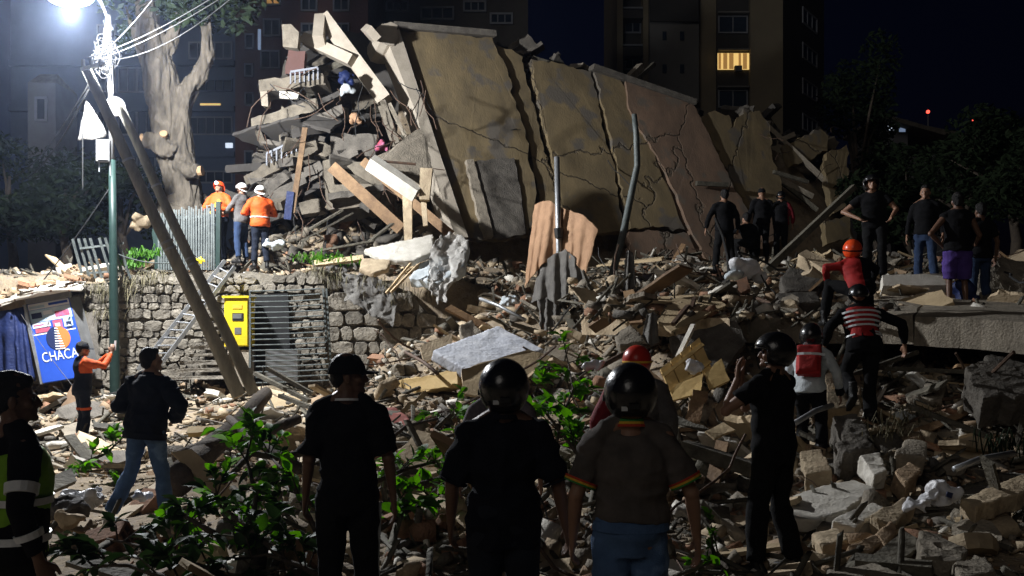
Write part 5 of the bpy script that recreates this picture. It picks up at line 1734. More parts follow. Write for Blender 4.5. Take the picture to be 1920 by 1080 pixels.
def loose():
    rg = random.Random(99)
    base = {}
    for nm in ('brick', 'block', 'board', 'stone', 'chunk', 'plate', 'plank', 'bar'):
        base[nm] = []
    for k in range(5):
        m = MB()
        c = []
        for z in (-.5, .5):
            for x, y in ((-.5, -.5), (.5, -.5), (.5, .5), (-.5, .5)):
                c.append((x * .24 * rg.uniform(.75, 1), y * .12 * rg.uniform(.85, 1), z * .075))
        m.hexa(c)
        bm = bmesh.new()
        me = bpy.data.meshes.new('brick')
        me.from_pydata(m.v, [], m.f)
        bm.from_mesh(me)
        bmesh.ops.bevel(bm, geom=bm.edges[:], offset=.007, segments=1, affect='EDGES')
        bm.to_mesh(me)
        bm.free()
        base['brick'].append(me)
        # hollow clay block: outer box with recessed holes on its ends
        m = MB()
        L, w, h = .3, .2 * rg.uniform(.8, 1), .15
        for sx in (-1, 1):
            m.box((0, sx * (w / 2 - .01), 0), (L, .02, h))
            m.box((0, 0, sx * (h / 2 - .01)), (L, w - .04, .02))
        m.box((0, 0, 0), (L * .96, .016, h - .04))
        m.box((0, w * .25, 0), (L * .97, w / 2 - .03, .014))
        m.box((0, -w * .25, 0), (L * .97, w / 2 - .03, .014))
        me = bpy.data.meshes.new('hollow_block')
        me.from_pydata(m.v, [], m.f)
        base['block'].append(me)
        m = MB()
        P = [(-.5, -.06, 0), (.5 * rg.uniform(.8, 1), -.06, 0), (.5, .05, 0), (-.5 * rg.uniform(.85, 1), .06, 0)]
        m.slab([Vector(p) * rg.uniform(.9, 1.1) for p in P], .025, .006, .12, toward=(0, 0, 9), rng=rg)
        me = bpy.data.meshes.new('board')
        me.from_pydata(m.v, [], m.f)
        base['board'].append(me)
        m = MB()
        n = 6
        P = [(math.cos(6.28 * i / n + rg.uniform(-.3, .3)) * rg.uniform(.7, 1.1) * .22, math.sin(6.28 * i / n) * rg.uniform(.6, 1) * .17, 0) for i in range(n)]
        m.slab([Vector(p) for p in P], rg.uniform(.06, .13), .02, .07, toward=(0, 0, 9), rng=rg)
        me = bpy.data.meshes.new('slab_fragment')
        me.from_pydata(m.v, [], m.f)
        base['chunk'].append(me)
        tv, tf = ROCKS[5 + k % 2] if k < 3 else ROCKS[k]
        me = bpy.data.meshes.new('stone')
        me.from_pydata((tv * np.array([.14, .11, .09])).tolist(), [], tf.tolist())
        base['stone'].append(me)
    plates = []
    for k in range(6):
        m = MB()
        q = rg.randint(4, 6)
        P = [(math.cos(6.28 * i / q + rg.uniform(-.25, .25)) * rg.uniform(.8, 1.15) * .42, math.sin(6.28 * i / q + rg.uniform(-.2, .2)) * rg.uniform(.5, .9) * .34, 0) for i in range(q)]
        m.slab([Vector(p) for p in P], rg.uniform(.025, .07), .018, .07, toward=(0, 0, 9), rng=rg)
        me = bpy.data.meshes.new('wall_plate')
        me.from_pydata(m.v, [], m.f)
        plates.append(me)
    base['plate'] = plates
    sticks = []
    for k in range(5):
        m = MB()
        m.beam((-.7 * rg.uniform(.6, 1), 0, 0), (.7 * rg.uniform(.6, 1), rg.uniform(-.02, .02), 0), rg.uniform(.04, .12), rg.uniform(.02, .05), w2=rg.uniform(.03, .1))
        me = bpy.data.meshes.new('long_plank')
        me.from_pydata(m.v, [], m.f)
        sticks.append(me)
    base['plank'] = sticks
    pipes = []
    for k in range(5):
        m = MB()
        pts, dv = [Vector((-.5, 0, 0))], Vector((1, 0, 0))
        for i in range(6):
            dv = (dv + Vector((0, rg.gauss(0, .25), rg.gauss(.05, .25)))).normalized()
            pts.append(pts[-1] + dv * .2)
        m.tube(pts, rg.uniform(.008, .016), 6)
        me = bpy.data.meshes.new('bent_bar')
        me.from_pydata(m.v, [], m.f)
        pipes.append(me)
    base['bar'] = pipes
    spec = {'plate': (110, ['plaster', 'concrete', 'plaster', 'palewood', 'white', 'darkconc'], 'wall_plate', 'large thin broken wall plate lying in the rubble', 'plate', 'broken wall plates in the rubble'),
            'plank': (80, ['wood', 'palewood', 'greywood', 'greywood'], 'long_plank', 'long split plank sticking out of the rubble', 'plank', 'long planks in the rubble'),
            'bar': (60, ['rust', 'wire', 'rust'], 'bent_bar', 'thin bent steel bar curling out of the rubble', 'bar', 'bent steel bars in the rubble'),
            'brick': (90, ['brick', 'brick', 'tanbrick'], 'loose_brick', 'broken clay brick lying loose in the rubble', 'brick', 'loose bricks in the rubble'),
            'block': (45, ['tanbrick', 'brick'], 'hollow_block', 'broken hollow clay block lying in the rubble', 'block', 'hollow clay blocks in the rubble'),
            'board': (90, ['wood', 'palewood', 'greywood', 'palewood'], 'splintered_board', 'splintered timber board lying in the rubble', 'board', 'splintered boards in the rubble'),
            'stone': (60, ['concrete', 'plaster', 'stone'], 'loose_stone', 'angular loose stone lying in the rubble', 'stone', 'loose stones in the rubble'),
            'chunk': (110, ['plaster', 'concrete', 'white', 'plaster'], 'slab_fragment', 'flat broken slab fragment lying in the rubble', 'fragment', 'slab fragments in the rubble')}
    for nm, (cnt, ms, on, lb, cat, grp) in spec.items():
        variants = {}
        k = 0
        while k < cnt:
            y = rg.uniform(5.5, 20) if rg.random() < .75 else rg.uniform(18, 23.2)
            x = rg.uniform(-.53, .53) * y
            if x < -1.5 and y > 19.4:
                if y < 20.4:
                    continue
            if x < -2.4 and y < 13 and (nm in ('plate', 'plank', 'chunk', 'bar') or rg.random() < .6):
                continue
            if nm in ('plate', 'plank') and y < 8.5:
                continue
            m = rg.choice(ms)
            if nm not in ('stone', 'bar'):
                z_ = hz(x, y)
                qx, qy = 960 + x * F / y, HY - (z_ - CZ) * F / y
                if any(abs(qx - hx) < hr and abs(qy - hy_) < hr * .75 and hd - 3 < y < hd + .7 for hx, hy_, hd, hr in HERO):
                    continue
            key = (rg.randrange(len(base[nm])), m)
            if key not in variants:
                me = base[nm][key[0]].copy()
                me.name = on
                me.materials.append(M[m])
                variants[key] = me
            o = link(on, variants[key])
            on_s = x > 1.1 and 13.6 < y < 16.5
            z = max(hz(x, y), 2.05 + (y - 13.3) * .2 if on_s else -9)
            sc = rg.uniform(.8, 1.25) * (1.0 if nm in ('brick', 'block') else rg.uniform(.8, 1.7))
            o.location = (x, y, z + .05 * sc)
            tl = .3 if nm not in ('plate', 'plank', 'bar') else .42
            o.rotation_euler = (rg.gauss(0, tl), rg.gauss(0, tl), rg.uniform(0, 6.28))
            if nm in ('plate', 'plank', 'bar'):
                sc *= .62 if y < 11 else .8
                o.location.z += .05
            o.scale = (sc, sc, sc)
            tag(o, describe(nm, m, sc, o.rotation_euler, x, y, o.location.z), cat, grp)
            k += 1


loose()


# household cloth, bags and pipes thrown out with the rubble
for k, (px, py, d, r, m_, lb) in enumerate((
        (1130, 640, 13.6, (.22, .16, .08), 'greycloth', 'crumpled grey blanket under the pale floor slab edge'), (1205, 470, 19, (.25, .2, .1), 'plaid', 'grey checked cloth heap right of the bent pole'),
        (1010, 560, 16.2, (.2, .14, .07), 'bluetarp', 'dark blue garment left of the hanging grey cloth'), (700, 590, 17.5, (.2, .15, .07), 'darkred', 'maroon garment in the rubble beside the stone wall'),
        (830, 760, 11.6, (.16, .12, .06), 'greyfab', 'grey garment in the rubble below the propped cardboard'), (1400, 640, 12.5, (.2, .15, .08), 'whitefab', 'pale shirt caught above the hands-to-face man'),
        (1690, 700, 11.9, (.16, .12, .06), 'whitefab', 'pale scrap of cloth under the slab crack'), (1780, 760, 10.4, (.2, .15, .07), 'greycloth', 'grey cloth heap left of the dark boulder'),
        (960, 500, 19.5, (.25, .18, .12), 'whitefab', 'pale torn bedding left of the peach cloth'), (930, 478, 20, (.18, .14, .08), 'peach', 'tan garment at the ochre panel foot'),
        (640, 460, 21, (.25, .2, .1), 'greyfab', 'grey blanket on the terrace behind the planks'), (1520, 1030, 7.2, (.1, .08, .04), 'darkred', 'small maroon rag near the tan blocks'))):
    z = hz((px - 960) * d / F, d)
    py2 = HY - (z + r[2] * .6 - CZ) * F / d
    lump('cloth_heap', px, py2, d, r, m_, lb, 'cloth', 40 + k, .07, .02, 7)
for k, (a, b, r, lb) in enumerate((((1120, 690, 12.5), (1235, 640, 13.2), .035, 'grey pipe lying left of the slatted yellow door'), ((900, 560, 17), (985, 600, 16.2), .03, 'grey pipe slanting behind the mattress'),
                                   ((1420, 560, 14.6), (1500, 600, 13.8), .03, 'thin pipe on the floor slab near the wall blocks'), ((1560, 760, 10.8), (1480, 800, 10.2), .03, 'thin pipe beside the white-sleeved rescuer'),
                                   ((820, 700, 13.4), (760, 660, 14.6), .025, 'thin pipe leaning by the ochre beam'), ((1790, 880, 8.8), (1900, 850, 9.2), .03, 'thin pipe lying above the tan beam piece'))):
    A, B = W(*a), W(*b)
    tag(MB().tube([A, A.lerp(B, .4) + Vector((0, 0, .03)), B], r, 9).build('loose_pipe', M['steel' if k % 2 else 'rust'], None, smooth=True, loc=A), lb, 'pipe')

# ------------------------------------------------------------------ leafy branches, roots, tufts
def leaf_mesh(name, L, wd, fold, seed, m):
    rg = random.Random(seed)
    prof = [(0, .02), (.18, .62), (.42, 1.0), (.66, .8), (.86, .38), (1.0, .0)]
    vs, fs = [], []
    for i, (t, w) in enumerate(prof):
        z = -fold * t * t * L * .5 + rg.uniform(-.01, .01) * L
        vs += [(-w * wd, t * L, z + w * wd * .35), (0, t * L, z), (w * wd, t * L, z + w * wd * .35)]
    for i in range(len(prof) - 1):
        a = i * 3
        fs += [(a, a + 1, a + 4, a + 3), (a + 1, a + 2, a + 5, a + 4)]
    me = bpy.data.meshes.new(name)
    me.from_pydata(vs, [], fs)
    me.materials.append(M[m])
    me.polygons.foreach_set('use_smooth', [True] * len(fs))
    me.update()
    return me


LEAVES = [leaf_mesh('leaf', .15, .040, .5, 1, 'leaf'), leaf_mesh('leaf', .17, .050, .9, 2, 'leaf'), leaf_mesh('leaf', .13, .036, .2, 3, 'leaf'), leaf_mesh('leaf', .14, .040, .7, 4, 'leaf2')]
SHADE_LEAVES = [leaf_mesh('leaf', .14, .038, .6, 5, 'shadeleaf'), leaf_mesh('leaf', .16, .045, .9, 6, 'shadeleaf')]


def leafy_branch(pts, n, label, seed, size=1.0, spread=.28, r=.022, name='leafy_branch', group='leafy branches torn from the tree', dull=0.0):  # dull: share of leaves given the shade-painted colour
    rg = random.Random(seed)
    pts = [W(*p) for p in pts]
    t = thing(name, pts[0], label, 'branch', group)
    tb = MB()
    tb.tube(pts, [r * (1 - .7 * i / (len(pts) - 1)) for i in range(len(pts))], 7)
    twigs = []
    for k in range(max(5, n // 9)):
        q = rg.uniform(.08, 1) * (len(pts) - 1)
        i = min(int(q), len(pts) - 2)
        a = pts[i].lerp(pts[i + 1], q - i)
        ax = (pts[i + 1] - pts[i]).normalized()
        dv = (ax * rg.uniform(.1, .8) + Vector((rg.gauss(0, .7), rg.gauss(0, .5), rg.gauss(.3, .5)))).normalized()
        L = spread * rg.uniform(.5, 1.4)
        b = a + dv * L * .5 + Vector((0, 0, .02))
        c = a + dv * L + Vector((0, 0, -.03))
        tb.tube([a, b, c], [.007, .005, .002], 5)
        twigs.append((a, b, c))
    tb.build('stem', M['darkbark'], t, smooth=True)
    n = int(n * 1.35)
    for k in range(n):
        a, b, c = rg.choice(twigs)
        f = rg.uniform(.25, 1.05)
        p = a.lerp(b, f * 2) if f < .5 else b.lerp(c, f * 2 - 1)
        dv = ((c - a).normalized() + Vector((rg.gauss(0, .7), rg.gauss(0, .7), rg.gauss(-.15, .45)))).normalized()
        o = bpy.data.objects.new('leaf', rg.choice(SHADE_LEAVES) if rg.random() < dull else LEAVES[rg.choice((0, 0, 0, 1, 1, 2, 2, 3))])
        COL.objects.link(o)
        o.parent = t
        o.location = p - org(t)
        qt = dv.to_track_quat('Y', 'Z')
        o.rotation_euler = (qt.to_matrix() @ Euler((0, rg.gauss(0, .6), 0)).to_matrix()).to_euler()
        s = size * rg.uniform(.38, .98)
        o.scale = (s, s, s)
    return t


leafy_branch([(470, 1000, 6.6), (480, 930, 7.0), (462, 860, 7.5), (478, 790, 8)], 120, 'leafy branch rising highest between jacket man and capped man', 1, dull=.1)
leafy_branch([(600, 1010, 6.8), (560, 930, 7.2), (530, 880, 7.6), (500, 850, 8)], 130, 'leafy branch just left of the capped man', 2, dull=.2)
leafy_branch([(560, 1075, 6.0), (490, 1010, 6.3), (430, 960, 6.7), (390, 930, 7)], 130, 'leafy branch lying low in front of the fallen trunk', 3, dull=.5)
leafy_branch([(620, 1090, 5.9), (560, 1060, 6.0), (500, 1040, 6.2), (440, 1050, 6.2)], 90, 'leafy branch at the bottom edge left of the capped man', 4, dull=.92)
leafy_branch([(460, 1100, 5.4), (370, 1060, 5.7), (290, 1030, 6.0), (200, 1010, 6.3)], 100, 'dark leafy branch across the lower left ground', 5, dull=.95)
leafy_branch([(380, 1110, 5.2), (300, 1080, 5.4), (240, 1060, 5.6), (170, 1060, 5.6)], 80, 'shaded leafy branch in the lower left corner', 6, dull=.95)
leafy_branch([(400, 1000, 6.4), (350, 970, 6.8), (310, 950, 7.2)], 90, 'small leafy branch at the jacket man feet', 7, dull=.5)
leafy_branch([(700, 905, 7.8), (760, 880, 8.0), (820, 865, 8.2), (850, 850, 8.4)], 110, 'bright leafy branch right of the capped man', 8)
leafy_branch([(700, 1000, 6.9), (760, 960, 7.2), (820, 930, 7.5), (850, 900, 7.8)], 120, 'leafy branch between capped man and black helmet man', 9)
leafy_branch([(1040, 850, 9.2), (1050, 790, 9.5), (1075, 730, 9.8), (1065, 680, 10)], 130, 'leafy branch standing behind the polo man left shoulder', 10, size=1.15)
leafy_branch([(1090, 860, 9.0), (1060, 820, 9.2), (1020, 770, 9.6), (1000, 740, 9.8)], 120, 'leafy branch next to the black helmet man', 11, size=1.15)
leafy_branch([(150, 870, 12), (200, 850, 12.2), (230, 820, 12.6), (245, 800, 12.8)], 80, 'low leafy branch beside the photographing rescuer', 12, size=1.1)
leafy_branch([(110, 880, 11.6), (160, 885, 11.6), (205, 880, 11.8)], 50, 'flattened leafy branch on the dirt behind lime vest man', 13, size=1.1)
leafy_branch([(850, 800, 11), (835, 770, 11.3), (820, 760, 11.5)], 50, 'small leafy sprig between red seat and black helmet man', 14)
leafy_branch([(1380, 1090, 6.2), (1360, 1060, 6.4), (1335, 1040, 6.6)], 45, 'small leafy sprig by the hand-to-face man boots', 15, size=.7)
for pts, r, lb in (([(590, 845, 8.5), (520, 858, 8.2), (470, 850, 8.2), (420, 905, 7.6)], .03, 'dark bare bough left of the capped man'),
                   ([(720, 905, 8.0), (790, 910, 8.0), (860, 890, 8.2)], .035, 'thick dark bough right of the capped man'),
                   ([(720, 840, 9.6), (800, 832, 9.8), (850, 815, 10)], .02, 'thin straight bough behind the bright leafy branch'),
                   ([(700, 850, 9.4), (760, 800, 10), (820, 785, 10.4)], .018, 'thin grey bough crossing below the red seat')):
    P = [W(*p) for p in pts]
    tag(MB().tube(P, [r * 1.2, r, r * .9, r * .7][:len(P)], 8).build('bare_bough', M['darkbark'], None, smooth=True, loc=P[0]), lb, 'branch')


def blades(name, spots, label, m, cat='plant', hang=False, n=60, L=.3, w=.012, seed=0):
    rg = random.Random(seed)
    mb = MB()
    for c, r in spots:
        for _ in range(n):
            p = Vector(c) + Vector((rg.gauss(0, r), rg.gauss(0, r * .4), rg.gauss(0, .03)))
            l = L * rg.uniform(.4, 1.3)
            a = rg.uniform(0, 6.28)
            d = Vector((math.cos(a) * .5, math.sin(a) * .5 - (.35 if hang else 0), -1 if hang else 1)).normalized()
            sd = Vector((math.cos(a + 1.57), math.sin(a + 1.57), 0)) * w
            q = p + d * l * .55
            e = q + Vector((d.x * .6, d.y * .6, -.5 if not hang else -.9)).normalized() * l * .5
            mb.add([p - sd, p + sd, q + sd * .8, q - sd * .8, e], [(0, 1, 2, 3), (3, 2, 4)])
    o = mb.build(name, M[m], None, loc=Vector(spots[0][0]))
    return tag(o, label, cat)


blades('hanging_roots', [(W(px, py, 19.85), .22) for px, py in ((600, 500), (640, 512), (690, 520), (730, 530), (770, 548))], 'tangle of dry roots hanging over the stone wall', 'drygrass', hang=True, n=60, L=.36, w=.006, seed=1)
blades('hanging_grass', [(W(px, py, 19.8), .2) for px, py in ((180, 530), (215, 540), (250, 520), (285, 510), (200, 580))], 'dry grass hanging over the wall beside the kiosk', 'drygrass', hang=True, n=60, L=.34, w=.006, seed=2)
blades('green_weeds', [(W(px, py, 19.9), .2) for px, py in ((240, 500), (270, 480), (590, 490), (640, 495))], 'green weeds growing along the wall top', 'leaf', n=70, L=.3, w=.014, seed=3)
blades('grass_tuft', [(W(px, py, 10.2), .15) for px, py in ((1665, 822), (1680, 812), (1700, 790))], 'dry grass tuft behind the climbing rescuer boot', 'drygrass', n=30, L=.26, w=.005, seed=4)
blades('grass_tuft', [(W(1880, 850, 9.8), .1)], 'dark green spiky tuft at the right edge', 'darkleaf', n=50, L=.4, w=.008, seed=5)

# ------------------------------------------------------------------ people
def hand(mb, w, f, n, t, s=1.0, curl=.45, spread=.06):
    """w wrist, f finger direction, n palm normal (fingers curl that way), t thumb side"""
    w, f, n, t = Vector(w), Vector(f).normalized(), Vector(n), Vector(t)
    t = (t - f * t.dot(f)).normalized()
    n0 = f.cross(t)
    n = n0 if n0.dot(n) > 0 else -n0
    mb.tube([w - f * .02 * s, w + f * .025 * s, w + f * .06 * s, w + f * .095 * s], [.026 * s, .035 * s, .041 * s, .040 * s], 10, side=t, rb=[.021 * s, .018 * s, .016 * s, .013 * s])
    for k, (o, l, r) in enumerate(((.030, .070, .0088), (.011, .080, .0092), (-.010, .075, .0088), (-.030, .058, .0078))):
        p = w + f * .075 * s + t * o * s
        d = (f + t * (o * spread * 30)).normalized()
        pts = [p, p + d * .022 * s]
        a = curl * (.7 + .15 * k)
        for seg in (.45, .32, .23):
            d = (d * math.cos(a) + n * math.sin(a)).normalized()
            pts.append(pts[-1] + d * l * seg * s)
            a = curl * .8
        mb.tube(pts, [r * s * q for q in (1.1, 1.1, 1.0, .92, .75)], 7)
    p = w + f * .02 * s + t * .022 * s
    d = (f * .75 + t * .75 + n * .25).normalized()
    q = p + d * .045 * s
    d2 = (f * .95 + t * .2 + n * .35).normalized()
    mb.tube([p, q, q + d2 * .030 * s, q + d2 * .052 * s], [.016 * s, .0125 * s, .0105 * s, .0085 * s], 8)


TORSO = [(-.10, .150, .112, 0), (0, .166, .122, -.012), (.10, .156, .114, 0), (.20, .152, .112, .012), (.32, .172, .124, .012), (.40, .180, .118, 0), (.455, .150, .098, -.006), (.50, .105, .076, -.01), (.54, .066, .060, -.012)]


class Person:
    def __init__(s, label, px, py, d, h=1.72, yaw=0, vox=.012, build=1.0, belly=1.0, skin='skin', hgt=None, group=None, seed=None, **pose):
        s.root = thing('person', W(px, py, d), label, 'person', group, rz=math.radians(yaw))
        s.k = k = h / 1.75
        s.b, s.belly, s.vox, s.skin = build, belly, vox, skin
        s.seed = seed if seed is not None else px * .37
        J = dict(hip=(0, 0, .94), neck=(0, -.01, 1.50), kneeL=(-.10, .03, .50), kneeR=(.10, .03, .50), ankL=(-.115, -.03, .09), ankR=(.115, -.03, .09),
                 elbL=(-.265, -.03, 1.14), elbR=(.265, -.03, 1.14), wriL=(-.285, .05, .90), wriR=(.285, .05, .90), toeL=(-.15, 1, 0), toeR=(.15, 1, 0),
                 head=(0, 0, 0), twist=0, handL=None, handR=None, curlL=.45, curlR=.45, foot=True)
        J.update(pose)
        s.J = {n: (Vector(v) * k if n[:3] in ('hip', 'nec', 'kne', 'ank', 'elb', 'wri') else v) for n, v in J.items()}
        for n in ('elbL', 'elbR', 'wriL', 'wriR'):
            s.J[n].x *= 1 + (build - 1) * .8
        s.up = (s.J['neck'] - s.J['hip']).normalized()
        tw = math.radians(s.J['twist'])
        S = Vector((math.cos(tw), math.sin(tw), 0))
        s.S = (S - s.up * S.dot(s.up)).normalized()
        s.fw = s.up.cross(s.S).normalized()
        s.L = (s.J['neck'] - s.J['hip']).length / .53
        hy, hp, hr = (math.radians(a) for a in s.J['head'])
        s.Rh = (Matrix.Rotation(hy, 3, 'Z') @ Matrix.Rotation(-hp, 3, 'X') @ Matrix.Rotation(hr, 3, 'Y'))
        nd = (s.up + Vector((0, .12, .25))).normalized()
        s.hb = s.J['neck'] + nd * .045 * k
        s.shL = s.J['neck'] - s.S * .168 * k * build - s.up * .098 * k
        s.shR = s.J['neck'] + s.S * .168 * k * build - s.up * .098 * k
        s.hjL = s.J['hip'] - s.S * .088 * k - s.up * .03 * k
        s.hjR = s.J['hip'] + s.S * .088 * k - s.up * .03 * k
        s.body()

    def torso(s, e=0.0, t0=-.2, t1=.6, flare=0.0, n=20):
        k = s.k
        pts, a, b = [], [], []
        T = np.array(TORSO)
        ts = [t for t in T[:, 0] if t0 < t < t1]
        if t0 > -.15:
            ts = [t0] + ts
        if t1 < .53:
            ts = ts + [t1]
        for t in ts:
            w, d, o = (float(np.interp(t, T[:, 0], T[:, i])) for i in (1, 2, 3))
            f = s.belly if t < .3 else 1 + (s.belly - 1) * max(0, (.45 - t) / .15)
            fl = flare * max(0, (.3 - t)) / .3
            pts.append(s.J['hip'] + s.up * t * k * s.L + s.fw * o * k)
            a.append((w * s.b * f + e + fl) * k)
            b.append((d * (s.b * .5 + .5) * f + e + fl) * k)
        return pts, a, b

    def arm(s, q, f0=0.0, f1=2.0, n=9):
        sh, el, wr = (s.shL, s.J['elbL'], s.J['wriL']) if q == 'L' else (s.shR, s.J['elbR'], s.J['wriR'])
        out = []
        for i in range(n):
            f = f0 + (f1 - f0) * i / (n - 1)
            out.append((sh.lerp(el, f) if f < 1 else el.lerp(wr, f - 1), f))
        return out

    def leg(s, q, f0=0.0, f1=2.0, n=10):
        sh, el, wr = (s.hjL, s.J['kneeL'], s.J['ankL']) if q == 'L' else (s.hjR, s.J['kneeR'], s.J['ankR'])
        out = []
        for i in range(n):
            f = f0 + (f1 - f0) * i / (n - 1)
            out.append((sh.lerp(el, f) if f < 1 else el.lerp(wr, f - 1), f))
        return out

    AR = ((0, .058), (.3, .052), (.8, .043), (1.0, .040), (1.3, .041), (1.7, .031), (2, .026))
    LR = ((0, .088), (.4, .076), (.9, .058), (1.0, .056), (1.35, .056), (1.75, .040), (2, .036))

    def rad(s, tab, f, e=0.0):
        return (float(np.interp(f, [t[0] for t in tab], [t[1] for t in tab])) * (.5 + .5 * s.b) + e) * s.k

    def hp(s, p):
        return s.hb + s.Rh @ (Vector(p) * s.k)

    def body(s):
        k = s.k
        m = MB()
        p, a, b = s.torso(-.014)
        m.tube(p, a, 18, side=s.S, rb=b)
        for q in 'LR':
            A = s.arm(q)
            m.tube([x for x, f in A], [s.rad(s.AR, f, -.003) for x, f in A], 12)
            m.ball(A[0][0], .056 * k, 12, 8)
            m.tube([s.J['neck'] + s.up * .01 * k, s.J['neck'].lerp(A[0][0], .5) + s.up * .016 * k, A[0][0]], [.05 * k, .045 * k, .054 * k], 10)
            m.ball(s.J['elb' + q], .041 * k, 10, 8)
            el, wr = s.J['elb' + q], s.J['wri' + q]
            f = (wr - el).normalized()
            sg = -1 if q == 'L' else 1
            hd = s.J['hand' + q]
            if hd:
                hand(m, wr, hd[0], hd[1], hd[2], k, s.J['curl' + q])
            else:
                n = (-s.S * sg - s.fw * .15)
                hand(m, wr, (f + Vector((0, .12, -.1))).normalized(), n, s.fw, k, s.J['curl' + q])
            Lg = s.leg(q)
            m.tube([x for x, f in Lg], [s.rad(s.LR, f, -.012) for x, f in Lg], 12)
            an = s.J['ank' + q]
            t = Vector(s.J['toe' + q]).normalized()
            m.tube([an - Vector((0, 0, .03 * k)), an + t * .08 * k - Vector((0, 0, .05 * k)), an + t * .15 * k - Vector((0, 0, .06 * k))], [.034 * k, .03 * k, .02 * k], 8)
        nk = s.J['neck']
        m.tube([nk - s.up * .04 * k, nk + (s.hb - nk) * .5, s.hp((0, -.012, .03)), s.hp((0, -.01, .07))], [.066 * k, .057 * k, .055 * k, .05 * k], 12)
        R = s.Rh
        B = lambda c, r: m.ball(s.hp(c), [x * k for x in r], 14, 10, R)
        B((0, -.010, .105), (.075, .093, .098))
        B((0, .032, .055), (.060, .064, .078))
        B((0, .047, -.002), (.045, .050, .036))
        B((0, .074, .087), (.048, .022, .014))
        B((0, .088, .013), (.024, .013, .012))
        B((0, .086, -.020), (.022, .018, .018))
        B((-.04, .06, .045), (.022, .025, .022))
        B((.04, .06, .045), (.022, .025, .022))
        for x in (-.074, .074):
            B((x, -.004, .055), (.011, .020, .031))
        m.tube([s.hp((0, .090, .085)), s.hp((0, .108, .055)), s.hp((0, .114, .042)), s.hp((0, .092, .032))], [.009 * k, .011 * k, .015 * k, .010 * k], 8)
        fuse(m, 'body', M[s.skin], s.vox * (.55 if s.vox < .011 else .9), s.root, 2, 0)
        for x in (-.03, .03):
            e = MB().ball(s.hp((x, .084, .070)), .0115 * k, 10, 8).build('eye', M['visor'], s.root, smooth=True, local=True)

    # -- clothing
    def shirt(s, m, sleeve=.72, hem=-.06, e=.014, flare=.012, name='shirt', wr=.016, pick=None, loose=.0, mats=None):
        k = s.k
        mb = MB()
        p, a, b = s.torso(e, hem, .525, flare)
        mb.tube(p, a, 22, side=s.S, rb=b)
        for q in 'LR':
            if sleeve <= 0:
                continue
            A = s.arm(q, 0, sleeve)
            ext = .014 + loose
            mb.tube([x for x, f in A], [s.rad(s.AR, f, ext + (.010 if sleeve < 1.2 else 0) * min(1, f * 1.4)) for x, f in A], 14)
            mb.ball(A[0][0], (.064 + loose * .5) * k, 12, 8)
            mb.tube([s.J['neck'] - s.up * .012 * k, s.J['neck'].lerp(A[0][0], .5) + s.up * .012 * k, A[0][0]], [.052 * k, .054 * k, .064 * k], 12)
            if sleeve > 1:
                mb.ball(s.J['elb' + q], (.052 + loose) * k, 10, 8)
        return fuse(mb, name, mats or M[m], s.vox, s.root, 4, wr * k, (6, 6, 9), seed=s.seed, pick=pick)

    def trousers(s, m, length=1.9, e=.014, name='trousers', wr=.018, top=.09, pick=None, mats=None):
        k = s.k
        mb = MB()
        p, a, b = s.torso(.006, -.12, top)
        mb.tube(p, a, 20, side=s.S, rb=b)
        for q in 'LR':
            A = s.leg(q, 0, length)
            mb.tube([x for x, f in A], [s.rad(s.LR, f, e + (.016 * max(0, f - 1))) for x, f in A], 14)
            mb.ball(A[0][0], .100 * k, 12, 8)
            if length > 1:
                mb.ball(s.J['knee' + q], (.056 + e) * k, 10, 8)
        return fuse(mb, name, mats or M[m], s.vox, s.root, 4, wr * k, (6, 6, 7), seed=s.seed + 5, pick=pick)

    def shoes(s, m, high=.10):
        k = s.k
        for q in 'LR':
            an = s.J['ank' + q]
            t = Vector(s.J['toe' + q]).normalized()
            z = Vector((0, 0, 1))
            mb = MB()
            b = an - z * .055 * k
            mb.tube([b - t * .07 * k, b - t * .03 * k, b + t * .05 * k, b + t * .12 * k, b + t * .185 * k], [.030 * k, .042 * k, .045 * k, .048 * k, .030 * k], 12, side=t.cross(z), rb=[.035 * k, .046 * k, .044 * k, .034 * k, .022 * k])
            mb.tube([an - z * .05 * k, an + z * high * k], [.047 * k, .048 * k], 12)
            fuse(mb, 'shoe', M[m], .010 if s.vox < .011 else .015, s.root, 3, 0)
            MB().tube([b - t * .072 * k - z * .032 * k, b + t * .05 * k - z * .034 * k, b + t * .18 * k - z * .026 * k], [.036 * k, .046 * k, .034 * k], 10, side=t.cross(z), rb=[.008 * k] * 3).build('sole', M['blackplastic'], s.root, local=True)

    def ring(s, m, t0, t1, e=.03, name='stripe', a0=0, a1=360, parent=None, flare=0.0):
        """band round the torso between heights t0..t1 with real thickness"""
        mb = MB()
        k = s.k
        n = max(4, int(abs(a1 - a0) / 12))
        rows = []
        for ee in (e, e - .008):
            p, a, b = s.torso(ee, t0, t1, flare)
            for i in (0, len(p) // 2, len(p) - 1) if len(p) > 2 else (0, -1):
                rows.append([p[i] + s.S * math.cos(math.radians(a0 + (a1 - a0) * j / n)) * a[i] + s.fw * math.sin(math.radians(a0 + (a1 - a0) * j / n)) * b[i] for j in range(n + 1)])
        R = len(rows) // 2
        vs = [v for r in rows for v in r]
        q = n + 1
        fs = []
        for r in range(R - 1):
            for j in range(n):
                fs.append((r * q + j, r * q + j + 1, (r + 1) * q + j + 1, (r + 1) * q + j))
                c = R * q
                fs.append((c + r * q + j, c + (r + 1) * q + j, c + (r + 1) * q + j + 1, c + r * q + j + 1))
        for j in range(n):
            c = R * q
            fs.append((j, c + j, c + j + 1, j + 1))
            z = (R - 1) * q
            fs.append((z + j, z + j + 1, c + z + j + 1, c + z + j))
        for r in range(R - 1):
            c = R * q
            fs.append((r * q, (r + 1) * q, c + (r + 1) * q, c + r * q))
            fs.append((r * q + n, c + r * q + n, c + (r + 1) * q + n, (r + 1) * q + n))
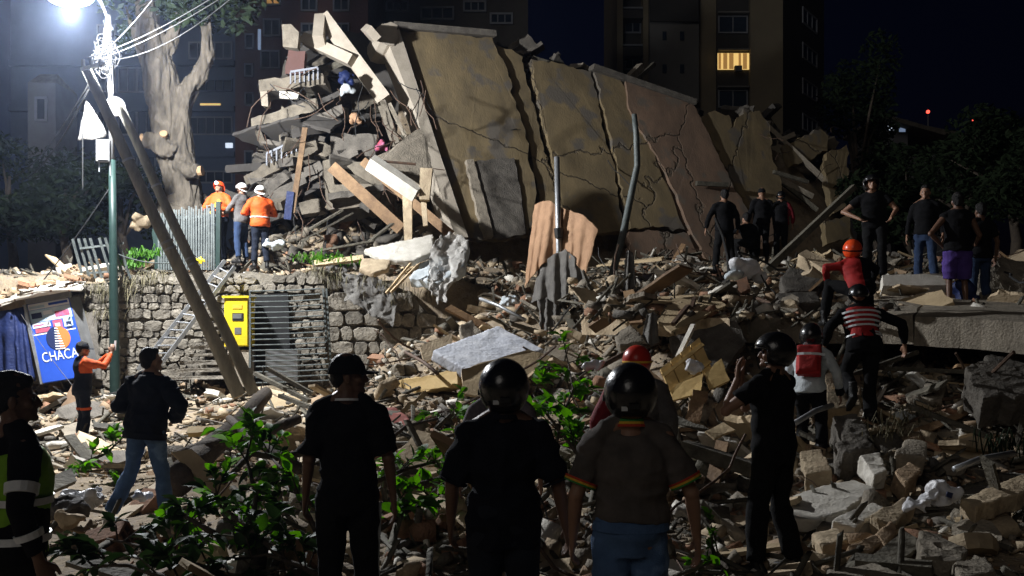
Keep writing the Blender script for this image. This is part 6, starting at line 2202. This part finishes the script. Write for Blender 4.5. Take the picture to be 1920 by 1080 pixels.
        mb.add(vs, fs)
        o = mb.build(name, M[m], s.root if not parent else None, smooth=False, local=True)
        if parent:
            o.parent = parent
        return fix_normals(o)

    def limb_band(s, m, q, f0, f1, e=.028, leg=False, name='band'):
        A = (s.leg if leg else s.arm)(q, f0, f1, 3)
        tab = s.LR if leg else s.AR
        return MB().tube([x for x, f in A], [s.rad(tab, f, e) for x, f in A], 16).build(name, M[m], s.root, smooth=False, local=True)

    def vest(s, m, t0=-.02, t1=.47, e=.032, name='vest'):
        k = s.k
        mb = MB()
        p, a, b = s.torso(e, t0, t1)
        a = [x * .93 for x in a]
        mb.tube(p, a, 20, side=s.S, rb=b)
        return fuse(mb, name, M[m], s.vox, s.root, 2, .012 * k, (8, 8, 8), seed=s.seed)

    def collar(s, mats, e=.012):
        k = s.k
        nk = s.J['neck']
        ax = (s.hb - nk).normalized()
        for i, m in enumerate(mats):
            z0 = -.034 + i * .012
            MB().tube([nk + ax * z0 * k, nk + ax * (z0 + .0135) * k], [(.083 - .004 * i) * k, (.080 - .004 * i) * k], 18).build('collar_band', M[m], s.root, local=True)

    def headmesh(s, r, c, keep, name, m, th=.008, nu=32, nv=22):
        mb = MB()
        g = []
        for j in range(nv + 1):
            t = math.pi * j / nv
            for i in range(nu):
                f = 2 * math.pi * i / nu
                g.append(Vector((c[0] + r[0] * math.sin(t) * math.cos(f), c[1] + r[1] * math.sin(t) * math.sin(f), c[2] + r[2] * math.cos(t))))
        fs = []
        for j in range(nv):
            for i in range(nu):
                q = (j * nu + i, (j + 1) * nu + i, (j + 1) * nu + (i + 1) % nu, j * nu + (i + 1) % nu)
                ctr = sum((g[x] for x in q), Vector()) / 4
                if keep(ctr):
                    fs.append(q)
        mb.add([s.hp(v) for v in g], fs)
        o = mb.build(name, M[m], s.root, smooth=True, local=True)
        bm = bmesh.new()
        bm.from_mesh(o.data)
        bmesh.ops.remove_doubles(bm, verts=bm.verts, dist=1e-5)
        bmesh.ops.delete(bm, geom=[v for v in bm.verts if not v.link_faces], context='VERTS')
        bmesh.ops.recalc_face_normals(bm, faces=bm.faces)
        bm.to_mesh(o.data)
        bm.free()
        so = o.modifiers.new('thickness', 'SOLIDIFY')
        so.thickness = th * s.k
        so.offset = 1
        return o

    def helmet(s, m='helmet', kind='full', stripe=None):
        c = (0, 0, .092)
        if kind == 'full':
            o = s.headmesh((.122, .148, .138), c, lambda p: p.z > (-.075 if p.y < 0 else -.055) and not (p.y > .055 and .015 < p.z < .115), 'helmet', m, .012)
            v = s.headmesh((.124, .151, .140), c, lambda p: p.y > .045 and .008 < p.z < .122, 'visor', 'visor', .003)
            MB().tube([s.hp((.118, .02, .062)), s.hp((.137, .02, .062))], .016 * s.k, 12).build('hinge', M['blackplastic'], s.root, local=True)
            MB().tube([s.hp((-.118, .02, .062)), s.hp((-.137, .02, .062))], .016 * s.k, 12).build('hinge', M['blackplastic'], s.root, local=True)
            rim = []
            for j in range(25):
                f = 2 * math.pi * j / 24
                zz = -.072 if math.sin(f) < 0 else -.056
                q = math.sqrt(max(0, 1 - ((zz - .092) / .138) ** 2))
                rim.append(s.hp((.124 * q * math.cos(f), .150 * q * math.sin(f), zz)))
            MB().tube(rim, .011 * s.k, 8, caps=False).build('rim_trim', M['blackplastic'], s.root, local=True)
            MB().box(s.hp((-.045, -.137, .018)), (.03 * s.k, .006, .022 * s.k), s.Rh @ Matrix.Rotation(.32, 3, 'Z')).build('sticker', M['reflect'], s.root, local=True)
            MB().box(s.hp((0, -.158, .03)), (.05 * s.k, .008, .022 * s.k), s.Rh).build('rear_vent', M['blackplastic'], s.root, local=True)
            MB().box(s.hp((0, -.138, .125)), (.045 * s.k, .01, .012 * s.k), s.Rh @ Matrix.Rotation(.5, 3, 'X')).build('rear_vent', M['blackplastic'], s.root, local=True)
        elif kind == 'open':
            o = s.headmesh((.118, .142, .130), c, lambda p: p.z > .0 and not (p.y > .05 and p.z < .105), 'helmet', m, .012)
            v = s.headmesh((.121, .146, .133), c, lambda p: p.y > .06 and .085 < p.z < .135, 'visor', 'visor', .004)
        else:
            o = s.headmesh((.104, .126, .112), c, lambda p: p.z > .088, 'helmet', m, .008)
            v = MB()
            v.tube([s.hp((0, 0, .088)), s.hp((0, .004, .082))], [.112 * s.k, .122 * s.k], 24, side=s.Rh @ Vector((1, 0, 0)), rb=[.135 * s.k, .15 * s.k])
            v = v.build('brim', M[m], s.root, local=True)
            MB().tube([s.hp((-.078, .02, .085)), s.hp((-.06, .04, .0)), s.hp((0, .055, -.045)), s.hp((.06, .04, .0)), s.hp((.078, .02, .085))], .006 * s.k, 6).build('chin_strap', M['blackplastic'], s.root, local=True)
        v.parent = o
        if stripe:
            b = s.headmesh((.1205, .1445, .1325) if kind != 'rescue' else (.106, .128, .114), c, lambda p: .075 < p.z < .1, 'stripe', stripe, .012)
            b.parent = o
        return o

    def cap(s, m='black'):
        o = s.headmesh((.084, .104, .098), (0, -.004, .092), lambda p: p.z > .085, 'cap', m, .006)
        b = MB()
        vs = []
        for ph in np.linspace(math.radians(25), math.radians(155), 13):
            x, y = math.cos(ph), math.sin(ph)
            vs.append((s.hp((x * .082, -.002 + y * .1, .093)), s.hp((x * .078, .02 + y * .165, .086 - .012 * abs(x)))))
        q = []
        for z in (0, .007):
            q += [(a + s.Rh @ Vector((0, 0, z)) * s.k) for a, _ in vs] + [(c + s.Rh @ Vector((0, 0, z)) * s.k) for _, c in vs]
        fs = []
        for i in range(12):
            fs += [(i, i + 1, 14 + i, 13 + i), (26 + i, 39 + i, 40 + i, 27 + i), (13 + i, 14 + i, 40 + i, 39 + i), (i, 26 + i, 27 + i, i + 1)]
        fs += [(0, 13, 39, 26), (12, 38, 51, 25)]
        br = b.add(q, fs).build('brim', M[m], s.root, local=True)
        fix_normals(br)
        br.parent = o
        MB().ball(s.hp((0, -.004, .193)), .009 * s.k, 8, 6).build('button', M[m], o, local=True)
        return o

    def hair(s, m='hair', vol=1.0):
        mb = MB()
        mb.ball(s.hp((0, -.022, .115)), [.083 * s.k * vol, .092 * s.k * vol, .097 * s.k * vol], 18, 12, s.Rh)
        mb.ball(s.hp((0, -.05, .065)), [.070 * s.k, .055 * s.k, .07 * s.k], 14, 10, s.Rh)
        mb.ball(s.hp((0, .03, .155)), [.066 * s.k * vol, .058 * s.k * vol, .042 * s.k * vol], 14, 10, s.Rh)
        return fuse(mb, 'hair', M[m], .011 if s.vox < .011 else .018, s.root, 2, .010, (26, 26, 26), seed=s.seed)

    def backpack(s, m, w=.3, h=.42, dp=.15, z=.22):
        k = s.k
        c = s.J['hip'] + s.up * z * k - s.fw * (.13 + dp / 2) * k
        R = Matrix((s.S, s.fw, s.up)).transposed()
        mb = MB()
        mb.box(c, (w * k, dp * k, h * k), R)
        mb.box(c - s.fw * .05 * k - s.up * .06 * k, (w * .8 * k, dp * k, h * .5 * k), R)
        return fuse(mb, 'backpack', M[m], max(.012, s.vox), s.root, 6, .01, (8, 8, 8), seed=s.seed)


NEAR, MID, FAR = .0095, .013, .02
D = 'skin'
# --- five onlookers in front
p = Person('person at far left edge in a lime vest with reflective armbands', 30, 645 + 1.70 * F / 4.25, 4.25, 1.585, -48, NEAR, 1.05, skin='darkskin', elbR=(.26, -.06, 1.13), wriR=(.28, .02, .89), head=(-18, -2, 0))
p.shirt('black', 1.85, -.08, wr=.018)
p.trousers('blackpants')
p.shoes('boot')
p.hair()
v = p.vest('hivis', -.06, .46, .03)
for a, b in ((.02, .055), (.2, .235)):
    p.ring('reflect', a, b, .036, 'reflective_band')
for q in 'LR':
    p.limb_band('reflect', q, .58, .74, .027, name='armband')
    p.limb_band('reflect', q, 1.40, 1.52, .026, name='armband')

p = Person('person in a dark navy jacket and blue jeans with hands in front', 268, 985, 9.2, 1.70, -14, .0115, 1.02, hip=(.03, 0, .94), neck=(.07, .03, 1.45), kneeL=(-.14, .02, .50), ankL=(-.30, -.10, .09), kneeR=(.14, .1, .5), ankR=(.17, .12, .09),
           elbR=(.42, -.03, 1.13), wriR=(.20, .20, 1.0), elbL=(-.26, .0, 1.13), wriL=(-.10, .24, 1.05), head=(-25, -8, 0))
p.shirt('navy', 1.9, -.10, .03, .01, 'jacket', .036, loose=.018)
p.ring('navy', -.12, -.06, .047, 'waistband', flare=.01)
p.trousers('jeans')
p.shoes('shoewhite', .03)
p.hair(vol=.98)
p.collar(['navy', 'navy', 'navy'])

p = Person('person in black cap and black t-shirt looking right', 652, 645 + 1.7 * F / 5.5, 5.5, 1.655, 4, NEAR, .85, skin='darkskin', head=(-82, 0, 0), elbL=(-.25, -.03, 1.13), elbR=(.27, -.02, 1.13), wriR=(.30, .04, .88))
p.shirt('black', .92, -.16, .02, .012, 't_shirt', .034, loose=.012)
p.trousers('blackpants', 1.95, .022)
p.shoes('boot')
p.hair(vol=.9)
p.cap('black')
p.collar(['whiteprint'], .02)
A = p.leg('R', .1, 1.9, 14)
MB().tube([x + p.S * p.rad(p.LR, f, .020 + .016 * max(0, f - 1)) for x, f in A], .010 * p.k, 6).build('side_stripe', M['whitefab'], p.root, local=True)

p = Person('person in glossy black full helmet and dark t-shirt nearest centre', 945, 645 + 1.7 * F / 4.75, 4.75, 1.60, 2, NEAR, 1.0, 1.04, skin='darkskin', elbR=(.28, -.04, 1.13), wriR=(.33, .06, .88), elbL=(-.27, 0, 1.13), wriL=(-.28, .12, .9))
for q in 'LR':
    p.limb_band('navytee', q, .92, .96, .036, name='sleeve_hem')
p.shirt('navytee', .95, -.14, .018, .008, 't_shirt', .034, loose=.012)
p.trousers('blackjeans', 1.95, .02)
p.shoes('boot')
p.collar(['navytee', 'navytee'])
p.helmet('helmet', 'full')

p = Person('person in grey-brown polo shirt with striped collar and black helmet', 1182, 645 + 1.7 * F / 4.5, 4.5, 1.585, 0, NEAR, .99, 1.06, elbR=(.30, -.04, 1.14), wriR=(.345, .05, .89), elbL=(-.275, -.03, 1.13), wriL=(-.285, .08, .89))
p.shirt('polo', .80, .045, .016, .012, 'polo_shirt', .036, loose=.004)
for q in 'LR':
    p.limb_band('redknit', q, .72, .755, .042, name='cuff_band')
    p.limb_band('gold', q, .757, .79, .042, name='cuff_band')
    p.limb_band('greenknit', q, .792, .82, .042, name='cuff_band')
p.trousers('jeans', 1.95, .016, wr=.036)
p.ring('jeans', .02, .065, .022, 'waistband')
p.shoes('shoewhite', .03)
p.collar(['redknit', 'gold', 'greenknit'])
p.helmet('helmet', 'full')

# --- people half hidden behind them
p = Person('person in grey checked top hidden behind the centre helmet', 938, 645 + 1.6 * F / 6.0, 6.0, 1.50, 0, MID)
p.shirt('plaid', 1.9)
p.trousers('blackjeans')
p.hair()
p = Person('person in red helmet and maroon jacket behind the polo man', 1194, 645 + 1.45 * F / 7.2, 7.2, 1.42, 6, MID, 1.12, elbL=(-.3, .05, 1.12), wriL=(-.30, .2, 1.0))
p.shirt('darkred', 1.9, pick=lambda c: (c[:, 0] > .03) * 1, mats=[M['darkred'], M['greyfab']], loose=.02, name='jacket')
p.trousers('blackpants')
p.helmet('redhelm', 'open', 'gold')
lump('white_scrap', 1108, 686, 7.4, (.09, .06, .03), 'bag', 'white crumpled scrap beside the red-helmeted person', 'scrap', 23, .04, .012, 9)

p = Person('person with both hands raised to the face in black clothes', 1450, 1076, 6.8, 1.63, 46, .0105, 1.10, elbL=(-.30, .20, 1.20), wriL=(-.15, .20, 1.43), elbR=(.14, .32, 1.20), wriR=(.0, .27, 1.42), head=(28, -6, 0),
           handL=((.12, -.02, 1), (.5, -1, 0), (.9, .3, .1)), handR=((-.12, -.02, 1), (-.5, -1, 0), (-.9, .3, .1)), curlL=.3, curlR=.3, ankL=(-.14, .06, .09), ankR=(.13, -.10, .09), kneeL=(-.12, .06, .5), kneeR=(.1, 0, .5))
p.shirt('black', .62, -.12, .016, .01, 't_shirt', .02)
p.trousers('blackpants', 1.95, .02)
p.shoes('boot')
p.helmet('helmet', 'open')

# --- rescuers climbing at right
p = Person('rescuer in red vest with four white stripes climbing the rubble', 1624, 812, 11.3, 1.78, -4, MID, 1.08, hip=(-.02, 0, .97), neck=(-.03, .20, 1.43), kneeL=(-.16, .26, .66), ankL=(-.16, -.06, .44), toeL=(-.1, .7, -.6), kneeR=(.06, .08, .53), ankR=(.04, -.02, .09),
           elbR=(.40, .10, 1.22), wriR=(.46, .22, .98), elbL=(-.36, .1, 1.18), wriL=(-.38, .22, .96), head=(0, -18, 0))
p.shirt('black', 1.9, -.08, .02, .01, 'jacket')
p.trousers('blackpants')
p.shoes('boot', .14)
p.vest('red', .04, .46, .036)
for k in range(4):
    p.ring('reflect', .20 + k * .058, .222 + k * .058, .046, 'reflective_stripe', 205, 335)
p.ring('reflect', .085, .105, .043, 'reflective_stripe', 190, 235)
p.ring('reflect', .085, .105, .043, 'reflective_stripe', 300, 350)
p.ring('reflect', .12, .135, .043, 'reflective_stripe', 300, 350)
p.helmet('helmet', 'rescue')

p = Person('rescuer with pale reflective sleeve and red backpack in black helmet', 1522, 868, 10.9, 1.66, -22, MID, 1.0, hip=(-.02, -.05, .86), neck=(-.02, .14, 1.34), kneeL=(-.12, .22, .55), ankL=(-.12, .06, .2), kneeR=(.10, .14, .46), ankR=(.10, -.04, .09),
           elbR=(.27, .06, 1.04), wriR=(.30, .16, .80), elbL=(-.27, .15, 1.05), wriL=(-.25, .32, .95), head=(0, -8, 0))
p.shirt('whitefab', 1.9, -.08, .016, .01, 'jacket')
p.trousers('blackpants')
p.shoes('boot', .14)
p.backpack('red', .27, .36, .12, .27)
p.ring('reflect', .33, .36, .19, 'reflective_stripe', 250, 300)
p.limb_band('black', 'R', 1.72, 2.06, .02, name='glove')
p.helmet('helmet', 'full')

p = Person('rescuer in orange helmet and red jacket crouching ahead of the others', 1604, 610, 12.9, 1.66, -5, MID, 1.05, hip=(.05, -.1, .50), neck=(0, .14, .92), kneeL=(-.32, .15, .58), ankL=(-.42, -.02, .09), kneeR=(.22, .25, .5), ankR=(.2, 0, .09),
           elbL=(-.36, .1, .80), wriL=(-.3, .3, .62), elbR=(.3, .15, .78), wriR=(.3, .35, .6), head=(0, -10, 0))
p.shirt('red', 1.9, -.06, name='jacket', pick=lambda c: (c[:, 0] > .06) * 1, mats=[M['red'], M['black']])
p.trousers('blackpants')
p.shoes('boot', .12)
p.helmet('orangehelm', 'open', 'black')

# --- people standing on the slab
p = Person('person in black helmet leaning forward with hand on thigh on slab', 1640, 530, 15.2, 1.74, 160, MID, 1.05, hip=(0, -.10, .93), neck=(.04, .10, 1.38), elbR=(.44, .02, 1.10), wriR=(.20, .20, .96), elbL=(-.3, .1, 1.1), wriL=(-.22, .3, .95), head=(10, -20, 0))
p.shirt('black', .5, -.08, name='t_shirt')
p.trousers('blackpants')
p.shoes('boot')
p.helmet('helmet', 'open')
p = Person('person in dark jacket and blue jeans standing on the slab', 1735, 546, 16.2, 1.74, 150, MID, .95, kneeL=(-.12, .06, .5), ankL=(-.18, .1, .09))
p.shirt('black', 1.9, -.03, name='jacket')
p.trousers('darkjeans')
p.shoes('boot')
p.hair()
p = Person('person in purple shorts and dark sleeveless top standing on slab', 1795, 592, 14.2, 1.76, -10, MID, 1.0, skin='darkskin', elbL=(-.38, -.10, 1.16), wriL=(-.19, .06, 1.0), elbR=(.3, .02, 1.14), wriR=(.28, .2, .98))
p.shirt('black', .12, -.02, name='vest_top')
p.trousers('purple', .95, .035, 'shorts')
p.shoes('boot', .12)
p.hair()
p = Person('person in dark blue trousers beside the purple shorts man', 1838, 590, 14.4, 1.62, 5, MID, 1.0, skin='darkskin', ankL=(-.16, .05, .09))
p.shirt('black', .7, -.05, name='t_shirt')
p.trousers('darkjeans')
p.shoes('boot')
p.hair()
# --- dark silhouettes by the facade
p = Person('person in dark clothes standing alone with legs apart by the facade', 1358, 512, 19.6, 1.64, 8, FAR, 1.12, ankL=(-.2, 0, .09), ankR=(.2, 0, .09), kneeL=(-.15, .03, .5), kneeR=(.15, .03, .5), elbL=(-.32, 0, 1.14), wriL=(-.34, .08, .92))
p.shirt('black', 1.9)
p.trousers('blackpants')
p.shoes('boot')
p.hair(vol=1.1)
p = Person('taller dark person in a cap at the left of the close pair', 1428, 492, 20.2, 1.52, 0, FAR, 1.1)
p.shirt('black', 1.9)
p.trousers('blackpants')
p.shoes('boot')
p.cap('black')
p = Person('person crouching low between the standing dark figures', 1402, 494, 19.9, 1.62, 20, FAR, 1.0, hip=(0, -.15, .42), neck=(0, .05, .86), kneeL=(-.2, .25, .5), ankL=(-.18, .02, .09), kneeR=(.2, .25, .5), ankR=(.18, .02, .09), elbL=(-.3, .15, .65), wriL=(-.2, .35, .55), elbR=(.3, .15, .65), wriR=(.2, .35, .55))
p.shirt('black', 1.9)
p.trousers('blackpants')
p.shoes('boot')
p.hair()
p = Person('dark person in a helmet at the right of the close pair', 1464, 488, 20.2, 1.40, 0, FAR, 1.15, head=(-20, -5, 0))
p.shirt('darkred', 1.9, pick=lambda c: (c[:, 0] < .12) * 1, mats=[M['darkred'], M['black']])
p.trousers('blackpants')
p.shoes('boot')
p.helmet('helmet', 'rescue')
# --- rescuers on the terrace and below
p = Person('rescuer in orange jacket with lit headlamp behind the iron fence', 410, 498, 21.0, 1.78, 168, .016, 1.1, elbL=(-.3, .06, 1.14), wriL=(-.06, .26, 1.16), elbR=(.3, .06, 1.14), wriR=(.06, .27, 1.2), head=(0, -14, 0))
p.shirt('orange', 1.9, -.06, .022, name='jacket', pick=lambda c: (c[:, 2] < 1.02) * 1, mats=[M['orange'], M['navy']])
p.trousers('navy')
p.shoes('boot')
MB().beam(p.J['hip'] + Vector((-.12, .16, .40)), p.J['hip'] + Vector((.14, .17, .12)), .07, .03, up=(0, 1, 0)).build('strap', M['gold'], p.root, local=True)
p.helmet('orangehelm', 'rescue')
MB().tube([p.hp((0, .125, .13)), p.hp((0, .16, .125))], .030, 12).build('head_torch', M['headlamp'], p.root, local=True)
p = Person('rescuer in dark grey jacket and white helmet between orange rescuers', 453, 494, 20.8, 1.68, 60, .016, 1.0, elbL=(-.28, .12, 1.14), wriL=(-.2, .3, 1.1), elbR=(.28, .1, 1.14), wriR=(.2, .28, 1.05))
p.shirt('greyfab', 1.9, -.06, .022, name='jacket')
p.trousers('darkjeans')
p.shoes('boot')
p.helmet('whitehelm', 'rescue')
p = Person('rescuer in orange jacket and white helmet standing with back turned', 488, 502, 20.6, 1.70, 25, .016, 1.1, elbL=(-.31, .08, 1.16), wriL=(-.12, .28, 1.22), elbR=(.31, .08, 1.16), wriR=(.12, .28, 1.2), ankL=(-.13, 0, .09), ankR=(.14, -.02, .09))
p.shirt('orange', 1.9, -.06, .024, name='jacket', loose=.012)
p.trousers('navy')
p.shoes('boot')
p.ring('reflect', .12, .14, .046, 'reflective_stripe')
p.helmet('whitehelm', 'rescue')
p = Person('rescuer in orange sleeves and navy cap raising a phone', 155, 838, 16.2, 1.72, -48, MID, 1.0, elbR=(.26, .26, 1.34), wriR=(.09, .44, 1.56), elbL=(-.24, .28, 1.32), wriL=(-.02, .46, 1.54), head=(-6, 4, 0),
           handR=((-.15, .2, 1), (-1, .3, 0), (-.3, -1, 0)), handL=((.15, .2, 1), (1, .3, 0), (.3, -1, 0)))
p.shirt('orange', 1.9, -.06, .02, name='jacket', pick=lambda c: ((c[:, 2] < 1.2) | ((np.abs(c[:, 0]) < .13) & (c[:, 1] < -.02))) * 1, mats=[M['orange'], M['navy']])
p.trousers('navy')
for q in 'LR':
    p.limb_band('orange', q, .62, .72, .024, leg=True)
p.shoes('boot', .12)
p.hair()
p.cap('navy')
c = Matrix.Rotation(math.radians(-48), 3, 'Z') @ (Vector((.04, .52, 1.68)) * p.k) + org(p.root)
tag(MB().box(c, (.085, .012, .16), (-.1, 0, math.radians(-48))).build('phone', M['whiteprint'], None), 'pale phone held up by the orange-sleeved rescuer', 'phone')

# ------------------------------------------------------------------ dusty night air
def haze():
    o = MB().box((0, 60, 21), (150, 160, 54)).build('haze', [], None)
    me = o.data
    m = bpy.data.materials.new('dusty_air')
    m.use_nodes = True
    nt = m.node_tree
    nt.nodes.clear()
    out = nt.nodes.new('ShaderNodeOutputMaterial')
    pv = nt.nodes.new('ShaderNodeVolumePrincipled')
    pv.inputs['Color'].default_value = (.55, .68, 1.0, 1)
    pv.inputs['Density'].default_value = HAZE
    pv.inputs['Anisotropy'].default_value = .86
    nt.links.new(pv.outputs['Volume'], out.inputs['Volume'])
    me.materials.append(m)
    o['kind'] = 'stuff'
    o['label'] = 'thin dusty night air over the whole site'


HAZE = .0005
haze()
